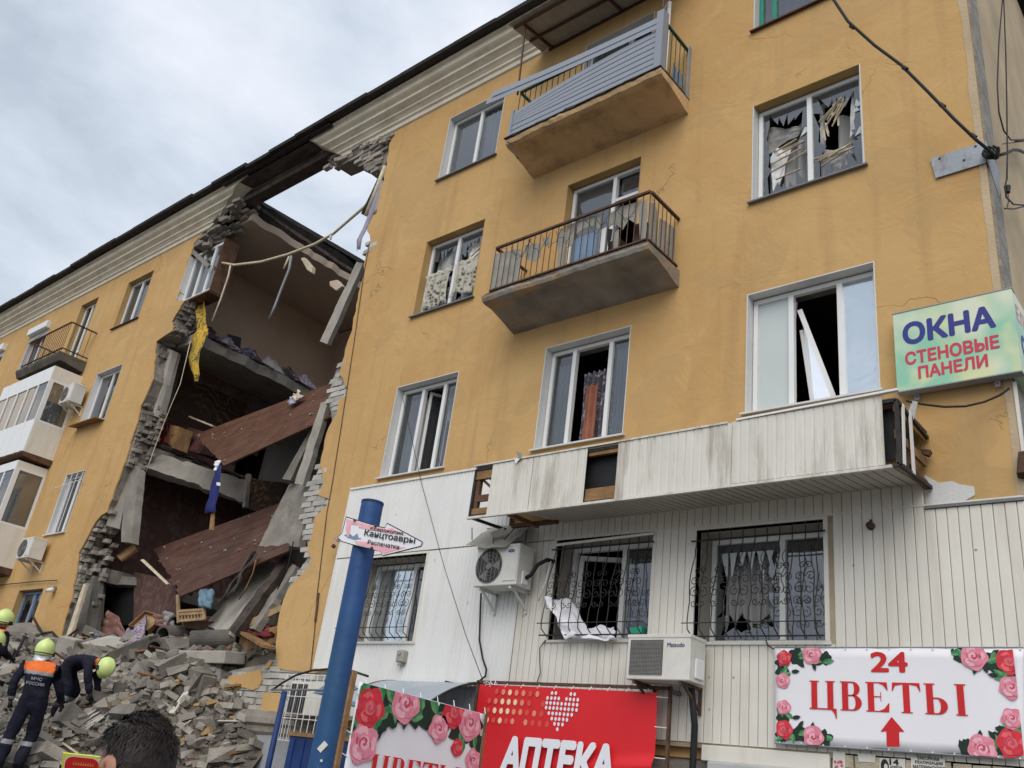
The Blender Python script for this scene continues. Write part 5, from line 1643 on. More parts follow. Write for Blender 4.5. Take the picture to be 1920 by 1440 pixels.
# ------------------------------------------------------------------ wrecked rooms
def slab_px(name, label, cat, pts, y, depth, material, group=None, loc_i=0, bevel=0.02):
    """a broken plate: outline on the vertical plane Y=y, thickened backwards"""
    q = [at(a, b, y) for a, b in pts]
    o = MB().prism(q, (0, depth, 0)).build(name, M[material], None, bevel=bevel, loc=tuple(min(q, key=lambda v: v.z)))
    return tag(o, label, cat, group)
def plate(name, label, cat, a, b, c, d, thick, material, group=None, wob=0.0, seed=0, n=(8, 8), bevel=0.0):
    """a tilted slab through four corners, with worn edges"""
    a, b, c, d = [Vector(p) for p in (a, b, c, d)]
    nrm = (b - a).cross(d - a).normalized()
    if nrm.z < 0:
        nrm = -nrm
    def P(u, v, s):
        p = a * (1 - u) * (1 - v) + b * u * (1 - v) + c * u * v + d * (1 - u) * v
        e = min(u, 1 - u, v, 1 - v)
        k = noise.noise(Vector((u * 5 + seed, v * 5, seed))) * wob
        edge = wob * 1.5 * noise.noise(Vector((u * 13 + seed, v * 13, 2.0))) if e < 1e-6 else 0
        dirn = (p - (a + b + c + d) / 4)
        dirn = dirn.normalized() if dirn.length > 0 else dirn
        return p + nrm * (k - s * thick) + dirn * edge
    mb = MB()
    nu, nv = n
    top = [[mb.vert(P(i / nu, j / nv, 0)) for j in range(nv + 1)] for i in range(nu + 1)]
    bot = [[mb.vert(P(i / nu, j / nv, 1)) for j in range(nv + 1)] for i in range(nu + 1)]
    for i in range(nu):
        for j in range(nv):
            mb.face(top[i][j], top[i + 1][j], top[i + 1][j + 1], top[i][j + 1])
            mb.face(bot[i][j], bot[i][j + 1], bot[i + 1][j + 1], bot[i + 1][j])
    for i in range(nu):
        mb.face(top[i][0], bot[i][0], bot[i + 1][0], top[i + 1][0])
        mb.face(top[i][nv], top[i + 1][nv], bot[i + 1][nv], bot[i][nv])
    for j in range(nv):
        mb.face(top[0][j], top[0][j + 1], bot[0][j + 1], bot[0][j])
        mb.face(top[nu][j], bot[nu][j], bot[nu][j + 1], top[nu][j + 1])
    o = mb.build(name, M[material], None, loc=tuple(a), bevel=bevel)
    return tag(o, label, cat, group)

# two brown painted floors hanging inside the hole, board by board
def hanging_floor(label, A, B, Cc, Dd, n, material, seed, ragged=0.12):
    A, B, Cc, Dd = [Vector(p) for p in (A, B, Cc, Dd)]
    t = thing("fallen_floor", label, "floor", tuple(A))
    r = random.Random(seed)
    nrm = (B - A).cross(Dd - A).normalized()
    if nrm.z < 0: nrm = -nrm
    for i in range(n):
        v0, v1 = i / n + 0.0005, (i + 1) / n - 0.0005
        e = r.uniform(-ragged, ragged) / (B - A).length
        e1 = e + r.uniform(-0.01, 0.01)
        lift = r.uniform(-0.003, 0.003)
        def P(u, v): return A * (1 - u) * (1 - v) + B * u * (1 - v) + Cc * u * v + Dd * (1 - u) * v + nrm * lift
        MB().prism([P(e, v0), P(1.0, v0), P(1.0, v1), P(e1, v1)], -nrm * 0.035).build("floorboard", M[material], t)
    for k in range(26):
        u, v = r.uniform(0.02, 0.95), r.uniform(0.03, 0.97)
        p = A * (1 - u) * (1 - v) + B * u * (1 - v) + Cc * u * v + Dd * (1 - u) * v + nrm * 0.012
        sz = r.uniform(0.02, 0.06)
        MB().obox(p, (sz, sz * r.uniform(0.5, 1), 0.03), nrm.to_track_quat('Z', 'Y').to_matrix() @ Matrix.Rotation(r.uniform(0, 6), 3, 'Z'), 0.25, r).build("plaster_crumb", M['concrete'], t)
    for k in range(5):
        u = 0.08 + 0.2 * k
        def Q(v): return A * (1 - u) * (1 - v) + B * u * (1 - v) + Cc * u * v + Dd * (1 - u) * v - nrm * 0.09
        MB().bar(Q(0.03), Q(0.97), 0.06, 0.10).build("joist", M['wood_brown'], t)
    return t
FA = (at(420, 873, 0.35), at(640, 772, 0.35), at(655, 705, 1.25), at(365, 815, 1.25))
hanging_floor("brown painted floor tilted across the upper part of the hole", *FA, 13, 'floor_paint', 3, 0.008)
FB = (at(340, 1117, 0.30), at(540, 1033, 0.30), at(560, 930, 1.35), at(285, 1030, 1.35))
hanging_floor("brown painted floor tilted across the lower part of the hole", *FB, 15, 'floor_dusty', 4, 0.045)

# plates leaning at the right side of the hole
plate("broken_beam", "pale concrete strip leaning high at the right side of the hole", "beam", at(676, 494, 0.42), at(688, 497, 0.42), at(621, 648, 0.62), at(607, 643, 0.62), 0.10, 'concrete_light', wob=0.02, seed=1, n=(4, 14))
plate("broken_beam", "pale concrete strip leaning below the upper brown floor, the right one", "beam", at(610, 758, 0.40), at(624, 756, 0.40), at(577, 912, 0.55), at(561, 909, 0.55), 0.11, 'concrete_light', wob=0.02, seed=2, n=(4, 14))
plate("broken_beam", "pale concrete strip leaning below the upper brown floor, the left one", "beam", at(596, 796, 0.60), at(604, 796, 0.60), at(552, 902, 0.80), at(537, 899, 0.80), 0.10, 'concrete', wob=0.02, seed=3, n=(4, 12))
plate("broken_slab", "grey floor slab wedged at the right above the lower brown floor", "slab", at(541, 910, 1.0), at(588, 890, 0.6), at(560, 1025, 0.35), at(484, 1024, 0.60), 0.14, 'concrete', wob=0.025, seed=4, n=(10, 14))
plate("broken_slab", "tilted grey slab under the lower brown floor beside the crib", "slab", at(430, 1190, 0.25), at(385, 1172, 0.7), at(490, 1050, 1.2), at(528, 1060, 0.7), 0.10, 'concrete_light', wob=0.03, seed=5, n=(8, 12))
plate("broken_slab", "tilted grey slab close to the torn plaster at the right foot of the hole", "slab", at(478, 1180, 0.10), at(455, 1176, 0.5), at(540, 1050, 0.9), at(556, 1062, 0.35), 0.12, 'concrete', wob=0.03, seed=6, n=(8, 12))
plate("charred_beam", "dark charred beam slanting between the two tilted slabs", "beam", at(428, 1180, 0.05), at(440, 1188, 0.05), at(545, 1045, 0.55), at(533, 1040, 0.55), 0.14, 'roof_wood', wob=0.03, seed=7, n=(4, 14))

# uprights at the left side of the hole
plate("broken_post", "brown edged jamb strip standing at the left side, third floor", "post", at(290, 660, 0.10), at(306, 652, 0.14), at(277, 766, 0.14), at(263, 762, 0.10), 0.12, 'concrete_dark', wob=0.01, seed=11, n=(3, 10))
plate("broken_post", "pale concrete post standing at the left side, third floor", "post", at(310, 652, 0.30), at(324, 657, 0.30), at(290, 780, 0.30), at(271, 778, 0.30), 0.16, 'concrete_light', wob=0.012, seed=12, n=(3, 10))
plate("broken_post", "darker concrete post beside the pale one, third floor", "post", at(325, 658, 0.55), at(339, 664, 0.55), at(310, 783, 0.55), at(292, 780, 0.55), 0.16, 'concrete', wob=0.012, seed=13, n=(3, 10))
plate("broken_post", "pale edged concrete post leaning at the left side, second floor", "post", at(233, 860, 0.12), at(249, 864, 0.24), at(224, 992, 0.24), at(199, 985, 0.12), 0.14, 'concrete', wob=0.015, seed=14, n=(3, 10))
plate("broken_post", "broken concrete post with a snapped foot, second floor", "post", at(249, 857, 0.40), at(273, 886, 0.40), at(260, 1022, 0.40), at(241, 1020, 0.40), 0.18, 'concrete', wob=0.02, seed=15, n=(3, 12))
plate("broken_post", "thin pale lath standing between the second floor posts", "post", at(241, 880, 0.34), at(245, 880, 0.34), at(243, 922, 0.34), at(239, 922, 0.34), 0.03, 'lath', n=(1, 3))
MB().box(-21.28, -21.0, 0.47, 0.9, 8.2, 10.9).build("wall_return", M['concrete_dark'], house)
plate("door_jamb", "grey concrete jamb left of the dark doorway at the foot of the hole", "jamb", at(176, 1088, 0.75), at(199, 1092, 0.75), at(192, 1180, 0.75), at(168, 1176, 0.75), 0.25, 'concrete', wob=0.015, seed=16, n=(3, 8))
plate("door_lintel", "grey concrete lintel above the dark doorway at the foot of the hole", "lintel", at(186, 1078, 0.75), at(254, 1082, 0.95), at(254, 1097, 0.95), at(186, 1094, 0.75), 0.25, 'concrete', wob=0.02, seed=17, n=(8, 3))
MB().prism([at(199, 1094, 1.1), at(254, 1096, 1.1), at(250, 1172, 1.1), at(192, 1172, 1.1)], (0, 0.03, 0)).build("doorway_shade", M['black'], house)  # black sheet filling the doorway, painted in for the shade inside
MB().prism([at(252, 1072, 1.0), at(330, 1090, 0.85), at(332, 1172, 0.85), at(250, 1170, 1.0)], (0, 0.1, 0)).build("maroon_partition", M['room_maroon'], house)
plate("timber_jamb", "weathered timber post leaning at the left foot of the hole", "post", at(161, 1096, -0.05), at(166, 1098, -0.05), at(130, 1216, -0.05), at(122, 1214, -0.05), 0.06, 'lath', n=(2, 6))
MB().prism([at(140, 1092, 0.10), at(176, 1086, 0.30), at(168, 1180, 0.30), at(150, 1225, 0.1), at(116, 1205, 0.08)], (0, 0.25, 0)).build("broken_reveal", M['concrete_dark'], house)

# wall carpet, crimson curtain, wardrobe doors on the third floor
tag(MB().prism([(-21.27, 0.6, 8.75), (-21.27, 3.1, 8.75), (-21.27, 3.1, 10.55), (-21.27, 0.6, 10.55)], (0.015, 0, 0)).build("wall_carpet", M['carpet'], None, loc=(-21.27, 0.6, 8.75)), "dark patterned carpet on the third floor room wall", "carpet")
rag("red_curtain", "crimson curtain hanging beside the left edge on the third floor", "curtain", [at(304, 775, 0.75), at(316, 785, 0.75), at(314, 833, 0.75), at(296, 830, 0.75)], 'curtain_red', bumps=0.06, seed=1)
def cupboard(label, q, d, material):
    t = thing("cupboard", label, "cupboard", tuple(q[3]))
    MB().prism(q, d).build("carcass", M[material], t, bevel=0.01)
    c = (q[0] + q[1] + q[2] + q[3]) / 4
    MB().prism([c + (p - c) * 0.86 - Vector(d).normalized() * 0.02 for p in q], Vector(d).normalized() * 0.018).build("door", M[material], t, bevel=0.004)
    MB().tube([c - Vector(d).normalized() * 0.05 + Vector((0.08, 0, 0)), c - Vector(d).normalized() * 0.02 + Vector((0.08, 0, 0))], 0.012, 6).build("handle", M['dark_iron'], t)
    return t
cupboard("orange brown cupboard side standing by the crimson curtain", [at(319, 796, 0.9), at(336, 800, 0.9), at(324, 840, 0.9), at(310, 836, 0.9)], (0, 0.4, 0), 'wood')
cupboard("dark red wardrobe toppled behind the upper brown floor", [at(352, 800, 1.4), at(400, 815, 1.7), at(372, 850, 1.4), at(330, 838, 1.2)], (0, 0.4, 0.05), 'wardrobe')
tag(MB().bar(at(357, 782, 1.5), at(402, 800, 1.6), 0.12, 0.04).build("pale_board", M['lath'], None, loc=tuple(at(357, 782, 1.5))), "pale board lying on the toppled dark red wardrobe", "board")
# things along the fourth floor edge
rj = random.Random(77)
heap = [(0.9, 'cloth_mix', "dark clothes heaped at the near end of the fourth floor edge"), (1.5, 'cloth_quilt', "blue and red clothes heaped on the fourth floor edge"), (2.2, 'cloth_mix', "dark clothes heaped in the middle of the fourth floor edge"),
        (2.9, 'cloth_grey', "pale rag lying towards the far part of the fourth floor edge"), (3.5, 'cloth_mix', "dark clothes heaped far along the fourth floor edge"), (4.1, 'cloth_quilt', "patterned clothes heaped at the far end of the fourth floor edge")]
for i, (y, mt, lab) in enumerate(heap):
    b = Vector((-20.02, y, 11.20))
    def fn(u, v, i=i, b=b):
        a = (u - 0.5) * 0.9; w = (v - 0.5) * 0.75
        h = max(0, 1 - (2 * u - 1) ** 2) * max(0, 1 - (2 * v - 1) ** 2)
        return b + Vector((w - 0.25, a, 0.01 + h * (0.40 + 0.15 * noise.noise((u * 6, v * 6, i * 3.3))) + h * 0.06 * noise.noise((u * 15, v * 15, i))))
    tag(MB().grid(fn, 16, 12).build("clothes_heap", M[mt], None, smooth=True, loc=tuple(b), fix=False), lab, "clothes", "clothes along the fourth floor edge")
tag(MB().obox((-20.3, 1.75, 11.5), (0.05, 0.4, 0.55), Matrix.Rotation(0.2, 3, 'X')).build("television", M['black'], None, bevel=0.01, loc=(-20.3, 1.75, 11.22)), "dark upright television among the clothes on the fourth floor", "television")
for k in range(22):
    y = rj.uniform(0.7, 4.6)
    MB().bar((-19.95 + rj.uniform(-0.1, 0.15), y, 11.20), (-19.85 + rj.uniform(-0.1, 0.15), y + rj.uniform(0.2, 0.6), 11.17 + rj.uniform(-0.05, 0.03)), 0.04, 0.02).build("splintered_board", M['roof_wood'], house)
for k in range(14):
    y = rj.uniform(0.6, 3.0)
    MB().bar((-20.4 + rj.uniform(-0.05, 0.2), y, 8.24), (-20.35 + rj.uniform(-0.1, 0.2), y + rj.uniform(0.3, 0.8), 8.2 + rj.uniform(-0.08, 0.06)), 0.05, 0.03).build("splintered_board", M['roof_wood'], house)
rag("rag", "lilac and tan rags lying on the top of the upper brown floor", "rag", [at(538, 752, 0.95), at(560, 738, 1.0), at(570, 742, 0.92), at(545, 760, 0.85)], 'cloth_lilac', bumps=0.06, seed=8)
rag("rag", "tan rag lying beside the lilac one on the upper brown floor", "rag", [at(548, 742, 0.98), at(562, 733, 1.0), at(566, 745, 0.9), at(552, 750, 0.9)], 'lath', bumps=0.06, seed=9)
# hanging fabric
rag("yellow_cloth", "long yellow patterned cloth hanging down at the left side of the hole", "cloth", [at(366, 575, 0.35), at(385, 562, 0.35), at(388, 630, 0.38), at(372, 640, 0.35)], 'cloth_yellow', bumps=0.05, seed=2)
def strip(pts, w0, w1, material, name, label, cat, seed=0):
    mb = MB()
    prev = None
    n = len(pts)
    for i, p in enumerate(pts):
        t = i / (n - 1)
        w = w0 + (w1 - w0) * t
        a = p + Vector((-w / 2, 0.03 * sin(i * 1.7 + seed), 0)); m_ = p + Vector((0, -0.05, 0)); b = p + Vector((w / 2, 0.03 * cos(i * 1.3 + seed), 0))
        row = [mb.vert(a), mb.vert(m_), mb.vert(b)]
        if prev:
            mb.face(prev[0], prev[1], row[1], row[0]); mb.face(prev[1], prev[2], row[2], row[1])
        prev = row
    return tag(mb.build(name, M[material], None, smooth=True, solid=0.006, loc=tuple(pts[-1]), fix=False), label, cat)
strip([at(a, b, 0.30) for a, b in ((374, 622), (372, 645), (366, 665), (364, 685), (367, 702), (368, 716))], 0.75, 0.12, 'cloth_yellow', "yellow_cloth", "lower torn tail of the yellow cloth hanging at the left side", "cloth", 1)
strip([at(a, b, 0.05) for a, b in ((411, 874), (409, 892), (404, 910), (399, 930), (393, 948), (396, 962))], 0.22, 0.40, 'cloth_blue', "blue_jacket", "dark blue jacket hanging from the corner of the upper brown floor", "jacket", 2)
rag("white_rag", "white rag caught on the corner of the upper brown floor", "rag", [at(402, 868, 0.02), at(412, 862, 0.02), at(410, 880, 0.0), at(400, 884, 0.0)], 'white_print', bumps=0.05, seed=12)
tag(MB().prism([at(396, 958, 0.06), at(401, 958, 0.06), at(399, 994, 0.06), at(392, 993, 0.06)], (0, 0.03, 0)).build("plank", M['wood'], None, loc=tuple(at(392, 994, 0.06))), "short brown board standing under the blue jacket", "board")
MB().prism([at(406, 904, -0.02), at(413, 905, -0.02), at(413, 911, -0.02), at(406, 910, -0.02)], (0, 0.004, 0)).build("jacket_label", M['frame_white'], bpy.data.objects["blue_jacket"])
# curtain pole drooping across the gap
pole_pts = [at(a, b, 0.2 + 0.05 * k) for k, (a, b) in enumerate(((417, 493), (440, 497), (490, 491), (540, 477), (590, 458), (625, 438), (655, 412), (683, 388), (700, 368)))]
mb = MB().tube(pole_pts, 0.032, 8)
cp = mb.build("hanging_pipe", M['lath'], None, smooth=True, loc=tuple(pole_pts[0]))
tag(cp, "long pale pipe drooping across the gap under the roof edge", "pipe")
bulb = MB().tube([at(620, 438, 0.42), at(620, 444, 0.42)], 0.02, 6)
bulb.tube([at(620, 444, 0.42), at(620, 446, 0.42), at(620, 449, 0.42)], 0.035, 8, r_end=0.02)
bulb.build("end_knob", M['lath'], cp)
def wire(name, label, pts, r, material, cat="wire", group=None):
    return tag(MB().tube(pts, r, 5).build(name, M[material], None, smooth=True, loc=tuple(pts[0])), label, cat, group)
MB().tube([at(a, b, 0.22) for a, b in ((432, 498), (428, 518), (414, 560), (398, 602))], 0.022, 5).build("hanging_cord", M['lath'], cp, smooth=True)
wire("hanging_foil_strip", "silvery strip hanging from the middle of the drooping pipe", [at(a, b, 0.32) for a, b in ((546, 480), (542, 505), (528, 540), (515, 575), (505, 598))], 0.03, 'galvanised', "strip")
wire("hanging_foil_strip", "short pale strip beside the silvery one under the drooping pipe", [at(a, b, 0.34) for a, b in ((542, 481), (536, 495), (532, 504))], 0.025, 'lath', "strip")
tag(MB().prism([at(563, 484, 0.6), at(570, 482, 0.6), at(585, 500, 0.6), at(583, 511, 0.6), at(575, 506, 0.6)], (0, 0.12, 0)).build("plaster_lump", M['lath'], None, bevel=0.02, loc=tuple(at(575, 505, 0.6))), "tan lump of plaster stuck under the top room ceiling", "plaster")
tag(MB().prism([at(617, 527, 0.9), at(632, 524, 0.9), at(642, 536, 0.9), at(630, 545, 0.9), at(618, 536, 0.9)], (0, 0.12, 0)).build("plaster_lump", M['room_ceiling'], None, bevel=0.02, loc=tuple(at(630, 540, 0.9))), "pale torn flap of ceiling near the right end of the top room", "plaster")
wire("hanging_cable", "thin pale cable dangling from the left edge of the third floor", [at(a, b, 0.0) for a, b in ((357, 640), (350, 670), (338, 720), (320, 762), (305, 800), (290, 840), (280, 868), (274, 884))], 0.010, 'lath', "cable")
# torn insulation and sheet hanging at the right top of the hole
wire("hanging_batten", "thick rusty batten hanging at the top right of the hole", [at(718, 325, 0.15), at(700, 365, 0.15), at(682, 402, 0.15)], 0.07, 'roof_wood', "batten")
wire("hanging_batten", "pale batten hanging at the top right of the hole", [at(722, 312, 0.05), at(704, 360, 0.05), at(686, 404, 0.05)], 0.05, 'lath', "batten")
strip([at(a, b, 0.10) for a, b in ((715, 345), (705, 375), (695, 402), (686, 425), (676, 450), (673, 470))], 0.35, 0.12, 'cloth_lilac', "torn_sheet_cloth", "lilac sheet hanging from the torn plaster at the top right of the hole", "sheet", 4)
strip([at(a, b, 0.02) for a, b in ((716, 340), (712, 365), (706, 392), (703, 402))], 0.10, 0.14, 'cloth_grey', "torn_sheet_cloth", "grey rag tucked beside the lilac sheet at the top right of the hole", "sheet", 5)
# hanging tangle in the lower right
rag("tattered_sheet", "dark tattered sheet draped down the lower brown floor", "sheet", [at(470, 1035, 0.2), at(486, 1030, 0.25), at(440, 1110, 0.25), at(405, 1140, 0.3)], 'concrete_dark', bumps=0.12, seed=14)
wire("dangling_wire", "thin dark wire dangling under the wedged grey slab", [at(a, b, 0.2) for a, b in ((550, 1015), (545, 1040), (538, 1070), (520, 1105))], 0.012, 'black')
wire("dangling_wire", "thin wire dangling in front of the tilted grey slab", [at(a, b, 0.1) for a, b in ((480, 1050), (474, 1075), (460, 1105), (448, 1124))], 0.014, 'wood')
plate("leaning_panel", "pale snapped door leaf leaning at the left of the lower brown floor", "panel", at(263, 1050, 0.5), at(268, 1048, 0.5), at(316, 1094, 0.3), at(312, 1096, 0.3), 0.05, 'lath', n=(2, 6))
plate("leaning_panel", "tan board lying above the dark doorway", "panel", at(216, 1040, 0.7), at(250, 1020, 0.9), at(258, 1030, 0.6), at(226, 1050, 0.5), 0.05, 'wood', n=(3, 3))
MB().prism([at(462, 898, 2.2), at(535, 905, 2.0), at(520, 975, 1.8), at(458, 950, 2.2)], (0, 0.1, 0)).build("fallen_partition", M['carpet'], house)
MB().bar(at(466, 890, 2.1), at(460, 952, 2.1), 0.10, 0.10).build("fallen_partition_post", M['concrete'], house)
def beam_face(name, q, vec, material):
    a, b, c, d = q
    def fn(u, v):
        p = a * (1 - u) * (1 - v) + b * u * (1 - v) + c * u * v + d * (1 - u) * v
        e = 0.05 * noise.noise((u * 7, v * 3, 2)) + (0.05 * noise.noise((u * 14, v * 9, 5)) if v in (0, 1) else 0)
        return p + Vector((0, 0, e))
    return MB().grid(fn, 20, 4).build(name, M[material], house, solid=0.25, fix=False)
beam_face("floor_beam", [at(262, 846, 0.5), at(472, 906, 2.2), at(462, 945, 2.2), at(268, 880, 0.5)], None, 'concrete')

# ------------------------------------------------------------------ air conditioners
def conditioner(label, x0, x1, z0, z1, yf, yb, kind='round', brand=None, group="air conditioners on the facade"):
    t = thing("air_conditioner", label, "air conditioner", ((x0 + x1) / 2, (yf + yb) / 2, z0), group)
    MB().box(x0, x1, yf, yb, z0, z1).build("casing", M['ac_white'], t, bevel=0.012)
    w, h = x1 - x0, z1 - z0
    MB().box(x0 - 0.006, x1 + 0.006, yf - 0.006, yb + 0.004, z1 - 0.03, z1 + 0.008).build("lid", M['ac_white'], t, bevel=0.006)
    if kind == 'round':
        cx_, cz_, r = x0 + w * 0.33, z0 + h * 0.5, min(h * 0.43, w * 0.31)
        mb = MB()
        mb.poly([(cx_ + r * cos(a), yf - 0.004, cz_ + r * sin(a)) for a in [2 * pi * k / 32 for k in range(32)]])
        mb.build("fan_opening", M['ac_dark'], t, fix=False)
        ring = MB()
        for rr_ in (1.0, 0.8, 0.6, 0.4, 0.2):
            ring.tube([(cx_ + r * rr_ * cos(a), yf - 0.012, cz_ + r * rr_ * sin(a)) for a in [2 * pi * k / 28 for k in range(29)]], 0.0035, 4, caps=False)
        for k in range(7):
            xx = cx_ - r + 2 * r * (k + 0.5) / 7
            hh = math.sqrt(max(0, r * r - (xx - cx_) ** 2))
            ring.tube([(xx, yf - 0.016, cz_ - hh), (xx, yf - 0.016, cz_ + hh)], 0.004, 4)
        ring.build("fan_guard", M['ac_grey'], t)
        hub = MB().tube([(cx_, yf - 0.008, cz_), (cx_, yf - 0.003, cz_)], r * 0.22, 12)
        for k in range(3):
            a = 2 * pi * k / 3
            hub.poly([(cx_ + r * 0.2 * cos(a), yf - 0.006, cz_ + r * 0.2 * sin(a)), (cx_ + r * 0.9 * cos(a - 0.3), yf - 0.006, cz_ + r * 0.9 * sin(a - 0.3)), (cx_ + r * 0.9 * cos(a + 0.4), yf - 0.006, cz_ + r * 0.9 * sin(a + 0.4))])
        hub.build("fan", M['ac_grey'], t, fix=False)
        MB().box(x0 + w * 0.68, x1 - 0.012, yf - 0.010, yf + 0.002, z0 + 0.05, z1 - 0.03).build("front_panel", M['ac_white'], t, bevel=0.008)
        if brand:
            mb = MB()
            bx, bz = x0 + w * 0.83, z1 - 0.085
            mb.poly([(bx + 0.055 * cos(a), yf - 0.013, bz + 0.022 * sin(a)) for a in [2 * pi * k / 24 for k in range(24)]])
            mb.build("badge", M['ink_blue'], t, fix=False)
            mb = MB()
            mb.poly([(bx + 0.040 * cos(a), yf - 0.0145, bz + 0.010 * sin(a)) for a in [2 * pi * k / 24 for k in range(24)]])
            mb.build("badge_plate", M['reflective'], t, fix=False)
    else:
        MB().box(x0 + 0.04, x0 + w * 0.58, yf - 0.004, yf + 0.01, z0 + 0.05, z1 - 0.05).build("grille_back", M['ac_dark'], t)
        mb = MB()
        n = 26
        for k in range(n + 1):
            z = z0 + 0.055 + (h - 0.11) * k / n
            mb.box(x0 + 0.045, x0 + w * 0.58 - 0.005, yf - 0.012, yf - 0.006, z - 0.0035, z + 0.0035)
        for k in range(22):
            xx = x0 + 0.045 + (w * 0.58 - 0.05) * k / 21
            mb.box(xx - 0.002, xx + 0.002, yf - 0.0105, yf - 0.0065, z0 + 0.055, z1 - 0.055)
        mb.build("grille", M['ac_grey'], t)
        if brand:
            text_part(brand, (x0 + w * 0.645, yf - 0.002, z1 - 0.125), (1, 0, 0), (0, 0, 1), w * 0.27, 0.045, M['blue_dark'], t, bold=0.012)
        MB().box(x1 - 0.001, x1 + 0.02, yf + 0.10, yb - 0.04, z0 + 0.04, z0 + 0.24).build("valve_cover", M['frame_white'], t, bevel=0.02)
        MB().box(x1 + 0.001, x1 + 0.003, yf + 0.06, yf + 0.12, z0 + 0.26, z1 - 0.06).build("data_plate", M['paper'], t)
    for xx in (x0 + w * 0.12, x1 - w * 0.15):
        mb = MB()
        mb.bar((xx, yf + 0.02, z0 - 0.02), (xx, CY if x0 > -12 else 0.0, z0 - 0.02), 0.03, 0.035)
        mb.bar((xx, CY - 0.02 if x0 > -12 else -0.01, z0 - 0.02), (xx, CY - 0.02 if x0 > -12 else -0.01, z0 - 0.28), 0.03, 0.03)
        mb.bar((xx, yf + 0.1, z0 - 0.03), (xx, CY - 0.02 if x0 > -12 else -0.01, z0 - 0.24), 0.025, 0.025)
        mb.build("bracket", M['ac_white'] if kind == 'round' else M['rust'], t)
    return t
ac = conditioner("white air conditioner with a round fan under the dented tin hood", -8.13, -7.40, 4.00, 4.52, -0.50, -0.20, 'round', brand='badge')
MB().box(-7.405, -7.385, -0.40, -0.28, 4.03, 4.20).build("valve_cover", M['frame_white'], ac, bevel=0.02)
MB().tube([(-7.39, -0.33, 4.12), (-7.32, -0.32, 4.16), (-7.26, -0.28, 4.30), (-7.18, -0.2, 4.38), (-7.14, -0.1, 4.38)], 0.026, 8).build("pipe", M['black'], ac, smooth=True)
MB().tube([(-7.15, -0.16, 4.37), (-7.18, -0.18, 4.1), (-7.25, -0.2, 3.86)], 0.012, 6).build("drain_hose", M['frame_white'], ac, smooth=True)
ac2 = conditioner("boxy air conditioner with a square grille beside the red banner", -5.63, -4.86, 2.89, 3.35, -0.56, -0.24, 'box', brand='Matsudo')
MB().tube([(-4.98, -0.3, 2.86), (-4.98, -0.2, 2.5), (-5.0, -0.18, 1.9), (-4.93, -0.18, 1.5)], 0.036, 8).build("pipe_bundle", M['black'], ac2, smooth=True)
conditioner("small air conditioner beside the third floor window left of the collapse", -24.62, -23.98, 9.68, 10.2, -0.45, -0.10, 'round')
conditioner("small air conditioner below the barred window left of the collapse", -23.72, -23.02, 5.35, 5.85, -0.45, -0.10, 'round')
# dented tin hood
hood = thing("tin_hood", "dented tin hood hanging above the round fan air conditioner", "hood", (-7.9, -0.3, 4.6))
def hoodfn(u, v):
    a = at(873, 1022, -0.58); b = at(948, 1025, -0.58); c = at(1000, 984, -0.12); d = at(930, 984, -0.12)
    p = a * (1 - u) * (1 - v) + b * u * (1 - v) + c * u * v + d * (1 - u) * v
    return p + Vector((0, 0, 0.03 * noise.noise((u * 3, v * 3, 0)) - 0.02 * sin(pi * u)))
MB().grid(hoodfn, 10, 8).build("sheet", M['canopy_sheet'], hood, solid=0.004, fix=False)
for a, b in (((885, 1012), (885, 990)), ((925, 1018), (924, 998)), ((945, 1012), (965, 990))):
    MB().tube([at(*a, -0.55), at(*b, -0.3)], 0.007, 5).build("wire_stay", M['dark_iron'], hood)
MB().prism([at(918, 1000, -0.45), at(945, 990, -0.42), at(948, 1002, -0.45), at(925, 1008, -0.47)], (0, 0.0, 0.012)).build("torn_flap", M['fibre'], hood)

# ------------------------------------------------------------------ wall sign at the corner
def sign_material():
    m, nt, N, L, b = nodes_of("green_white_print")
    vec = coords(nt)
    f = noise_fac(nt, vec, 1.7, detail=2, lo=0.40, hi=0.62)
    c = mixcol(nt, f, (0.62, 0.66, 0.50), (0.25, 0.52, 0.36))
    f2 = noise_fac(nt, vec, 2.5, detail=2, lo=0.5, hi=0.7)
    c = mixcol(nt, f2, c, (0.62, 0.64, 0.34))
    L.new(c, b.inputs['Base Color'])
    b.inputs['Roughness'].default_value = 0.35
    return m
M['sign_face'] = sign_material()
sg = thing("wall_sign", "pale green two sided window shop sign wrapped round the building corner", "sign", (-2.2, -0.1, 5.9))
S0, S1, SB, ST = -2.78, -1.62, 5.90, 6.82
MB().box(S0, S1, -0.16, -0.05, SB, ST).build("board", M['sign_face'], sg, bevel=0.004)
MB().box(S1 - 0.11, S1, -0.05, 0.95, SB, ST).build("board", M['sign_face'], sg, bevel=0.004)
for z in (SB - 0.006, ST + 0.006):
    MB().box(S0 - 0.005, S1 + 0.005, -0.165, -0.045, z - 0.006, z + 0.006).build("edge_profile", M['galvanised'], sg)
R_, U_ = (1, 0, 0), (0, 0, 1)
text_part("ОКНА", (S0 + 0.09, -0.161, 6.415), R_, U_, 0.90, 0.27, M['ink_blue'], sg, bold=0.042, depth=0.0015)
text_part("СТЕНОВЫЕ", (S0 + 0.10, -0.161, 6.18), R_, U_, 0.90, 0.155, M['ink_raspberry'], sg, bold=0.036, depth=0.0015)
text_part("ПАНЕЛИ", (S0 + 0.22, -0.161, 6.00), R_, U_, 0.66, 0.145, M['ink_raspberry'], sg, bold=0.036, depth=0.0015)
text_part("ОКНА", (S1 + 0.001, 0.0, 6.15), (0, 1, 0), U_, 0.80, 0.25, M['ink_blue'], sg, bold=0.042, depth=0.0015)
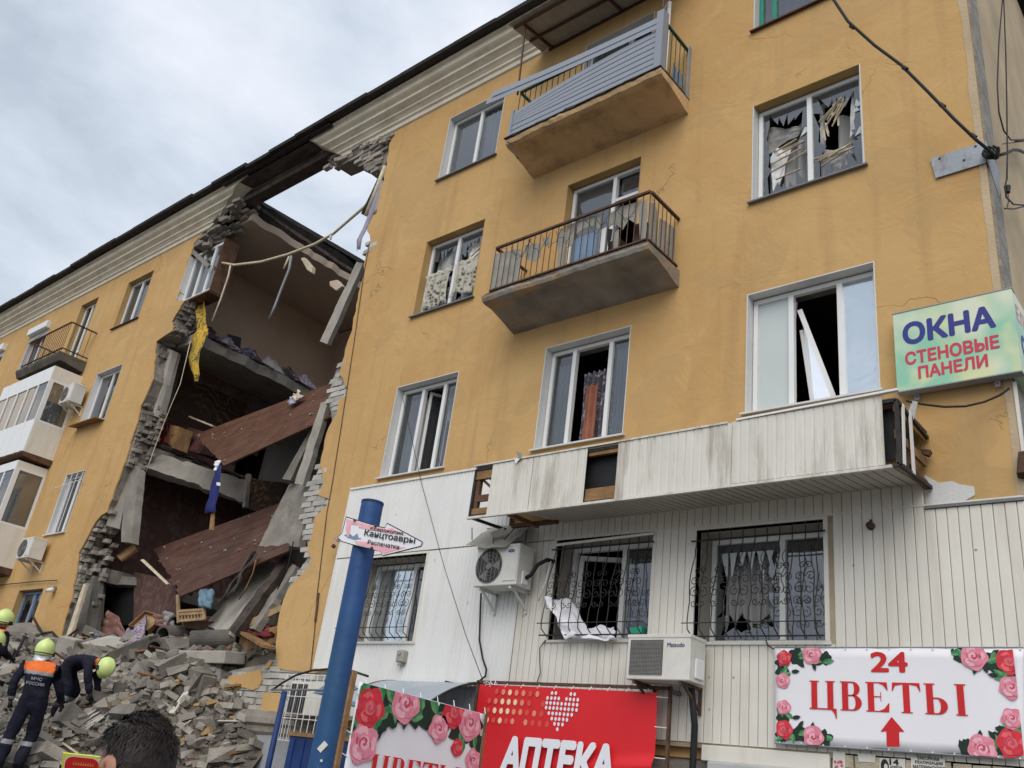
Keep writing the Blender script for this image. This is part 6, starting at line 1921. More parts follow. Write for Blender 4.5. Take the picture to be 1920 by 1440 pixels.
text_part("ЕЛ", (S1 + 0.001, -0.06, 6.52), (0, 1, 0), U_, 0.30, 0.18, M['pink_light'], sg, bold=0.01, depth=0.0015)
for x, z in ((-2.68, ST + 0.035), (-1.86, ST + 0.035), (-2.62, SB - 0.045), (-1.86, SB - 0.045)):
    MB().box(x - 0.025, x + 0.025, -0.06, -0.04, z - 0.035, z + 0.035).build("lug", M['galvanised'], sg)
    MB().box(x - 0.006, x + 0.006, -0.065, -0.058, z - 0.006, z + 0.006).build("screw", M['dark_iron'], sg)
# cable sagging under it
wire("sagging_cable", "black cable sagging from the canopy end towards the corner sign", [at(a, b, -0.10 - 0.5 * (1 - k / 6.0) ** 2) for k, (a, b) in enumerate(((1700, 752), (1730, 758), (1770, 763), (1810, 762), (1845, 754), (1875, 741), (1893, 728)))], 0.012, 'black', "cable")
# white drain pipe end and dark bracket right of it
MB().bar((XR + 0.02, -0.01, 5.86), (XR + 0.02, 0.02, 4.7), 0.03, 0.03).build("corner_trim", M['clad'], house)
MB().obox((XR + 0.02, -0.05, 4.98), (0.08, 0.10, 0.22), Matrix.Rotation(0.2, 3, 'Y'), 0.15).build("corner_bracket", M['rust'], house)
# rusty street plate folded round the corner
pl = thing("metal_plate", "rusty grey metal plate folded round the building corner", "plate", (-2.0, -0.05, 8.55))
MB().prism([(-2.30, -0.03, 8.83), (-1.735, -0.03, 8.83), (-1.735, -0.03, 8.54), (-2.26, -0.03, 8.54)], (0, 0.012, 0)).build("face", M['sign_rust'], pl)
MB().prism([(-1.725, -0.03, 8.83), (-1.725, 0.55, 8.80), (-1.725, 0.35, 8.30), (-1.725, -0.03, 8.54)], (0.01, 0, 0)).build("return_face", M['sign_rust'], pl)
for x, z in ((-2.2, 8.79), (-1.95, 8.66), (-1.82, 8.8)):
    MB().box(x - 0.012, x + 0.012, -0.036, -0.028, z - 0.012, z + 0.012).build("screw", M['dark_iron'], pl)
# overhead cable bound to the corner
ctrl = [(1560, -5), (1590, 40), (1640, 85), (1690, 122), (1740, 172), (1790, 224), (1830, 262), (1852, 280), (1863, 290)]
mc = MB().tube([at(a, b, -0.9 + 0.82 * k / 8.0) for k, (a, b) in enumerate(ctrl)], 0.018, 8)
cab = mc.build("overhead_cable", M['black'], None, smooth=True, loc=tuple(at(1863, 290, -0.08)))
tag(cab, "thick black overhead cable running down to the corner plate", "cable")
for k, (a, b) in enumerate(((1598, 50), (1697, 128), (1767, 198), (1825, 255))):
    p = at(a, b, -0.82 + 0.72 * (k + 0.3) / 4)
    MB().tube([p - Vector((0.02, 0, -0.03)), p + Vector((0.02, 0, -0.03))], 0.026, 7).build("tie", M['black'], cab)
kn = MB()
rk = random.Random(6)
for k in range(7):
    c = Vector((-1.70, -0.06, 8.62))
    kn.tube([c + Vector((0.05 * cos(a + k) + 0.01 * k, 0.04 * sin(a * 1.3 + k), 0.07 * sin(a + 0.4 * k))) for a in [2 * pi * j / 12 for j in range(13)]], 0.011, 5)
kn.build("binding", M['black'], cab)
X_ = XR + 0.10
wire("service_cable", "black cable looping from the corner plate across the side wall", [at_x(a, b, X_) for a, b in ((1868, 292), (1885, 288), (1900, 281), (1912, 282), (1925, 288))], 0.020, 'black', "cable")
wire("drop_wire", "left one of two thin wires dropping down the side wall", [at_x(a, b, X_ + 0.02) for a, b in ((1880, -5), (1873, 80), (1870, 160), (1873, 210), (1882, 245), (1895, 262), (1925, 263))], 0.009, 'black')
wire("drop_wire", "right one of two thin wires dropping down the side wall", [at_x(a, b, X_ + 0.04) for a, b in ((1882, -5), (1886, 100), (1888, 200), (1889, 290), (1888, 335))], 0.009, 'black')
ins = thing("insulator", "small black insulator hanging at the end of the drop wire", "insulator", tuple(at_x(1890, 355, X_)))
MB().tube([at_x(1890, 350, X_), at_x(1890, 361, X_)], 0.030, 9, r_end=0.022).build("body", M['black'], ins)
MB().tube([at_x(a, b, X_) for a, b in ((1888, 335), (1884, 350), (1887, 370), (1900, 383), (1925, 385))], 0.010, 5).build("loop", M['black'], ins)
MB().tube([at_x(a, b, X_) for a, b in ((1890, 362), (1891, 378), (1888, 390))], 0.006, 5).build("hook", M['dark_iron'], ins)
MB().tube([at_x(a, b, X_) for a, b in ((1884, 391), (1900, 392), (1925, 386))], 0.009, 5).build("tail", M['black'], ins)
cl = thing("wire_clamp", "small wire clamp fixed high on the side wall", "clamp", tuple(at_x(1908, 264, X_)))
MB().tube([at_x(1905, 264, X_), at_x(1918, 263, X_)], 0.022, 7).build("body", M['rust'], cl)
MB().tube([at_x(1880, 270, X_), at_x(1918, 265, X_)], 0.006, 5).build("tie_wire", M['dark_iron'], cl)

# small fittings on the cladding
mt_ = thing("meter_box", "small grey metal box on the white ribbed sheet", "box", (-9.63, -0.15, 3.10))
MB().box(-9.70, -9.56, -0.20, CY, 3.09, 3.26).build("case", M['canopy_sheet'], mt_, bevel=0.02)
MB().tube([(-9.63, -0.20, 3.21), (-9.63, -0.215, 3.21)], 0.028, 10).build("cap", M['fibre'], mt_)
MB().box(-9.655, -9.60, -0.19, CY, 3.05, 3.09).build("spout", M['canopy_sheet'], mt_, bevel=0.008)
bell = thing("round_bell", "small rusty round bell on the planks above the flower banner", "bell", (-3.13, -0.12, 4.50))
MB().tube([(-3.13, CY, 4.50), (-3.13, CY - 0.05, 4.50), (-3.13, CY - 0.06, 4.50)], 0.042, 14, r_end=0.030).build("dome", M['rust'], bell, smooth=True)
MB().box(-3.14, -3.12, CY - 0.01, CY, 4.535, 4.57).build("lug", M['dark_iron'], bell)
cm_ = thing("camera_fitting", "small dark fitting on the left edge of the ribbed cladding", "fitting", tuple(at(630, 1020, -0.12)))
MB().obox(at(632, 1012, -0.14), (0.10, 0.08, 0.05), Matrix.Rotation(0.4, 3, 'Y')).build("arm", M['canopy_sheet'], cm_)
MB().tube([at(627, 1022, -0.16), at(624, 1026, -0.16)], 0.035, 9).build("lens", M['rust'], cm_)
wire("wall_cable", "black cable running down the planks from the round fan air conditioner to the porch", [at(a, b, -0.16) for a, b in ((902, 1112), (900, 1160), (899, 1200), (905, 1235), (912, 1255), (910, 1268), (895, 1280), (860, 1283), (835, 1278))], 0.013, 'black', "cable")
wire("stay_wire", "thin straight wire slanting down across the ribbed sheets to the porch", [at(755, 745, -0.05), at(790, 905, -0.14), at(832, 1060, -0.35), at(873, 1190, -0.6), at(905, 1275, -0.8)], 0.005, 'dark_iron')
wire("thin_cable", "thin dark wires hanging from the left foot of the middle grille", [at(a, b, -0.13) for a, b in ((1023, 1200), (1012, 1215), (1012, 1240), (1013, 1262), (1005, 1285))], 0.006, 'dark_iron', "cable")
wire("thin_cable", "black cable stub at the left top corner of the flower banner", [at(a, b, -0.14) for a, b in ((1436, 1200), (1440, 1210), (1450, 1217), (1470, 1215), (1485, 1216))], 0.007, 'black', "cable")

# ------------------------------------------------------------------ printed flowers
def wobble(c, r, R, U, n, nrm, seed, amp=0.10, sq=1.0, rot_=0.0, lift=0.0):
    out = []
    for k in range(n):
        a = 2 * pi * k / n
        rr_ = r * (1 + amp * noise.noise(Vector((cos(a) * 1.6 + seed * 3.7, sin(a) * 1.6, seed))) + amp * 0.5 * sin(5 * a + seed))
        x, y = rr_ * cos(a) * sq, rr_ * sin(a)
        x, y = x * cos(rot_) - y * sin(rot_), x * sin(rot_) + y * cos(rot_)
        out.append(Vector(c) + R * x + U * y + nrm * lift)
    return out
def rose(c, r, R, U, parent, red, seed, base, planes=()):
    nrm = R.cross(U)
    mb = MB()
    hues = (M['rose_red'], M['rose_red_light'], M['pink_dark']) if red else (M['pink'], M['pink_light'], M['pink_dark'])
    L0 = base
    mb.use(hues[0]); mb.clipped(wobble(c, r, R, U, 26, nrm, seed, 0.14, 1.0, 0, L0), planes); L0 += 0.0006
    rr_ = random.Random(seed)
    n = 6
    for k in range(n):
        a = 2 * pi * k / n + rr_.uniform(-0.2, 0.2)
        cc = Vector(c) + R * cos(a) * r * 0.55 + U * sin(a) * r * 0.52
        mb.use(hues[1] if k % 2 == 0 else hues[0]); mb.clipped(wobble(cc, r * rr_.uniform(0.34, 0.46), R, U, 16, nrm, seed + k + 1, 0.10, 0.75, a, L0), planes); L0 += 0.0005
        cc2 = Vector(c) + R * cos(a) * r * 0.40 + U * sin(a) * r * 0.38
        mb.use(hues[2] if k % 3 == 0 else hues[0]); mb.clipped(wobble(cc2, r * 0.26, R, U, 14, nrm, seed + k + 20, 0.10, 0.45, a + 0.3, L0), planes); L0 += 0.0005
    for q, (f, h) in enumerate(((0.46, 0), (0.38, 1), (0.30, 2), (0.24, 1), (0.17, 2), (0.10, 1), (0.06, 2))):
        off = R * r * 0.05 * cos(q * 2.1 + seed) + U * r * 0.05 * sin(q * 2.1 + seed)
        mb.use(hues[h]); mb.clipped(wobble(Vector(c) + off, r * f, R, U, 16, nrm, seed + 40 + q, 0.12, 0.9, q, L0), planes); L0 += 0.0005
    return mb.build("printed_rose", None, parent, fix=False)
def leaf(mb, c, r, R, U, ang, dark, lift, planes=()):
    nrm = R.cross(U)
    d = R * cos(ang) + U * sin(ang)
    s = -R * sin(ang) + U * cos(ang)
    left, right = [], []
    for k in range(7):
        t = k / 6
        wd = r * 0.48 * sin(pi * t ** 0.8) * (1.0 + 0.12 * sin(11 * t))
        p = Vector(c) + d * r * (2 * t - 1)
        left.append(p + s * wd + nrm * lift); right.append(p - s * wd + nrm * lift)
    mid = [Vector(c) + d * r * (2 * k / 6 - 1) + nrm * lift for k in range(7)]
    mb.use(M['leaf_dark'] if dark else M['leaf_green'])
    for k in range(6):
        mb.clipped([mid[k], mid[k + 1], left[k + 1], left[k]], planes)
    mb.use(M['leaf_dark'] if dark else M['leaf_pale'])
    for k in range(6):
        mb.clipped([right[k], right[k + 1], mid[k + 1], mid[k]], planes)
def flowers(parent, place, R, U, scale, roses, greens, darks, seed, planes=()):
    """roses, leaves: lists of (px, py, radius in px)"""
    nrm = R.cross(U)
    r = random.Random(seed)
    mb = MB()
    for k, (a, b, s) in enumerate(darks):
        mb.use(M['leaf_dark']); mb.clipped(wobble(place(a, b), s * scale, R, U, 22, nrm, k + seed, 0.35, 1.0, 0, 0.001 + 0.00012 * k), planes)
    mb.build("printed_shade", None, parent, fix=False)["kind"] = "stuff"
    mb = MB()
    for k, (a, b, s, ang, dk) in enumerate(greens):
        leaf(mb, place(a, b), s * scale, R, U, ang, dk, 0.0022 + 0.00008 * k, planes)
    mb.build("printed_leaves", None, parent, fix=False)["kind"] = "stuff"
    for k, (a, b, s, red) in enumerate(roses):
        rose(place(a, b), s * scale, R, U, parent, red, seed + k * 13, 0.0085, planes)
def serif(parent, letters, o, R, U, h, material, depth=0.003):
    """heavy slab letters with thin serifs, drawn from their strokes; o is the lower left corner"""
    R, U = Vector(R), Vector(U)
    nrm = R.cross(U)
    def P(x, y): return Vector(o) + R * x * h + U * y * h + nrm * depth
    for ch, x0, w in letters:
        mb = MB()
        def q(a, b, c, d): mb.poly([P(x0 + a, b), P(x0 + c, b), P(x0 + c, d), P(x0 + a, d)])
        def arc(cx_, cy_, rx, ry, tx, ty, a0=-90, a1=90, n=14):
            for k in range(n):
                t0, t1 = radians(a0 + (a1 - a0) * k / n), radians(a0 + (a1 - a0) * (k + 1) / n)
                mb.poly([P(x0 + cx_ + rx * cos(t0), cy_ + ry * sin(t0)), P(x0 + cx_ + rx * cos(t1), cy_ + ry * sin(t1)), P(x0 + cx_ + (rx - tx) * cos(t1), cy_ + (ry - ty) * sin(t1)), P(x0 + cx_ + (rx - tx) * cos(t0), cy_ + (ry - ty) * sin(t0))])
        s, f = 0.22, 0.035      # stem, serif thickness
        def stem(x, top=True, bot=True):
            q(x, f if bot else 0, x + s, 1 - f if top else 1)
            if top: q(x - 0.07, 1 - f, x + s + 0.07, 1)
            if bot: q(x - 0.07, 0, x + s + 0.07, f)
        if ch == 'Ц':
            stem(0.08, True, False); q(w - 0.30, 0, w - 0.08, 1 - f); q(w - 0.37, 1 - f, w - 0.01, 1)
            q(0.30, 0, w - 0.30, 0.045); q(0.01, 0, 0.08, 0.045)
            mb.poly([P(x0 + w - 0.08, 0.045), P(x0 + w - 0.08, 0), P(x0 + w - 0.16, 0), P(x0 + w - 0.05, -0.13), P(x0 + w - 0.0, -0.30), P(x0 + w + 0.03, -0.30), P(x0 + w + 0.03, 0.045)])
        elif ch == 'В':
            stem(0.08)
            q(0.30, 1 - 0.045, 0.45, 1 - f); q(0.37, 1 - f, 0.45, 1) ; q(0.30, 0.50, 0.45, 0.545); q(0.30, f, 0.45, 0.045); q(0.37, 0, 0.45, f)
            arc(0.45, 0.75, 0.27, 0.25, 0.20, 0.045); arc(0.45, 0.2725, 0.33, 0.2725, 0.22, 0.045)
        elif ch == 'Е':
            stem(0.08); q(0.37, 1 - f, w - 0.06, 1); q(0.30, 0.49, 0.52, 0.525); q(0.37, 0, w - 0.02, f)
            mb.poly([P(x0 + w - 0.06, 1 - f), P(x0 + w - 0.04, 0.72), P(x0 + w - 0.06, 0.72), P(x0 + w - 0.20, 0.90), P(x0 + w - 0.36, 1 - f)])
            mb.poly([P(x0 + w - 0.02, f), P(x0 + w, 0.30), P(x0 + w - 0.03, 0.30), P(x0 + w - 0.18, 0.11), P(x0 + w - 0.36, f)])
            mb.poly([P(x0 + 0.52, 0.36), P(x0 + 0.545, 0.36), P(x0 + 0.545, 0.66), P(x0 + 0.52, 0.66), P(x0 + 0.44, 0.535), P(x0 + 0.44, 0.525), P(x0 + 0.52, 0.525), P(x0 + 0.52, 0.49), P(x0 + 0.44, 0.49)][:4])
        elif ch == 'Т':
            q(0.02, 1 - f, w - 0.02, 1); c = w / 2
            q(c - s / 2, f, c + s / 2, 1 - f); q(c - 0.19, 0, c + 0.19, f)
            mb.poly([P(x0 + 0.02, 1 - f), P(x0 + 0.0, 0.72), P(x0 + 0.03, 0.72), P(x0 + 0.12, 0.90), P(x0 + c - s / 2, 0.945), P(x0 + c - s / 2, 1 - f)])
            mb.poly([P(x0 + w - 0.02, 1 - f), P(x0 + c + s / 2, 1 - f), P(x0 + c + s / 2, 0.945), P(x0 + w - 0.12, 0.90), P(x0 + w - 0.03, 0.72), P(x0 + w, 0.72)])
        elif ch == 'Ы':
            stem(0.08); q(0.30, 0.50, 0.42, 0.545); q(0.30, f, 0.42, 0.045); q(0.37, 0, 0.42, f)
            arc(0.42, 0.2725, 0.33, 0.2725, 0.22, 0.045)
            stem(w - 0.30)
        mb.build("lettering", material, parent, fix=False)

# ------------------------------------------------------------------ flower banner on the cladding
BY = -0.17
bn = thing("flower_banner", "long white flower shop banner with corner roses and an arrow on the planks", "banner", (-3.0, BY, 2.4))
NXB, NZB = 40, 10
b00, b10, b11, b01 = at(1452, 1392, BY), at(1921, 1423, BY), at(1919, 1215, BY), at(1452, 1215, BY)
def bfn(u, v):
    p = b00 * (1 - u) * (1 - v) + b10 * u * (1 - v) + b11 * u * v + b01 * (1 - u) * v
    return p + Vector((0, 0.004 + 0.0015 * sin(u * 9), 0.010 * sin(u * 23) * (1 if v > 0.5 else -1) * (1 if v in (0, 1) else 0)))
MB().grid(bfn, NXB, NZB).build("sheet", M['white_print'], bn, smooth=True, solid=0.003, fix=False)
plc = lambda a, b: at(a, b, BY)
RX, UZ = Vector((1, 0, 0)), Vector((0, 0, 1))
m_px = 2.24 / 468
corner_roses = [(1471, 1234, 16, True), (1523, 1227, 20, False), (1468, 1276, 15, False), (1470, 1326, 15, False), (1471, 1368, 18, True), (1526, 1382, 21, False), (1826, 1231, 23, False), (1893, 1240, 22, True), (1897, 1289, 20, False), (1898, 1347, 18, False), (1842, 1404, 24, False), (1897, 1394, 24, True)]
darks = [(1466, 1245, 14), (1495, 1232, 18), (1545, 1234, 14), (1467, 1258, 13), (1468, 1345, 13), (1466, 1378, 13), (1500, 1376, 17), (1545, 1384, 15), (1800, 1228, 15), (1862, 1240, 19), (1906, 1262, 16), (1905, 1370, 16), (1870, 1396, 19), (1815, 1404, 14), (1880, 1265, 12), (1885, 1372, 12)]
greens = []
rg = random.Random(17)
for (a, b, s) in darks:
    for k in range(3):
        greens.append((a + rg.uniform(-14, 14), b + rg.uniform(-10, 10), rg.uniform(9, 15), rg.uniform(0, 2 * pi), rg.random() < 0.35))
for a, b, ang in ((1492, 1259, 0.1), (1503, 1246, -0.7), (1527, 1250, -1.3), (1494, 1345, 0.2), (1502, 1358, 0.9), (1524, 1362, 1.4), (1862, 1266, 3.0), (1828, 1256, -1.8), (1848, 1254, -1.2), (1876, 1366, 3.0), (1838, 1378, 1.5), (1860, 1378, 2.2)):
    greens.append((a, b, 9, ang, True))
greens = [(min(max(a, 1462), 1908), min(max(b, 1224), 1383 + (a - 1452) * 0.06), min(s, 12), ang, dk) for a, b, s, ang, dk in greens]
flowers(bn, plc, RX, UZ, m_px, corner_roses, greens, darks, 50, [(b00, RX), (b10, -RX), (b01, (b11 - b01).cross(Vector((0, 1, 0))).normalized() * (1 if (b11 - b01).cross(Vector((0, 1, 0))).z < 0 else -1)), (b00, (b10 - b00).cross(Vector((0, 1, 0))).normalized() * (1 if (b10 - b00).cross(Vector((0, 1, 0))).z > 0 else -1))])
lo = plc(1517, 1326); hi = plc(1517, 1275)
LR = (plc(1840, 1345) - plc(1517, 1328))
LR = Vector((1, 0, 0))
hgt = (hi - lo).length
serif(bn, [('Ц', 0.0, 0.98), ('В', 1.14, 0.80), ('Е', 2.06, 0.82), ('Т', 2.98, 0.96), ('Ы', 4.04, 1.36)], plc(1518, 1329), LR, UZ, hgt * 1.04, M['red_letter'], 0.004)
o24, e24 = plc(1633, 1260), plc(1703, 1260)
text_part("24", o24, RX, UZ, (e24 - o24).length, 0.185, M['red_letter'], bn, bold=0.03, depth=0.004)
mb = MB()
mb.poly([plc(a, b) + Vector((0, -0.004, 0)) for a, b in ((1651, 1372), (1662, 1371), (1663, 1400), (1687, 1400), (1686, 1372), (1696, 1372), (1672, 1344))])
mb.build("arrow", M['red_letter'], bn, fix=False)
for k in range(12):
    for e in (0, 1):
        a = 1462 + 41 * k
        p = plc(a, 1217 if e else 1391 + (a - 1452) * 0.067)
        MB().tube([p, p + Vector((0, -0.006, 0))], 0.008, 6).build("rivet", M['frame_white'], bn)
MB().tube([b00 + Vector((0, 0.005, -0.005)), b10 + Vector((0, 0.005, -0.005))], 0.008, 5).build("edge_cord", M['galvanised'], bn)
MB().tube([b01 + Vector((0, 0.005, 0.005)), b11 + Vector((0, 0.005, 0.005))], 0.008, 5).build("edge_cord", M['galvanised'], bn)
# notices pasted below it
def notice(label, poly, lines):
    q = [at(a, b, CY - 0.016) for a, b in poly]
    t = thing("paper_notice", label, "notice", tuple(q[0]), "paper notices under the flower banner")
    MB().prism(q, (0, 0.002, 0)).build("sheet", M['paper'], t)
    for body, a, b, wpx, hpx, bold in lines:
        text_part(body, at(a, b, CY - 0.018), RX, UZ, wpx * m_px, hpx * m_px, M['ink_black'], t, bold=bold, depth=0.001)
    return t
n1 = notice("torn paper notice with a portrait and a date under the flower banner", [(1649, 1421), (1697, 1423), (1697, 1470), (1649, 1470)], [("14", 1668, 1434, 17, 11, 0.03), ("АПРЕЛЯ", 1669, 1442, 22, 6, 0.02)])
mb = MB(); c_ = at(1659, 1437, CY - 0.019)
mb.poly([c_ + RX * 0.036 * cos(a) + UZ * 0.062 * sin(a) for a in [2 * pi * k / 20 for k in range(20)]]); mb.build("portrait", M['ink_black'], n1, fix=False)
mb = MB(); c_ = at(1661, 1438, CY - 0.0195)
mb.poly([c_ + RX * 0.016 * cos(a) + UZ * 0.028 * sin(a) for a in [2 * pi * k / 16 for k in range(16)]]); mb.build("portrait_face", M['paper'], n1, fix=False)
notice("white paper notice with four lines of print under the flower banner", [(1708, 1419), (1772, 1422), (1772, 1470), (1708, 1470)], [("ЗАКОННАЯ", 1720, 1424, 38, 6, 0.02), ("РЕАЛИЗАЦИЯ", 1716, 1432, 48, 6, 0.02), ("МАТЕРИНСКОГО", 1712, 1440, 56, 6, 0.02), ("КАПИТАЛА", 1722, 1448, 38, 6, 0.02)])
notice("blank scrap of white paper under the flower banner", [(1608, 1412), (1642, 1414), (1640, 1430), (1610, 1428)], [])
n3 = notice("scrap of paper with red blotches beside the roller shutter", [(1562, 1408), (1585, 1410), (1584, 1470), (1560, 1470)], [])
for k in range(7):
    c_ = at(1572 + rg.uniform(-7, 7), 1430 + rg.uniform(-8, 10), CY - 0.018)
    MB().poly(wobble(c_, 0.012, RX, UZ, 8, Vector((0, -1, 0)), k, 0.4, 1, 0, 0.001 + 0.0004 * k)).build("blotch", M['pink_dark'], n3, fix=False)

# ------------------------------------------------------------------ red pharmacy banner on its frame
AY = -0.34
ap = thing("pharmacy_banner", "red pharmacy banner with a dotted heart laced to a steel frame", "banner", (-6.6, AY, 0.6))
A00, A10, A11, A01 = Vector((-7.92, AY, 0.9)), Vector((-5.33, AY, 0.9)), Vector((-5.36, AY, 2.795)), Vector((-7.92, AY, 2.815))
def afn(u, v):
    p = A00 * (1 - u) * (1 - v) + A10 * u * (1 - v) + A11 * u * v + A01 * (1 - u) * v
    d = (u - (1 - v) * 1.05)
    fold = 0.05 * math.exp(-((v - 0.56 - 0.12 * (u - 0.5)) / 0.035) ** 2) * max(0, u - 0.15)
    fold += 0.035 * math.exp(-((v - 0.47 - 0.25 * (u - 0.5)) / 0.04) ** 2) * max(0, u - 0.2)
    return p + Vector((0, -0.014 * sin(pi * u) * sin(pi * v) - fold, 0))
MB().grid(afn, 60, 70).build("sheet", M['red_print'], ap, smooth=True, fix=False)
fr_ = MB()
for a, b in (((-8.0, AY + 0.06, 2.85), (-5.24, AY + 0.06, 2.85)), ((-5.24, AY + 0.06, 0.0), (-5.24, AY + 0.06, 2.87)), ((-8.0, AY + 0.06, 0.0), (-8.0, AY + 0.06, 2.87))):
    fr_.bar(a, b, 0.035, 0.035)
fr_.build("frame", M['rust'], ap)
MB().bar((-5.24, AY + 0.06, 2.82), (-5.24, CY, 2.82), 0.06, 0.04).build("frame_bracket", M['grey_plastic'], ap)
for k in range(10):
    x = -7.75 + 0.25 * k
    MB().tube([(x, AY - 0.006, 2.79), (x + 0.006, AY + 0.03, 2.835)], 0.006, 5).build("lacing", M['frame_white'], ap)
for z in (2.75, 2.45, 2.15, 1.85):
    MB().tube([(-5.37, AY - 0.006, z), (-5.25, AY + 0.04, z)], 0.005, 5).build("lacing", M['frame_white'], ap)
MB().tube([(-7.85 + 0.02 * k, AY - 0.01 + 0.02 * sin(k * 1.7), 2.83 + 0.03 * sin(k * 2.3)) for k in range(12)], 0.006, 4).build("loose_twine", M['frame_white'], ap)
def disc(c, r, material, lift, squash=1.2):
    return MB().use(material)
dots = {'dot_pale': MB(), 'dot_orange': MB(), 'dot_faint': MB(), 'white_letter': MB()}
zs8 = lambda a, b: (880 + a * 380 / 1920, 1180 + b * 260 / 1314)
def dot(kind, zx, zy, r, lift=0.012):
    c_ = at(*zs8(zx, zy), AY - lift)
    dots[kind].poly([c_ + RX * r * cos(a) + UZ * r * 1.15 * sin(a) for a in [2 * pi * k / 14 for k in range(14)]])
rows = [[(262, 588, 'f'), (323, 594, 'o'), (385, 598, 'p'), (448, 602, 'o'), (513, 606, 'o'), (578, 610, 'f'), (645, 613, 'o')],
        [(190, 676, 'f'), (250, 680, 'o'), (313, 684, 'p'), (373, 687, 'p'), (435, 691, 'p'), (499, 696, 'o'), (566, 701, 'f'), (697, 709, 'f')],
        [(178, 766, 'f'), (239, 768, 'p'), (300, 773, 'p'), (361, 776, 'p'), (420, 781, 'o'), (483, 785, 'o'), (546, 790, 'f'), (614, 797, 'o'), (682, 802, 'f')],
        [(167, 856, 'p'), (228, 860, 'f'), (288, 864, 'p'), (348, 868, 'f'), (407, 871, 'o'), (531, 882, 'o'), (598, 889, 'f'), (666, 894, 'f'), (736, 899, 'f')]]
kd = {'f': 'dot_faint', 'o': 'dot_orange', 'p': 'dot_pale'}
for rw_ in rows:
    for a, b, k in rw_:
        dot(kd[k], a, b, 0.030)
heart = [[(784, 604), (820, 605), (962, 613), (998, 616)], [(741, 650), (777, 652), (812, 653), (847, 655), (920, 660), (955, 663), (990, 666), (1027, 668)], [(733, 695), (769, 698), (804, 700), (838, 703), (874, 706), (911, 708), (946, 711), (984, 713), (1021, 716)],
         [(727, 741), (763, 744), (797, 746), (832, 748), (868, 752), (905, 755), (940, 758), (977, 760), (1015, 764)], [(753, 794), (789, 797), (824, 799), (858, 802), (897, 805), (933, 808), (970, 810)], [(781, 845), (817, 849), (851, 851), (889, 854), (925, 857)], [(807, 895), (844, 899), (882, 902)], [(833, 947)]]
for rw_ in heart:
    for a, b in rw_:
        dot('white_letter', a, b, 0.018, 0.013)
for k, m_ in dots.items():
    m_.build("printed_dots", M[k], ap, fix=False)["kind"] = "stuff"
oa = at(942, 1440, AY - 0.02); ea = at(1150, 1440, AY - 0.02); ta = at(955, 1385, AY - 0.02)
# heavy rounded capitals
text_part("АПТЕКА", Vector((oa.x, AY - 0.065, ta.z - 0.37)), RX, UZ, (ea.x - oa.x) * 1.02, 0.40, M['white_letter'], ap, bold=0.06, depth=0.002, shear=0.12)

# ------------------------------------------------------------------ side banner with roses, standing out from the wall
SXP = -7.0
sb = thing("rose_banner", "white banner with a garland of roses standing at right angles to the wall", "banner", (SXP, -2.1, 0.4))
def sfn(u, v):
    y = -3.03 + 1.83 * u
    z = 0.6 + (2.42 - 0.04 * u - 0.6) * v
    return (SXP + 0.008 * sin(u * 5 + v * 4) , y, z)
MB().grid(sfn, 24, 24).build("sheet", M['white_print'], sb, smooth=True, solid=0.003, fix=False)
RYv = Vector((0, 1, 0))
splc = lambda a, b: at_x(a, b, SXP + 0.012)
garland = [(693, 1326, 25, True), (760, 1318, 26, False), (850, 1334, 23, True), (880, 1356, 24, False), (822, 1366, 19, False), (856, 1402, 12, True), (680, 1393, 25, False), (886, 1425, 16, False)]
sdarks = [(720, 1300, 22), (690, 1300, 16), (735, 1330, 22), (800, 1322, 22), (830, 1340, 20), (700, 1352, 24), (675, 1350, 15), (800, 1345, 16), (862, 1376, 18), (893, 1395, 14), (735, 1342, 14), (893, 1362, 14), (668, 1370, 14), (780, 1340, 16)]
sgreens = [(683, 1292, 16, 0.9, False), (716, 1296, 14, -1.2, False), (732, 1303, 14, -1.0, False), (703, 1360, 20, -1.9, False), (725, 1335, 16, 0.6, False), (735, 1338, 15, 2.2, False), (790, 1312, 15, 1.9, False), (785, 1342, 15, 0.5, False), (815, 1322, 16, -1.0, False), (820, 1345, 14, 0.7, False), (716, 1367, 9, 0.0, True), (760, 1350, 13, -1.6, True), (733, 1352, 12, -1.0, True), (800, 1342, 12, -0.5, True),
           (850, 1371, 11, 1.0, True), (865, 1386, 11, -1.0, False), (868, 1398, 10, -1.5, False), (890, 1390, 10, -1.5, False), (888, 1410, 9, -1.6, False), (672, 1345, 13, 1.4, False), (893, 1368, 11, -1.3, False), (830, 1348, 10, -0.4, True)]
flowers(sb, splc, RYv, UZ, 1.83 / 245 * 0.98, garland, sgreens, sdarks, 90, [(Vector((SXP, -3.02, 2)), RYv), (Vector((SXP, -1.21, 2)), -RYv), (Vector((SXP, -3.03, 2.415)), Vector((0, -0.022, -1)).normalized())])
o_ = at_x(700, 1440, SXP + 0.014)
serif(sb, [('Ц', 0.0, 0.98), ('В', 1.12, 0.80), ('Е', 2.02, 0.82), ('Т', 2.92, 0.96), ('Ы', 3.96, 1.36)], Vector((SXP + 0.014, -2.72, 1.575)), RYv, UZ, 0.235, M['red_letter'], 0.003)
fr_ = MB()
fr_.bar((SXP - 0.03, -3.10, 0.0), (SXP - 0.03, -3.10, 2.50), 0.05, 0.05)
MB().bar((SXP - 0.03, -1.15, 0.0), (SXP - 0.03, -1.15, 2.42), 0.04, 0.04).build("post", M['wood'], sb)
fr_.bar((SXP - 0.03, -3.10, 2.48), (SXP - 0.35, -3.10, 2.48), 0.05, 0.05)
fr_.build("frame", M['wood'], sb)
for k in range(8):
    y = -2.95 + 0.25 * k
    MB().tube([(SXP + 0.012, y, 2.41 - 0.004 * k), (SXP - 0.02, y + 0.01, 2.45)], 0.005, 4).build("lacing", M['frame_white'], sb)
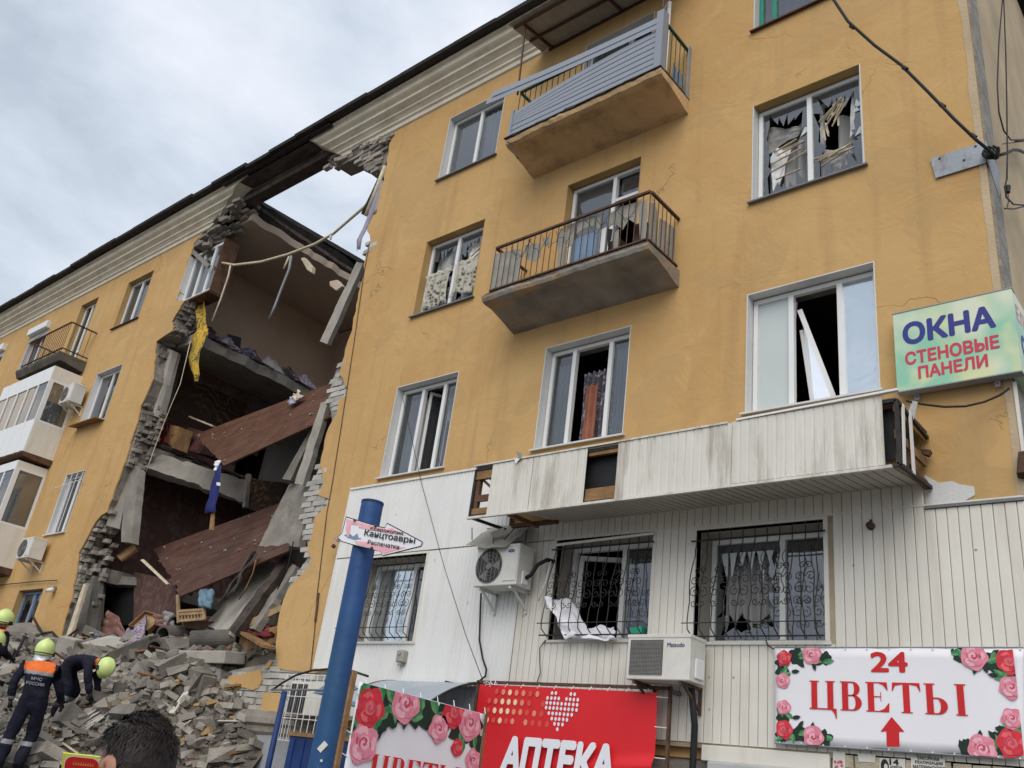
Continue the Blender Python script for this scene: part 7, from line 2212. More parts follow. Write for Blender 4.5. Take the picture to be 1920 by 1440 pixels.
for z in (2.3, 1.95, 1.75):
    MB().tube([(SXP + 0.012, -3.02, z), (SXP - 0.02, -3.09, z + 0.03)], 0.005, 4).build("lacing", M['frame_white'], sb)

# ------------------------------------------------------------------ porch with an arched roof behind that banner
po = thing("porch", "grey blue porch with an arched translucent roof by the pharmacy door", "porch", (-8.3, -0.9, 0))
PX0, PX1 = -9.15, -7.98
def arch2(u, v):
    y = -1.12 + 1.01 * u
    x = -9.65 + 1.6 * v
    return (x, y, 2.42 + 0.42 * sin(u * pi / 2) ** 0.9)
MB().grid(arch2, 20, 16).build("arched_roof", M['awning'], po, smooth=True, solid=0.012, fix=False)
for x in (-9.65, -8.05):
    MB().tube([arch2(k / 20, (x + 9.65) / 1.6) for k in range(21)], 0.014, 6).build("roof_rib", M['dark_iron'], po)
    MB().tube([(x, -1.12, 2.42), (x, -0.10, 2.42)], 0.014, 6).build("tie_bar", M['dark_iron'], po)
MB().box(-9.65, -8.05, -1.15, -1.10, 2.39, 2.44).build("front_rail", M['blue_pale'], po)
for x in (-9.62, -8.08):
    MB().box(x - 0.03, x + 0.03, -1.14, -1.08, 0.0, 2.39).build("post", M['blue_dark'], po)
x = -8.9
while x < -7.98:
    MB().box(x, x + 0.11, -0.16, -0.13, 0.3, 2.78).build("wall_plank", M['awning'], po)
    x += 0.116
MB().box(-8.86, -8.45, -0.20, -0.165, 2.42, 2.52).build("name_plate", M['galvanised'], po)
text_part("АПТЕКА", (-8.83, -0.202, 2.435), RX, UZ, 0.34, 0.065, M['ink_blue'], po, bold=0.02, depth=0.0015)

# ------------------------------------------------------------------ basement stair guard: blue posts, bent hoop and white wire cage
cg = thing("wire_guard", "white wire cage with a bent hoop and blue post before the bare brick", "guard", (-11.4, -0.6, 0))
GY = -0.75
g0, g1 = at(508, 1292, GY), at(600, 1293, GY)
hoop = [at(a, b, GY) for a, b in ((512, 1293), (530, 1280), (555, 1266), (585, 1257), (620, 1254), (660, 1258), (690, 1268))]
MB().tube(hoop, 0.016, 7).build("hoop", M['dark_iron'], cg, smooth=True)
MB().tube([at(508, 1293, GY), at(640, 1294, GY)], 0.014, 7).build("top_bar", M['grey_plastic'], cg)
p_ = at(534, 1296, GY)
MB().tube([(p_.x, GY, 0.0), (p_.x, GY, p_.z)], 0.042, 10).build("post", M['blue_dark'], cg, smooth=True)
CGY = -0.45
c0, c1 = at(549, 1265, CGY), at(622, 1266, CGY)
zb_ = at(530, 1388, CGY).z
for k in range(9):
    x = c0.x - 0.12 + (c1.x - c0.x + 0.25) * k / 8
    MB().tube([(x, CGY, zb_), (x, CGY, c0.z)], 0.006, 5).build("cage_wire", M['frame_white'], cg)
for k in range(4):
    z = zb_ + (c0.z - zb_) * k / 3
    MB().tube([(c0.x - 0.15, CGY, z), (c1.x + 0.16, CGY, z)], 0.006, 5).build("cage_wire", M['frame_white'], cg)
    for x in (c0.x - 0.15,):
        MB().tube([(x, CGY, z), (x, -0.02, z)], 0.006, 5).build("cage_wire", M['frame_white'], cg)
for k in range(5):
    y = CGY + (0 - CGY) * k / 5
    MB().tube([(c0.x - 0.15, y, zb_), (c0.x - 0.15, y, c0.z)], 0.005, 5).build("cage_wire", M['frame_white'], cg)
mb = MB().prism([at(586, 1300, GY), at(606, 1286, GY), at(650, 1280, GY), at(660, 1296, GY), at(620, 1300, GY)], (0, 0.15, 0))
mb.build("blue_valance", M['blue_pale'], cg)
c_ac = thing("caged_conditioner", "old grey air conditioner inside the white wire cage", "air conditioner", (-11.3, -0.2, 2.25), "air conditioners on the facade")
q0, q1 = at(548, 1278, -0.32), at(620, 1345, -0.32)
MB().box(q0.x, q1.x + 0.1, -0.32, -0.02, q1.z, q0.z).build("casing", M['clad'], c_ac, bevel=0.01)
MB().box(q0.x + 0.03, q0.x + 0.40, -0.335, -0.322, q1.z + 0.03, q0.z - 0.03).build("fan_opening", M['ac_dark'], c_ac)
mb = MB()
for k in range(7):
    x = q0.x + 0.05 + 0.33 * k / 6
    mb.box(x - 0.004, x + 0.004, -0.345, -0.337, q1.z + 0.03, q0.z - 0.03)
mb.build("grille", M['ac_grey'], c_ac)
MB().bar((q0.x - 0.1, -0.25, q1.z - 0.05), (q1.x + 0.1, -0.25, q1.z - 0.05), 0.05, 0.05).build("shelf_bar", M['rust'], c_ac)
bp = thing("blue_basement_door", "dark blue metal panel at the basement entrance behind the pole", "door", (-10.6, -0.7, 0))
MB().box(-10.72, -9.2, -0.92, -0.88, 0.0, 1.98).build("panel", M['blue_dark'], bp, bevel=0.004)
for k in range(7):
    x = -10.6 + 0.22 * k
    MB().box(x - 0.01, x + 0.01, -0.935, -0.92, 0.05, 1.95).build("rib", M['blue_dark'], bp)
MB().box(-10.75, -9.15, -0.94, -0.86, 1.98, 2.03).build("rail", M['wood'], bp)

# ------------------------------------------------------------------ blue pole with the arrow sign
PP = Vector((-4.24, -5.52, 0.0))
pole = thing("blue_pole", "thick blue painted steel pole with a capped flat top", "pole", tuple(PP))
n = 28
mb = MB()
rings = []
for i in range(25):
    z = 3.13 * i / 24
    rings.append([mb.vert((PP.x + 0.068 * cos(2 * pi * k / n), PP.y + 0.068 * sin(2 * pi * k / n), z)) for k in range(n)])
for a, b in zip(rings, rings[1:]):
    for k in range(n):
        mb.face(a[k], a[(k + 1) % n], b[(k + 1) % n], b[k])
mb.build("shaft", M['blue_paint'], pole, smooth=True)
MB().tube([PP + Vector((0, 0, 3.122)), PP + Vector((0, 0, 3.137))], 0.070, 28).build("cap", M['blue_dark'], pole)
q_ = PP + Vector((0.050, -0.052, 1.72))
MB().obox(q_, (0.03, 0.006, 0.055), Matrix.Rotation(radians(45), 3, 'Z') @ Matrix.Rotation(radians(35), 3, 'Y'), 0.05).build("torn_sticker", M['paper'], pole)
MB().obox(q_ + Vector((0.012, 0.0, -0.07)), (0.012, 0.006, 0.012), Matrix.Rotation(radians(45), 3, 'Z') @ Matrix.Rotation(radians(20), 3, 'Y'), 0.1).build("torn_sticker", M['paper'], pole)
# arrow: lies in a vertical plane in front of the pole, facing the street
AT = 5.15
an = thing("arrow_sign", "pink and white arrow shaped direction sign on the blue pole", "sign", tuple(at_t(710, 1005, AT)))
arrow_px = [(649, 969), (705, 986), (722, 990), (726, 981), (792, 1016), (789, 1024), (717, 1042), (714, 1034), (660, 1021), (640, 1015), (633, 1007), (641, 1000), (645, 985)]
# plane through the pole front, horizontal direction along the facade
aY = PP.y - 0.083
ap_pts = [at(a, b, aY) for a, b in arrow_px]
MB().prism(ap_pts, (0, 0.012, 0)).build("board", M['white_print'], an)
edge = MB()
edge.tube(ap_pts + [ap_pts[0]], 0.0028, 4)
edge.build("rim", M['ink_black'], an)
for poly, mt in (([(650, 973), (672, 979), (671, 985), (658, 983), (656, 1000), (651, 1010), (648, 990)], 'pink_light'), ([(673, 979), (706, 988), (722, 992), (735, 990), (760, 1004), (720, 998), (690, 993), (672, 989)], 'pink_light'), ([(665, 1014), (690, 1016), (722, 1024), (760, 1026), (720, 1038), (690, 1026), (668, 1020)], 'pink_light')):
    MB().prism([at(a, b, aY - 0.002) for a, b in poly], (0, 0.001, 0)).build("printed_band", M[mt], an)
for poly in ([(645, 1003), (655, 1000), (662, 1006), (670, 1000), (672, 1008), (678, 1010), (664, 1012), (652, 1008)],):
    MB().prism([at(a, b, aY - 0.002) for a, b in poly], (0, 0.001, 0)).build("printed_motif", M['blue_pale'], an)
def slanted(body, a, b, mat_, hgt_, bold, lift):
    p, q2 = at(*a, aY - 0.003 - lift), at(*b, aY - 0.003 - lift)
    rv_ = (q2 - p)
    text_part(body, p, rv_, UZ, rv_.length, hgt_, mat_, an, bold=bold, depth=0.001)
slanted("Канцтоавры", (682, 1007), (777, 1023), M['leaf_dark'], 0.048, 0.016, 0.0)
slanted("Ксерокопия", (694, 995), (755, 1005), M['leaf_dark'], 0.026, 0.012, 0.0)
slanted("Распечатка", (689, 1020), (748, 1030), M['leaf_dark'], 0.026, 0.012, 0.0)
for a, b in ((705, 987), (698, 1028), (666, 976)):
    p = at(a, b, aY - 0.003)
    MB().tube([p, p + Vector((0, -0.01, 0))], 0.008, 7).build("bolt", M['rust'], an)

# ------------------------------------------------------------------ rubble
def mound(x, y):
    yo = min(y, 0.0)
    yi = max(y, 0.0)
    h = 3.28 + 0.88 * yo + 0.20 * yi + 0.35 * min(1.0, max(0.0, (-18.5 - x) / 3.0)) * (1 if y < 0.4 else 0)
    if y < 0.3:
        h -= max(0.0, x + 14.9) * (0.60 + 0.75 * min(1.0, max(0.0, -yo) / 1.5))
    h -= max(0.0, -27.0 - x) * 0.35
    h += 0.32 * math.exp(-((x + 14.4) ** 2 + (y + 2.9) ** 2) / 0.8)
    h += 0.16 * noise.noise((x * 0.7, y * 0.7, 3.3)) + 0.10 * noise.noise((x * 1.9, y * 1.9, 8.1)) + 0.05 * noise.noise((x * 5, y * 5, 1.0))
    if x > -20.9 and y > 0.46:
        h = max(h, 2.6)
    return max(h, -0.15)
def ground_z(x, y):
    return mound(x, y)
mb = MB()
NX_, NY_ = 130, 90
for part in (0,):
    ids = {}
    for i in range(NX_ + 1):
        for j in range(NY_ + 1):
            x = -30.0 + 17.5 * i / NX_
            y = -6.0 + 8.5 * j / NY_
            ids[i, j] = mb.vert((x, y, mound(x, y) + 0.04 * noise.noise((x * 11, y * 11, 4))))
    for i in range(NX_):
        for j in range(NY_):
            xc = -30.0 + 17.5 * (i + 0.5) / NX_; yc = -6.0 + 8.5 * (j + 0.5) / NY_
            if yc > 0.40 and (xc < -21.2 or xc > -12.8):
                continue
            mb.face(ids[i, j], ids[i + 1, j], ids[i + 1, j + 1], ids[i, j + 1])
as_structure(mb.build("rubble_mound", M['dust'], None, fix=False))
rr = random.Random(1234)
def rand_rot(r, tilt=0.6):
    return Matrix.Rotation(r.uniform(0, 2 * pi), 3, 'Z') @ Matrix.Rotation(r.uniform(-tilt, tilt), 3, 'X') @ Matrix.Rotation(r.uniform(-tilt, tilt), 3, 'Y')
def spot(r, y0=-5.2, y1=1.2):
    while True:
        y = r.uniform(y0, y1)
        x = r.uniform(-26.5, -12.6)
        h = mound(x, y)
        if h < 0.02: continue
        if y > -0.05 and not (-20.6 < x < -13.2): continue
        return x, y, h
# small broken stuff
mb = MB()
M['ochre_chunk'] = simple("ochre_chunk", (0.33, 0.21, 0.095), 0.95, 0.2, 4)
M['red_chunk'] = simple("red_brick_chunk", (0.19, 0.085, 0.055), 0.95, 0.2, 4)
kinds = [M['r_grey'], M['r_brick'], M['r_grey'], M['r_pale'], M['r_dark'], M['dust'], M['ochre_chunk'], M['red_chunk']]
for k in range(22000):
    x, y, h = spot(rr)
    s = 0.018 + 0.13 * rr.random() ** 3.5
    mb.use(kinds[rr.choice((0, 0, 1, 2, 2, 3, 4, 5, 5, 5, 6, 7, 0, 1, 2, 3))])
    mb.obox((x, y, h + s * 0.15), (s * rr.uniform(0.7, 1.8), s * rr.uniform(0.6, 1.3), s * rr.uniform(0.4, 0.9)), rand_rot(rr), 0.22, rr)
for k in range(1500):      # middling lumps
    x, y, h = spot(rr)
    s = rr.uniform(0.10, 0.20)
    mb.use(kinds[rr.choice((0, 1, 2, 2, 3, 4))])
    mb.obox((x, y, h + s * 0.1), (s * rr.uniform(0.8, 1.6), s * rr.uniform(0.7, 1.3), s * rr.uniform(0.4, 0.8)), rand_rot(rr), 0.24, rr)
st = mb.build("rubble", None, None)
st["kind"] = "stuff"
tag(st, "grey rubble of plaster, mortar and broken masonry heaped below the collapse", "rubble")
# loose bricks one by one
def brick_variant(k):
    r = random.Random(500 + k)
    mb = MB()
    L_ = (1.0, 1.0, 0.62, 0.45, 0.8)[k % 5]
    c = 0.03
    mb.obox((0, 0, 0), (0.25 * L_, 0.12, 0.088), None, 0.05 + (0.06 if L_ < 1 else 0.0), r)
    o = mb.build("loose_brick", M['brick_dusty'])
    me = o.data
    bpy.data.objects.remove(o, do_unlink=True)
    return me
variants = [brick_variant(k) for k in range(10)]
count = 0
placed = []
while count < 285:
    x, y, h = spot(rr, -4.4, 0.6)
    ax, ay, w = apparent((x, y, h + 0.05))
    if not (-10 < ax < 640 and 1150 < ay < 1450):
        continue
    if rr.random() > (1.0 if ax > 150 else 0.45):
        continue
    if ay < 1235 and rr.random() < 0.75:
        continue
    o = bpy.data.objects.new("loose_brick", variants[rr.randrange(10)])
    COL.objects.link(o)
    o.matrix_world = Matrix.Translation((x, y, h + rr.uniform(0.03, 0.12))) @ rand_rot(rr, 0.55).to_4x4() @ Matrix.Diagonal((*(Vector((1, 1, 1)) * rr.uniform(0.95, 1.15)), 1))
    tag(o, "loose dusty grey brick lying in the rubble heap", "brick", "loose bricks in the rubble heap")
    count += 1

lump_meshes = []
for k in range(8):
    r = random.Random(900 + k)
    o = MB().obox((0, 0, 0), (0.34, 0.26, 0.15), None, 0.2, r).build("masonry_lump", M[('r_grey', 'r_pale', 'r_brick', 'r_grey')[k % 4]], None, bevel=0.012)
    lump_meshes.append(o.data)
    bpy.data.objects.remove(o, do_unlink=True)
count = 0
while count < 60:
    x, y, h = spot(rr, -4.4, 0.4)
    ax, ay, w = apparent((x, y, h))
    if not (-10 < ax < 620 and 1170 < ay < 1450): continue
    o = bpy.data.objects.new("masonry_lump", lump_meshes[rr.randrange(8)])
    COL.objects.link(o)
    o.matrix_world = Matrix.Translation((x, y, h + 0.06)) @ rand_rot(rr, 0.6).to_4x4() @ Matrix.Diagonal((*(Vector((1, 1, 1)) * rr.uniform(0.6, 1.7)), 1))
    tag(o, "rough lump of broken masonry lying in the rubble heap", "masonry", "masonry lumps in the rubble heap")
    count += 1
count = 0
stick_mesh = []
for k, (L_, w_, t_, mt) in enumerate(((0.7, 0.05, 0.02, 'lath'), (0.5, 0.06, 0.03, 'wood'), (1.0, 0.04, 0.03, 'wood_brown'), (0.9, 0.014, 0.014, 'rust'), (0.6, 0.09, 0.02, 'plank_pale'))):
    o = MB().obox((0, 0, 0), (L_, w_, t_), None, 0.03, rr).build("splintered_stick", M[mt])
    stick_mesh.append(o.data)
    bpy.data.objects.remove(o, do_unlink=True)
while count < 55:
    x, y, h = spot(rr, -4.4, 0.6)
    ax, ay, w = apparent((x, y, h))
    if not (-10 < ax < 620 and 1150 < ay < 1450): continue
    o = bpy.data.objects.new("splintered_stick", stick_mesh[rr.randrange(5)])
    COL.objects.link(o)
    o.matrix_world = Matrix.Translation((x, y, h + 0.12)) @ rand_rot(rr, 0.45).to_4x4()
    tag(o, "splintered stick poking out of the rubble heap", "stick", "splintered sticks in the rubble heap")
    count += 1

def on_heap(px, py, lift=0.05):
    """point of the rubble surface seen at a photograph pixel"""
    d = ray(px, py)
    t = 4.0
    while t < 40:
        p = CAM + d * t
        if p.z < mound(p.x, p.y) or p.y > (0.7 if -20.6 < p.x < -13 else -0.25):
            return p + Vector((0, 0, lift))
        t += 0.05
    return CAM + d * 16

def flat_slab(name, label, cat, px, py, size, rz, rx, ry, material, bevel=0.015, jit=0.06, lift=0.1, sink=0.0):
    p = on_heap(px, py, lift)
    R = Matrix.Rotation(rz, 3, 'Z') @ Matrix.Rotation(rx, 3, 'X') @ Matrix.Rotation(ry, 3, 'Y')
    size = [k * 0.80 for k in size]
    o = MB().obox(p, size, R, jit).build(name, M[material], None, bevel=bevel, loc=tuple(p))
    return tag(o, label, cat)
flat_slab("concrete_slab", "long pale concrete slab lying across the top of the heap", "slab", 388, 1246, (1.75, 0.55, 0.26), 0.12, 0.12, -0.02, 'concrete_light', jit=0.03, lift=0.12)
flat_slab("concrete_slab", "pale concrete block standing behind the rescuer with lettering", "slab", 122, 1236, (0.62, 0.25, 0.55), 0.3, 0.25, 0.15, 'concrete_light', jit=0.09, lift=0.20)
flat_slab("concrete_slab", "broad dusty slab lying below the patterned bedding", "slab", 205, 1222, (1.45, 0.7, 0.14), 0.1, 0.5, 0.05, 'concrete_light', jit=0.08, lift=0.15)
flat_slab("concrete_slab", "dark concrete block leaning beside the ducts", "slab", 252, 1240, (1.1, 0.55, 0.42), 0.5, 0.3, -0.45, 'concrete_dark', jit=0.08, lift=0.18)
flat_slab("concrete_slab", "grey slab at the far left behind the helmets", "slab", 48, 1208, (0.9, 0.7, 0.30), 0.5, 0.2, 0.3, 'concrete', jit=0.08, lift=0.25)
flat_slab("concrete_slab", "grey concrete block below the lowest left window", "slab", 85, 1222, (0.8, 0.5, 0.26), -0.2, 0.3, 0.1, 'concrete', jit=0.08, lift=0.2)
flat_slab("concrete_slab", "dark piece of concrete edge left of the bare brick wall", "slab", 480, 1222, (1.2, 0.18, 0.2), -0.35, 0.2, 0.25, 'concrete', jit=0.1, lift=0.12)
flat_slab("concrete_slab", "grey slab piece under the long pale slab", "slab", 300, 1262, (0.7, 0.3, 0.14), 0.2, 0.1, 0.2, 'mortar_light', jit=0.08, lift=0.1)
flat_slab("concrete_slab", "dusty masonry lump beside the yellow plaster patch", "slab", 405, 1275, (0.35, 0.25, 0.22), 0.3, 0.1, 0.2, 'mortar_light', jit=0.15, lift=0.1)
flat_slab("concrete_slab", "rough masonry lump at the left end of the ledge", "slab", 372, 1300, (0.4, 0.3, 0.5), 0.3, 0.1, 0.2, 'mortar', jit=0.15, lift=0.1)
# ducts: open clay pipes
def duct(label, pa, pb, r, material='concrete_dark'):
    pa, pb = Vector(pa), Vector(pb)
    r *= 0.85
    d = (pb - pa).normalized()
    s = d.orthogonal().normalized(); t = d.cross(s)
    n = 20
    mb = MB()
    def ring(c, rr_): return [mb.vert(c + s * rr_ * cos(2 * pi * k / n) + t * rr_ * sin(2 * pi * k / n)) for k in range(n)]
    a, b, c, e = ring(pa, r), ring(pb, r), ring(pb, r * 0.8), ring(pa, r * 0.8)
    for p, q in ((a, b), (b, c), (c, e), (e, a)):
        for k in range(n):
            mb.face(p[k], p[(k + 1) % n], q[(k + 1) % n], q[k])
    return tag(mb.build("vent_duct", M[material], None, smooth=False, loc=tuple(pa)), label, "duct")
duct("upper open grey vent duct on the heap below the crib", on_heap(322, 1196, 0.25), on_heap(322, 1196, 0.25) + Vector((-0.35, 1.0, 0.35)), 0.25, 'concrete_dark')
duct("middle open grey vent duct on the heap", on_heap(298, 1218, 0.25), on_heap(298, 1218, 0.25) + Vector((-0.2, 0.9, 0.2)), 0.24, 'concrete_dark')
duct("lower open grey vent duct beside the dark block", on_heap(282, 1244, 0.22), on_heap(282, 1244, 0.22) + Vector((-0.3, 0.9, 0.25)), 0.25, 'concrete_dark')
duct("short crushed vent duct right of the other three", on_heap(352, 1222, 0.2), on_heap(352, 1222, 0.2) + Vector((0.5, 0.6, 0.15)), 0.20, 'concrete_dark')
# wood on the heap
def stick(name, label, cat, a, b, w, h, material, group=None):
    pa, pb = a, b
    return tag(MB().bar(pa, pb, w, h).build(name, M[material], None, bevel=0.003, loc=tuple(pa)), label, cat, group)
stick("plank", "reddish brown plank sloping beside the torn plaster at the right", "plank", on_heap(418, 1192, 0.25), on_heap(500, 1228, 0.12), 0.20, 0.05, 'wood')
stick("plank", "orange brown board lying behind the sloping plank", "plank", at(450, 1208, 0.35), at(520, 1190, 0.25), 0.05, 0.30, 'wood')
stick("plank", "yellowish board at the right foot of the hole", "plank", at(470, 1168, 0.3), at(528, 1140, 0.2), 0.04, 0.12, 'wood_light')
stick("plank", "long pale batten slanting up in the middle of the heap", "plank", on_heap(320, 1345, 0.05), on_heap(368, 1290, 0.20), 0.10, 0.05, 'plank_pale')
stick("plank", "dark timber sticking up beside the long pale slab", "plank", on_heap(378, 1300, 0.05), on_heap(390, 1262, 0.3), 0.16, 0.10, 'concrete_dark')
stick("plank", "thin white strip crossing above the ledge", "plank", at(342, 1366, -0.6), at(392, 1345, -0.25), 0.03, 0.02, 'plank_pale')
stick("plank", "second thin white strip just above the first by the ledge", "plank", at(345, 1360, -0.7), at(368, 1344, -0.4), 0.025, 0.02, 'plank_pale')
stick("plank", "white painted board leaning on the bare brick", "plank", at(420, 1345, -0.10), at(432, 1300, -0.06), 0.10, 0.03, 'lining_white')
stick("plank", "thin pale strip lying under the long pale slab", "plank", on_heap(335, 1258, 0.1), on_heap(392, 1262, 0.1), 0.10, 0.04, 'plank_pale')
fan = [((112, 1382), (195, 1338)), ((116, 1386), (198, 1342)), ((120, 1388), (200, 1347)), ((128, 1390), (196, 1352)), ((150, 1380), (190, 1358))]
for k, (a, b) in enumerate(fan):
    stick("trim_strip", ("uppermost", "second", "middle", "fourth", "lowest")[k] + " pale plastic strip of the bundle behind the yellow board", "strip", on_heap(*a, 0.10 - 0.012 * k), on_heap(*b, 0.16 - 0.012 * k), 0.05, 0.02, 'plank_pale', "bundle of pale strips on the heap")
# furniture
def crib():
    t = thing("crib", "small light wooden crib end standing under the lower brown floor", "crib", tuple(at(335, 1165, 0.35)))
    y = 0.35
    P_ = lambda a, b: at(a, b, y)
    for a, b, w_ in (((333, 1116), (335, 1168), 0.05), ((382, 1140), (383, 1162), 0.05)):
        MB().bar(P_(*a), P_(*b), w_, w_).build("post", M['wood_light'], t)
    for a, b in (((336, 1146), (382, 1143)), ((337, 1152), (382, 1149)), ((337, 1164), (384, 1160))):
        MB().bar(P_(*a), P_(*b), 0.03, 0.05).build("rail", M['wood_light'], t)
    for k in range(7):
        a = 341 + 6 * k
        MB().bar(P_(a, 1152), P_(a + 0.5, 1163), 0.025, 0.02).build("spindle", M['wood_light'], t)
    return t
crib()
rag("blue_bag", "pale blue bag lying against the crib", "bag", [at(380, 1102, 0.4), at(403, 1108, 0.4), at(392, 1140, 0.3), at(372, 1136, 0.3)], 'cloth_pale_blue', bumps=0.04, thick=0.08, seed=3)
def drawer(label, px, py, size, rz, rx, ry, mat_='wood_light', lift=0.2):
    p = on_heap(px, py, lift)
    R = Matrix.Rotation(rz, 3, 'Z') @ Matrix.Rotation(rx, 3, 'X') @ Matrix.Rotation(ry, 3, 'Y')
    t = thing("broken_cabinet", label, "cabinet", tuple(p))
    sx, sy, sz = [k * 0.62 for k in size]
    def put(name, c, s, m_): MB().obox(p + R @ Vector(c), s, R).build(name, M[m_], t, bevel=0.004)
    put("back_panel", (0, 0, -sz / 2 + 0.01), (sx, sy, 0.02), mat_)
    put("side_panel", (-sx / 2, 0, 0), (0.025, sy, sz), 'wood')
    put("side_panel", (sx / 2, 0, 0), (0.025, sy, sz), 'wood')
    put("end_panel", (0, sy / 2, 0), (sx, 0.025, sz), 'wood')
    put("end_panel", (0, -sy / 2, 0), (sx, 0.025, sz), 'wood_brown')
    return t
drawer("broken light wood cabinet back standing on the bedding", 270, 1185, (0.85, 0.75, 0.18), 0.15, 0.9, 0.25)
drawer("overturned wooden table frame left of the dusty slab", 158, 1228, (0.7, 0.5, 0.25), 0.5, 0.4, 0.5, 'wood', 0.15)
drawer("dark wooden drawer lying behind the ducts", 380, 1188, (1.4, 0.4, 0.3), 0.2, 0.5, 0.05, 'wood', 0.2)
# bedding and clothes
H = lambda a, b, l=0.12: on_heap(a, b + 14, l * 0.7)
rag("bedding", "faded pink blanket draped by the dark doorway", "blanket", [H(195, 1150, 0.35), H(222, 1165, 0.3), H(232, 1190, 0.12), H(180, 1188, 0.2)], 'cloth_pink', bumps=0.06, thick=0.03, seed=21)
rag("bedding", "patterned quilt bunched in front of the light wood cabinet", "quilt", [H(232, 1190, 0.3), H(270, 1160, 0.3), H(262, 1200, 0.2), H(215, 1212, 0.15)], 'cloth_quilt', bumps=0.06, thick=0.04, seed=22)
rag("bedding", "blue and white sheet spilling over the dusty slab", "sheet", [H(215, 1195, 0.22), H(258, 1192, 0.22), H(255, 1214, 0.15), H(222, 1210, 0.18)], 'cloth_quilt', bumps=0.06, thick=0.03, seed=24)
rag("bedding", "grey jeans and clothes heaped left of the quilt", "clothes", [H(172, 1192, 0.2), H(218, 1192, 0.25), H(222, 1212, 0.12), H(176, 1216, 0.12)], 'cloth_mix', bumps=0.06, thick=0.04, seed=23)
rag("bedding", "peach and pink cloth on top of the light wood cabinet", "cloth", [H(282, 1160, 0.35), H(318, 1165, 0.35), H(316, 1182, 0.25), H(288, 1178, 0.3)], 'cloth_pink', bumps=0.06, thick=0.04, seed=25)
rag("bedding", "pale sack beside the peach cloth on the heap", "sack", [H(300, 1158, 0.4), H(318, 1162, 0.4), H(322, 1180, 0.25), H(305, 1178, 0.25)], 'cloth_grey', bumps=0.06, thick=0.06, seed=26)
rag("bedding", "pink patterned cloth among the boards at the right of the heap", "cloth", [H(424, 1180, 0.25), H(448, 1176, 0.3), H(450, 1194, 0.2), H(430, 1196, 0.15)], 'cloth_quilt', bumps=0.06, thick=0.04, seed=27)
rag("bedding", "crimson clothes squeezed between the boards at the right of the heap", "clothes", [at(462, 1190, 0.35), at(510, 1178, 0.35), at(512, 1192, 0.2), at(466, 1200, 0.2)], 'curtain_red', bumps=0.08, thick=0.04, seed=28)
rag("plastic_sheet", "crumpled grey plastic sheet in the middle of the heap", "sheet", [H(200, 1322, 0.15), H(240, 1318, 0.15), H(232, 1350, 0.1), H(195, 1356, 0.1)], 'cloth_grey', bumps=0.06, thick=0.02, seed=29)
rag("plastic_sheet", "dusty blue grey plastic pieces behind the ducts", "sheet", [H(352, 1190, 0.25), H(402, 1185, 0.3), H(398, 1208, 0.15), H(358, 1212, 0.15)], 'blue_pale', bumps=0.06, thick=0.02, seed=30)
rag("plastic_sheet", "rolled carpet ends in brown and orange on the heap", "carpet", [H(180, 1312, 0.12), H(250, 1295, 0.15), H(252, 1312, 0.1), H(186, 1330, 0.08)], 'wood', bumps=0.08, thick=0.05, seed=31)
rag("plastic_sheet", "grey sacking at the left beside the rescuer", "sack", [H(60, 1240, 0.2), H(110, 1238, 0.2), H(108, 1256, 0.1), H(62, 1258, 0.1)], 'cloth_pink', bumps=0.06, thick=0.04, seed=33)
# cables and hooped pipe on the left of the heap
wire("bent_pipe", "bent black pipe arching over the left part of the heap", [H(a, b, l) for a, b, l in ((40, 1180, 0.3), (52, 1172, 0.5), (62, 1182, 0.4), (72, 1195, 0.35), (90, 1196, 0.4), (105, 1205, 0.3), (112, 1222, 0.1))], 0.03, 'black', "pipe")
wire("bent_pipe", "dark bent iron bar leaning at the far left of the heap", [H(a, b, l) for a, b, l in ((38, 1205, 0.5), (30, 1222, 0.4), (18, 1240, 0.25), (10, 1255, 0.1))], 0.035, 'black', "bar")
wire("loose_wire_heap", "thin black wire looping out of the bricks", [H(a, b, l) for a, b, l in ((322, 1290, 0.0), (326, 1270, 0.3), (332, 1262, 0.35), (340, 1268, 0.1))], 0.008, 'black')
# yellow and red placard at the bottom edge
pb_ = thing("placard", "small lime yellow placard with a red oval at the bottom edge", "placard", tuple(at_t(152, 1440, 4.0)))
T_ = 4.0
pq = [at_t(118, 1412, T_), at_t(192, 1420, T_ + 0.05), at_t(188, 1480, T_ + 0.05), at_t(111, 1478, T_)]
nv = (pq[1] - pq[0]).cross(pq[2] - pq[0]).normalized()
if nv.dot(CAM - pq[0]) < 0: nv = -nv
MB().prism(pq, -nv * 0.01).build("board", M['lime_board'], pb_)
Rv = (pq[1] - pq[0]).normalized(); Uv = (pq[0] - pq[3]).normalized()
cc = (pq[0] + pq[1] + pq[2] + pq[3]) / 4
w_, h_ = (pq[1] - pq[0]).length, (pq[0] - pq[3]).length
def rounded(sc, lift):
    pts = []
    rx, ry, cr = w_ * 0.43 * sc, h_ * 0.42 * sc, w_ * 0.2
    for qx, qy, a0 in ((1, 1, 0), (-1, 1, 90), (-1, -1, 180), (1, -1, 270)):
        for k in range(6):
            a = radians(a0 + 90 * k / 5)
            pts.append(cc + Rv * (qx * (rx - cr) + cr * cos(a)) + Uv * (qy * (ry - cr) + cr * sin(a)) + nv * lift)
    return pts
MB().poly(rounded(1.06, 0.002)).build("border", M['cream_ink'], pb_, fix=False)
MB().poly(rounded(1.0, 0.004)).build("oval", M['red_letter'], pb_, fix=False)
mb = MB()
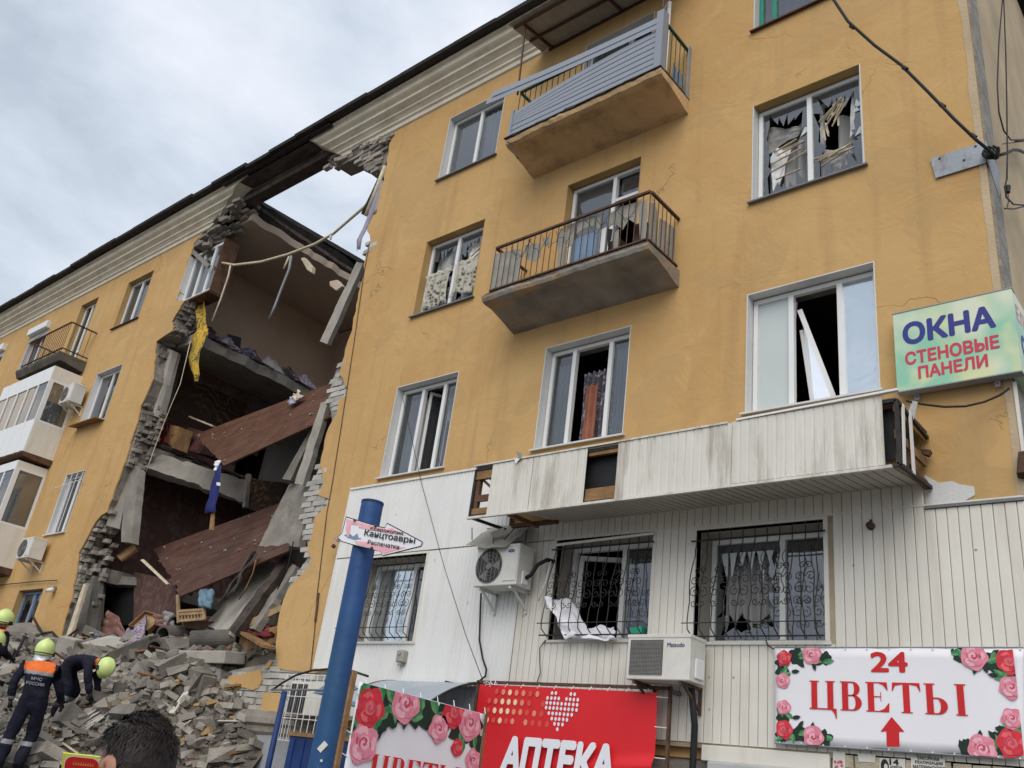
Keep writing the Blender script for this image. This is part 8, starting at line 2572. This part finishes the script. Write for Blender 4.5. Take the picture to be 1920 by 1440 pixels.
for k in range(9):
    x = -w_ * 0.24 + w_ * 0.06 * k
    z = h_ * 0.20
    mb.poly([cc + Rv * x + Uv * z + nv * 0.006, cc + Rv * (x + w_ * 0.045) + Uv * z + nv * 0.006, cc + Rv * (x + w_ * 0.04) + Uv * (z + h_ * (0.10 + 0.03 * (k % 3 == 0))) + nv * 0.006, cc + Rv * (x + 0.006) + Uv * (z + h_ * 0.09) + nv * 0.006])
mb.build("lettering", M['amber_ink'], pb_, fix=False)
wire("clothes_wire", "thin wire strung along the wall above the lowest left window", [at(a, b, -0.06) for a, b in ((-5, 1097), (30, 1094), (70, 1090), (107, 1088))], 0.012, 'dark_iron')
lf = thing("wall_fitting", "small white fitting on the wall beside the lowest left window", "fitting", tuple(at(97, 1106, -0.05)))
MB().obox(at(100, 1104, -0.05), (0.12, 0.10, 0.16), Matrix.Rotation(0.3, 3, 'Y'), 0.15).build("base", M['fibre'], lf, bevel=0.02)
MB().tube([at(98, 1106, -0.12), at(88, 1107, -0.16)], 0.06, 8, r_end=0.04).build("lamp_head", M['frame_white'], lf, smooth=True)

# ------------------------------------------------------------------ people
def skin_body(name, joints, bones, radii, loc, parent, zones, default, sub=2):
    """one continuous body grown round a skeleton, coloured by zone"""
    names = list(joints)
    me = bpy.data.meshes.new(name)
    me.from_pydata([tuple(Vector(joints[n])) for n in names], [(names.index(a), names.index(b)) for a, b in bones], [])
    tmp = bpy.data.objects.new("skeleton", me)
    tmp.modifiers.new("skin", 'SKIN').use_smooth_shade = True
    for i, n in enumerate(names):
        r = radii[n]
        sv = me.skin_vertices[0].data[i]
        sv.radius = r if isinstance(r, tuple) else (r, r)
        sv.use_root = (n == 'pelvis')
    s = tmp.modifiers.new("sub", 'SUBSURF')
    s.levels = sub; s.render_levels = sub
    out_me = evaluated_mesh(tmp)
    out_me.materials.clear()
    mats = [default] + [z[1] for z in zones]
    for m_ in mats:
        out_me.materials.append(m_)
    for p in out_me.polygons:
        p.use_smooth = True
        c = p.center
        p.material_index = 0
        for k, (test, m_) in enumerate(zones):
            if test(c):
                p.material_index = k + 1
    nrms = [v.normal.copy() for v in out_me.vertices]
    for v, vn in zip(out_me.vertices, nrms):       # creases in the cloth
        k = noise.noise(v.co * 9.0) * 0.016 + noise.noise(v.co * 22.0) * 0.006
        v.co = v.co + vn * k
    o = bpy.data.objects.new(name, out_me)
    COL.objects.link(o)
    o.parent = parent
    ORIGIN[o.name] = ORIGIN[parent.name]
    return o

def helmet(parent, c, fwd, up, r=0.145):
    """rescue helmet: domed shell with a ridge, low at the back, and a silver neck flap"""
    c, fwd, up = Vector(c), Vector(fwd).normalized(), Vector(up).normalized()
    fwd = (fwd - up * fwd.dot(up)).normalized()
    side = fwd.cross(up)
    org = ORIGIN[parent.name]
    mb = MB()
    def fn(u, v):
        a = 2 * pi * u
        e = pi / 2 - v * (pi / 2 + 0.50 + 0.12 * cos(a) * -1)
        rr_ = r * (1.0 + 0.05 * (v > 0.93))
        x, y, z = cos(e) * cos(a) * 1.12, cos(e) * sin(a) * 0.94, sin(e) * 1.04
        ridge = 0.10 * math.exp(-(y / 0.22) ** 2) * max(0, sin(e) + 0.1)
        if v > 0.86: x *= 1 + 0.10 * (v - 0.86) / 0.14; y *= 1 + 0.10 * (v - 0.86) / 0.14
        return c + fwd * x * rr_ + side * y * rr_ + up * (z + ridge) * rr_ + org
    h = mb.grid(fn, 36, 18).build("helmet", M['helmet'], parent, smooth=True, solid=0.008, fix=False)
    for s in (-1, 1):
        MB().obox(org + c + side * s * r * 0.97 - up * r * 0.40 + fwd * 0.02, (0.07, 0.03, 0.06), Matrix((fwd, side, up)).transposed()).build("ear_guard", M['black'], h, bevel=0.008)
    MB().tube([org + c + fwd * r * 1.13 * cos(a) + side * r * 0.99 * sin(a) - up * r * 0.42 for a in [pi * 0.35 + 2 * pi * 0.65 * k / 24 for k in range(25)]], 0.009, 5).build("helmet_band", M['black'], h)
    return h
def neck_flap(parent, c, fwd, up, r=0.13):
    c, fwd, up = Vector(c), Vector(fwd).normalized(), Vector(up).normalized()
    side = fwd.cross(up); org = ORIGIN[parent.name]
    def fn(u, v):
        a = pi + (u - 0.5) * 2.3
        return org + c + fwd * cos(a) * r * (0.85 + 0.12 * v) + side * sin(a) * r * (0.9 + 0.12 * v) - up * (0.07 + 0.13 * v) + fwd * 0.012 * noise.noise((u * 6, v * 6, 0))
    return MB().grid(fn, 14, 6).build("neck_flap", M['silver'], parent, smooth=True, solid=0.004, fix=False)
def hand(parent, wrist, d, palm_n, material, curl=0.6, size=1.0, name="hand"):
    """gloved hand: palm, four unequal bent fingers and a thumb"""
    org = ORIGIN[parent.name]
    w, d, nrm = Vector(wrist) + org, Vector(d).normalized(), Vector(palm_n).normalized()
    nrm = (nrm - d * nrm.dot(d)).normalized()
    s = d.cross(nrm)
    mb = MB()
    mb.tube([w - d * 0.02, w + d * 0.03 * size, w + d * 0.085 * size], 0.030 * size, 8, r_end=0.036 * size)
    for k, (off, L_) in enumerate(((-0.030, 0.070), (-0.010, 0.080), (0.011, 0.075), (0.030, 0.058))):
        p = w + d * 0.085 * size + s * off * size
        pts = [p - d * 0.02]
        a = 0.15
        for j in range(3):
            q = p + (d * cos(a) + nrm * sin(a)) * L_ * size / 3 * (1.1 - 0.1 * j)
            pts.append(q); p = q; a += curl
        mb.tube(pts, 0.0105 * size, 6, r_end=0.008 * size)
    p = w + d * 0.02 + s * -0.034 * size
    mb.tube([p, p + (d * 0.6 - s * 0.7).normalized() * 0.035 * size, p + (d * 0.9 - s * 0.5 + nrm * 0.4).normalized() * 0.062 * size, p + (d + nrm * 0.7 - s * 0.25).normalized() * 0.085 * size], 0.012 * size, 6, r_end=0.009 * size)
    return mb.build(name, material, parent, smooth=True)

BONES = [('pelvis', 'spine'), ('spine', 'chest'), ('chest', 'neck'), ('neck', 'head'), ('head', 'crown'),
         ('chest', 'sh_l'), ('sh_l', 'el_l'), ('el_l', 'wr_l'), ('chest', 'sh_r'), ('sh_r', 'el_r'), ('el_r', 'wr_r'),
         ('pelvis', 'hip_l'), ('hip_l', 'kn_l'), ('kn_l', 'an_l'), ('an_l', 'toe_l'), ('pelvis', 'hip_r'), ('hip_r', 'kn_r'), ('kn_r', 'an_r'), ('an_r', 'toe_r')]
RADII = {'pelvis': (0.185, 0.15), 'spine': (0.19, 0.145), 'chest': (0.20, 0.145), 'neck': 0.062, 'head': (0.082, 0.092), 'crown': (0.07, 0.08),
         'sh_l': 0.088, 'sh_r': 0.088, 'el_l': 0.068, 'el_r': 0.068, 'wr_l': 0.052, 'wr_r': 0.052,
         'hip_l': 0.125, 'hip_r': 0.125, 'kn_l': 0.098, 'kn_r': 0.098, 'an_l': 0.088, 'an_r': 0.088, 'toe_l': 0.045, 'toe_r': 0.045}

def facing(yaw_deg):
    return Matrix.Rotation(radians(yaw_deg), 3, 'Z')     # figures are modelled facing +Y

# 1: the rescuer seen from behind
foot = at_t(26, 1450, 13.1)
loc1 = Vector((foot.x + 0.12, foot.y, foot.z))
R1 = facing(62)
def place(joints, R, lift=0.0):
    return {k: R @ Vector(v) + Vector((0, 0, lift)) for k, v in joints.items()}
J1 = {'pelvis': (0.0, 0, 0.93), 'spine': (0.0, 0.0, 1.12), 'chest': (0.0, 0.01, 1.34), 'neck': (0.0, 0.03, 1.50), 'head': (0.01, 0.06, 1.60), 'crown': (0.01, 0.07, 1.70),
      'sh_l': (-0.205, 0.0, 1.40), 'el_l': (-0.30, -0.03, 1.14), 'wr_l': (-0.29, 0.05, 0.90), 'sh_r': (0.205, 0.02, 1.40), 'el_r': (0.31, 0.08, 1.15), 'wr_r': (0.36, 0.26, 0.98),
      'hip_l': (-0.10, 0.0, 0.86), 'kn_l': (-0.20, 0.02, 0.46), 'an_l': (-0.27, -0.06, 0.09), 'toe_l': (-0.30, 0.12, 0.04),
      'hip_r': (0.10, 0.0, 0.86), 'kn_r': (0.07, 0.12, 0.50), 'an_r': (-0.02, 0.0, 0.12), 'toe_r': (0.0, 0.18, 0.07)}
J1 = {k: Vector(v) * 1.05 for k, v in J1.items()}
LEAN1 = R1.inverted() @ Vector((-0.155, -0.146, 0))
J1 = {k: v + LEAN1 * (v.z / 1.78) for k, v in J1.items()}
J1 = place(J1, R1)
p1 = thing("person", "rescuer seen from behind in navy uniform with orange shoulders and lettering", "person", tuple(loc1))
iR1 = R1.inverted()
def loc_of(c, iR): return iR @ c
def loc_1(c):
    q = iR1 @ c
    return (q - LEAN1 * (q.z / 1.78)) / 1.05
def z_yoke(c): q = loc_1(c); return q.z > 1.345 and abs(q.x) < 0.20 and q.z < 1.50
def z_tape(c):
    q = loc_1(c)
    if abs(q.x) < 0.19 and 1.30 < q.z <= 1.345: return True
    if q.z < 0.8 and 0.36 < q.z < 0.42 and q.x < 0.3: return True
    return abs(q.x) > 0.22 and 0.93 < q.z < 0.97
def z_head(c): q = loc_1(c); return q.z > 1.53 and abs(q.x) < 0.15
skin_body("body", J1, BONES, RADII, loc1, p1, [(z_yoke, M['orange_cloth']), (z_tape, M['reflective']), (z_head, M['skin'])], M['navy_cloth'], 4)
hc = J1['head'] * 0.35 + J1['crown'] * 0.65 + Vector((0, 0, 0.0))
f1 = R1 @ Vector((0.1, 1, -0.05))
helmet(p1, hc, f1, (0.0, 0.0, 1))
neck_flap(p1, hc, f1, (0, 0, 1))
hand(p1, J1['wr_l'], (J1['wr_l'] - J1['el_l']), R1 @ Vector((1, 0.2, 0)), M['black'])
hand(p1, J1['wr_r'], (J1['wr_r'] - J1['el_r']), R1 @ Vector((-1, 0, -0.3)), M['black'])
# lettering on the back panel
bb = loc1 + R1 @ (Vector((0.0, -0.180, 1.245)) + LEAN1 * (1.245 / 1.78))
def back_text(body, dx, dz, w, h):
    o_ = bb + R1 @ Vector((dx, 0, dz))
    text_part(body, o_, R1 @ Vector((1, 0, 0)), R1 @ (Vector((0, 0.06, 1)) + LEAN1 / 1.78), w, h, M['reflective'], p1, bold=0.02, depth=0.006)
back_text("МЧС", -0.075, 0.035, 0.15, 0.045)
back_text("РОССИИ", -0.125, -0.035, 0.25, 0.045)

# 2: the rescuer bending over the bricks
R2 = facing(-35)
base2 = at_t(106, 1346, 14.6)
loc2 = Vector((base2.x, base2.y, mound(base2.x, base2.y) - 0.02))
loc2 = Vector((base2.x, base2.y, base2.z))
J2 = {'pelvis': (-0.10, -0.12, 0.78), 'spine': (-0.02, 0.06, 0.92), 'chest': (0.10, 0.28, 0.94), 'neck': (0.18, 0.43, 0.90), 'head': (0.22, 0.50, 0.86), 'crown': (0.26, 0.58, 0.86),
      'sh_l': (-0.06, 0.36, 0.94), 'el_l': (-0.10, 0.42, 0.66), 'wr_l': (-0.05, 0.50, 0.44), 'sh_r': (0.26, 0.26, 0.90), 'el_r': (0.34, 0.34, 0.64), 'wr_r': (0.30, 0.44, 0.42),
      'hip_l': (-0.20, -0.10, 0.74), 'kn_l': (-0.30, 0.12, 0.46), 'an_l': (-0.34, -0.10, 0.12), 'toe_l': (-0.34, 0.10, 0.06),
      'hip_r': (0.0, -0.12, 0.74), 'kn_r': (0.04, 0.06, 0.42), 'an_r': (0.06, -0.06, 0.06), 'toe_r': (0.10, 0.12, 0.02)}
J2 = place(J2, R2)
p2 = thing("person", "rescuer bending forward over the bricks in navy uniform and lime helmet", "person", tuple(loc2))
iR2 = R2.inverted()
def yk2(c): q = loc_of(c, iR2); return q.y > 0.36 and q.z > 0.86 and abs(q.x - 0.15) < 0.13
def tp2(c): q = loc_of(c, iR2); return q.z < 0.36 and 0.27 < q.z < 0.34
def hd2(c): q = loc_of(c, iR2); return q.y > 0.46 and q.z > 0.75 and q.x > 0.1
skin_body("body", J2, BONES, RADII, loc2, p2, [(yk2, M['orange_cloth']), (tp2, M['reflective']), (hd2, M['skin'])], M['navy_cloth'], 3)
hd = (J2['crown'] - J2['neck']).normalized()
helmet(p2, J2['head'] * 0.4 + J2['crown'] * 0.6, R2 @ Vector((0.15, 0.3, -0.95)), hd + Vector((0, 0, 0.35)))
hand(p2, J2['wr_l'], (J2['wr_l'] - J2['el_l']), R2 @ Vector((1, 0, 0)), M['black'])
hand(p2, J2['wr_r'], (J2['wr_r'] - J2['el_r']), R2 @ Vector((-1, 0, 0)), M['black'])

# 3 and 4: two rescuers cut by the left edge
def standing(label, helm_px, t, yaw, lean, group=None):
    top = at_t(*helm_px, t)
    R = facing(yaw)
    loc = top - Vector((0, 0, 1.70)) - R @ Vector((0, 0.07 + lean * 0.5, 0))
    J = {k: Vector(v) for k, v in {'pelvis': (0.0, 0, 0.93), 'spine': (0.0, 0.02, 1.12), 'chest': (0.0, 0.04 + lean * 0.3, 1.34), 'neck': (0.0, 0.05 + lean * 0.4, 1.50), 'head': (0.0, 0.07 + lean * 0.5, 1.60), 'crown': (0.0, 0.07 + lean * 0.55, 1.70),
         'sh_l': (-0.205, lean * 0.3, 1.40), 'el_l': (-0.27, 0.02, 1.13), 'wr_l': (-0.20, 0.22, 1.05), 'sh_r': (0.205, lean * 0.3, 1.40), 'el_r': (0.27, 0.04, 1.13), 'wr_r': (0.22, 0.26, 1.08),
         'hip_l': (-0.10, 0.0, 0.86), 'kn_l': (-0.13, 0.04, 0.48), 'an_l': (-0.15, 0.0, 0.10), 'toe_l': (-0.17, 0.16, 0.05), 'hip_r': (0.10, 0.0, 0.86), 'kn_r': (0.12, 0.06, 0.48), 'an_r': (0.13, 0.0, 0.10), 'toe_r': (0.15, 0.16, 0.05)}.items()}
    J = place(J, R)
    p = thing("person", label, "person", tuple(loc))
    iR = R.inverted()
    yk = lambda c: (lambda q: q.z > 1.345 and abs(q.x) < 0.22 and q.z < 1.50)(iR @ c)
    hd_ = lambda c: (lambda q: q.z > 1.53 and abs(q.x) < 0.15)(iR @ c)
    skin_body("body", J, BONES, RADII, loc, p, [(yk, M['orange_cloth']), (hd_, M['skin'])], M['navy_cloth'], 3)
    c = J['head'] * 0.35 + J['crown'] * 0.65
    helmet(p, c, R @ Vector((0, 1, -0.15)), (0, 0, 1))
    # simple features under the helmet rim
    org = ORIGIN[p.name]
    fw = R @ Vector((0, 1, 0)); sd = R @ Vector((1, 0, 0))
    hc_ = J['head'] + org
    MB().tube([hc_ + fw * 0.085 + Vector((0, 0, 0.02)), hc_ + fw * 0.112 + Vector((0, 0, -0.015))], 0.014, 6, r_end=0.018).build("nose", M['skin'], p, smooth=True)
    for s in (-1, 1):
        MB().tube([hc_ + fw * 0.088 + sd * 0.032 * s + Vector((0, 0, 0.03)), hc_ + fw * 0.094 + sd * 0.032 * s + Vector((0, 0, 0.03))], 0.010, 7).build("eye", M['black'], p)
    MB().tube([hc_ + fw * 0.090 + sd * 0.02 * k + Vector((0, 0, -0.05)) for k in (-1, 0, 1)], 0.006, 5).build("mouth", M['pink_dark'], p)
    hand(p, J['wr_l'], (J['wr_l'] - J['el_l']), R @ Vector((1, 0, 0)), M['black'])
    hand(p, J['wr_r'], (J['wr_r'] - J['el_r']), R @ Vector((-1, 0, 0)), M['black'])
    return p
standing("rescuer at the left edge, the farther and higher lime helmet", (10, 1157), 15.0, 20, 0.0)
standing("rescuer at the left edge, the nearer and lower lime helmet", (-9, 1196), 14.0, 10, 0.05)

# 5: dark haired man close to the camera, only his head in the picture
crown = at_t(283, 1347, 2.25)
RB = facing(96)
locB = Vector((crown.x, crown.y, crown.z - 1.70))
pB = thing("person", "dark haired man close to the camera, seen from behind at the bottom edge", "person", tuple(locB))
JB = {k: Vector(v) for k, v in {'pelvis': (0.0, 0, 0.90), 'spine': (0.0, 0.0, 1.08), 'chest': (0.0, -0.01, 1.28), 'neck': (0.0, -0.01, 1.44),
     'sh_l': (-0.195, 0.0, 1.35), 'el_l': (-0.26, -0.03, 1.08), 'wr_l': (-0.25, 0.08, 0.86), 'sh_r': (0.195, 0.0, 1.35), 'el_r': (0.26, -0.02, 1.08), 'wr_r': (0.25, 0.08, 0.86),
     'hip_l': (-0.10, 0.0, 0.84), 'kn_l': (-0.12, 0.03, 0.46), 'an_l': (-0.13, 0.0, 0.08), 'toe_l': (-0.15, 0.16, 0.04), 'hip_r': (0.10, 0.0, 0.84), 'kn_r': (0.12, 0.03, 0.46), 'an_r': (0.13, 0.0, 0.08), 'toe_r': (0.15, 0.16, 0.04), 'head': (0, 0.0, 1.50), 'crown': (0, 0.01, 1.53)}.items()}
JB = place(JB, RB)
iRB = RB.inverted()
rad = dict(RADII); rad['head'] = 0.058; rad['crown'] = 0.056; rad['neck'] = 0.06
nk = lambda c: (iRB @ c).z > 1.42
skin_body("body", JB, BONES, rad, locB, pB, [(nk, M['skin'])], M['shirt'], 3)
hand(pB, JB['wr_l'], (JB['wr_l'] - JB['el_l']), RB @ Vector((1, 0, 0)), M['skin'], 0.35)
hand(pB, JB['wr_r'], (JB['wr_r'] - JB['el_r']), RB @ Vector((-1, 0, 0)), M['skin'], 0.35)
# head: skull, face, nose and ears in one surface
HC = Vector((0, 0.012, 1.585))
def skull(u, v):
    a = 2 * pi * u
    e = pi / 2 - pi * v
    x, y, z = cos(e) * sin(a), cos(e) * cos(a), sin(e)
    sx, sy, sz = 0.076, 0.098, 0.115
    if z < 0: sx *= 1 - 0.22 * (-z); sy *= 1 - 0.12 * (-z)
    p = Vector((x * sx, y * sy, z * sz))
    if y > 0.6:
        p.y += 0.020 * math.exp(-((x) / 0.16) ** 2) * math.exp(-((z + 0.18) / 0.20) ** 2)        # nose
        p.y -= 0.010 * math.exp(-((abs(x) - 0.38) / 0.16) ** 2) * math.exp(-((z - 0.05) / 0.12) ** 2)   # eye sockets
        p.y += 0.006 * math.exp(-((x) / 0.3) ** 2) * math.exp(-((z + 0.52) / 0.08) ** 2)
    return locB + RB @ (HC + p)
MB().grid(skull, 48, 32).build("head", M['skin'], pB, smooth=True, fix=False)
for s in (-1, 1):
    def ear(u, v, s=s):
        a = 2 * pi * u
        r_ = 0.5 + 0.5 * v
        rim = 0.012 * sin(pi * v) 
        return locB + RB @ (HC + Vector((s * (0.073 + rim + 0.010 * v), -0.008 + 0.020 * r_ * cos(a) * v * 1.6 - 0.010 * v, -0.012 + 0.034 * sin(a) * v)))
    MB().grid(ear, 18, 8).build("ear", M['skin'], pB, smooth=True, solid=0.005, fix=False)
    ey = locB + RB @ (HC + Vector((0.031 * s, 0.086, 0.006)))
    MB().tube([ey, ey + RB @ Vector((0, 0.006, 0))], 0.011, 8).build("eye", M['frame_white'], pB)
    MB().tube([ey + RB @ Vector((0, 0.006, 0)), ey + RB @ Vector((0, 0.0075, 0))], 0.005, 8).build("iris", M['black'], pB)
# hair: a close cap plus thousands of combed strands
def in_hair(d):
    # d: unit direction from head centre in head coordinates
    if d.y > 0.15:
        return d.z > 0.30 + 0.35 * max(0, d.y - 0.15)
    if d.y > -0.25:
        return d.z > (0.12 if abs(d.x) > 0.6 else 0.0)
    return d.z > -0.52
def skull_point(d, off):
    sx, sy, sz = 0.076 + off, 0.098 + off, 0.115 + off
    if d.z < 0:
        sx *= 1 - 0.22 * (-d.z); sy *= 1 - 0.12 * (-d.z)
    return Vector((d.x * sx, d.y * sy, d.z * sz))
mb = MB()
def cap(u, v):
    a = 2 * pi * u
    lim = -0.02
    if cos(a) > 0.15: zmin = 0.36
    elif cos(a) > -0.25: zmin = 0.14
    else: zmin = -0.50
    e0 = math.asin(zmin)
    e = pi / 2 - v * (pi / 2 - e0)
    d = Vector((cos(e) * sin(a), cos(e) * cos(a), sin(e)))
    return locB + RB @ (HC + skull_point(d, 0.006 if v > 0.95 else 0.012))
hair = mb.grid(cap, 64, 24).build("hair", M['hair'], pB, smooth=True, fix=False)
rh = random.Random(9)
mb = MB()
cnt = 0
while cnt < 5200:
    d = Vector((rh.gauss(0, 1), rh.gauss(0, 1), rh.gauss(0, 1))).normalized()
    if not in_hair(d): continue
    cnt += 1
    top = max(0.0, d.z)
    flow = Vector((0.55 * d.x - 0.25, -0.35 if d.z > 0.3 else -0.15, -0.75 + 0.15 * top)) if d.z < 0.75 else Vector((rh.uniform(-0.5, 0.4), -0.75, 0.25))
    flow = flow + Vector((rh.gauss(0, 0.25), rh.gauss(0, 0.25), rh.gauss(0, 0.15)))
    flow = (flow - d * flow.dot(d)).normalized()
    L_ = rh.uniform(0.018, 0.034) * (1.3 if d.z > 0.4 else 0.7)
    p0 = HC + skull_point(d, 0.008)
    s = d.cross(flow).normalized() * 0.0011
    lift = rh.uniform(0.15, 0.5)
    p1_ = p0 + flow * L_ * 0.5 + d * L_ * lift * 0.6
    p2_ = p0 + flow * L_ + d * L_ * lift * 0.5
    T = lambda q: locB + RB @ q
    a, b = mb.vert(T(p0 - s)), mb.vert(T(p0 + s))
    c, e2 = mb.vert(T(p1_ - s * 0.8)), mb.vert(T(p1_ + s * 0.8))
    g_ = mb.vert(T(p2_))
    mb.face(a, b, e2, c); mb.face(c, e2, g_)
mb.build("hair_strands", M['hair'], hair, fix=False)
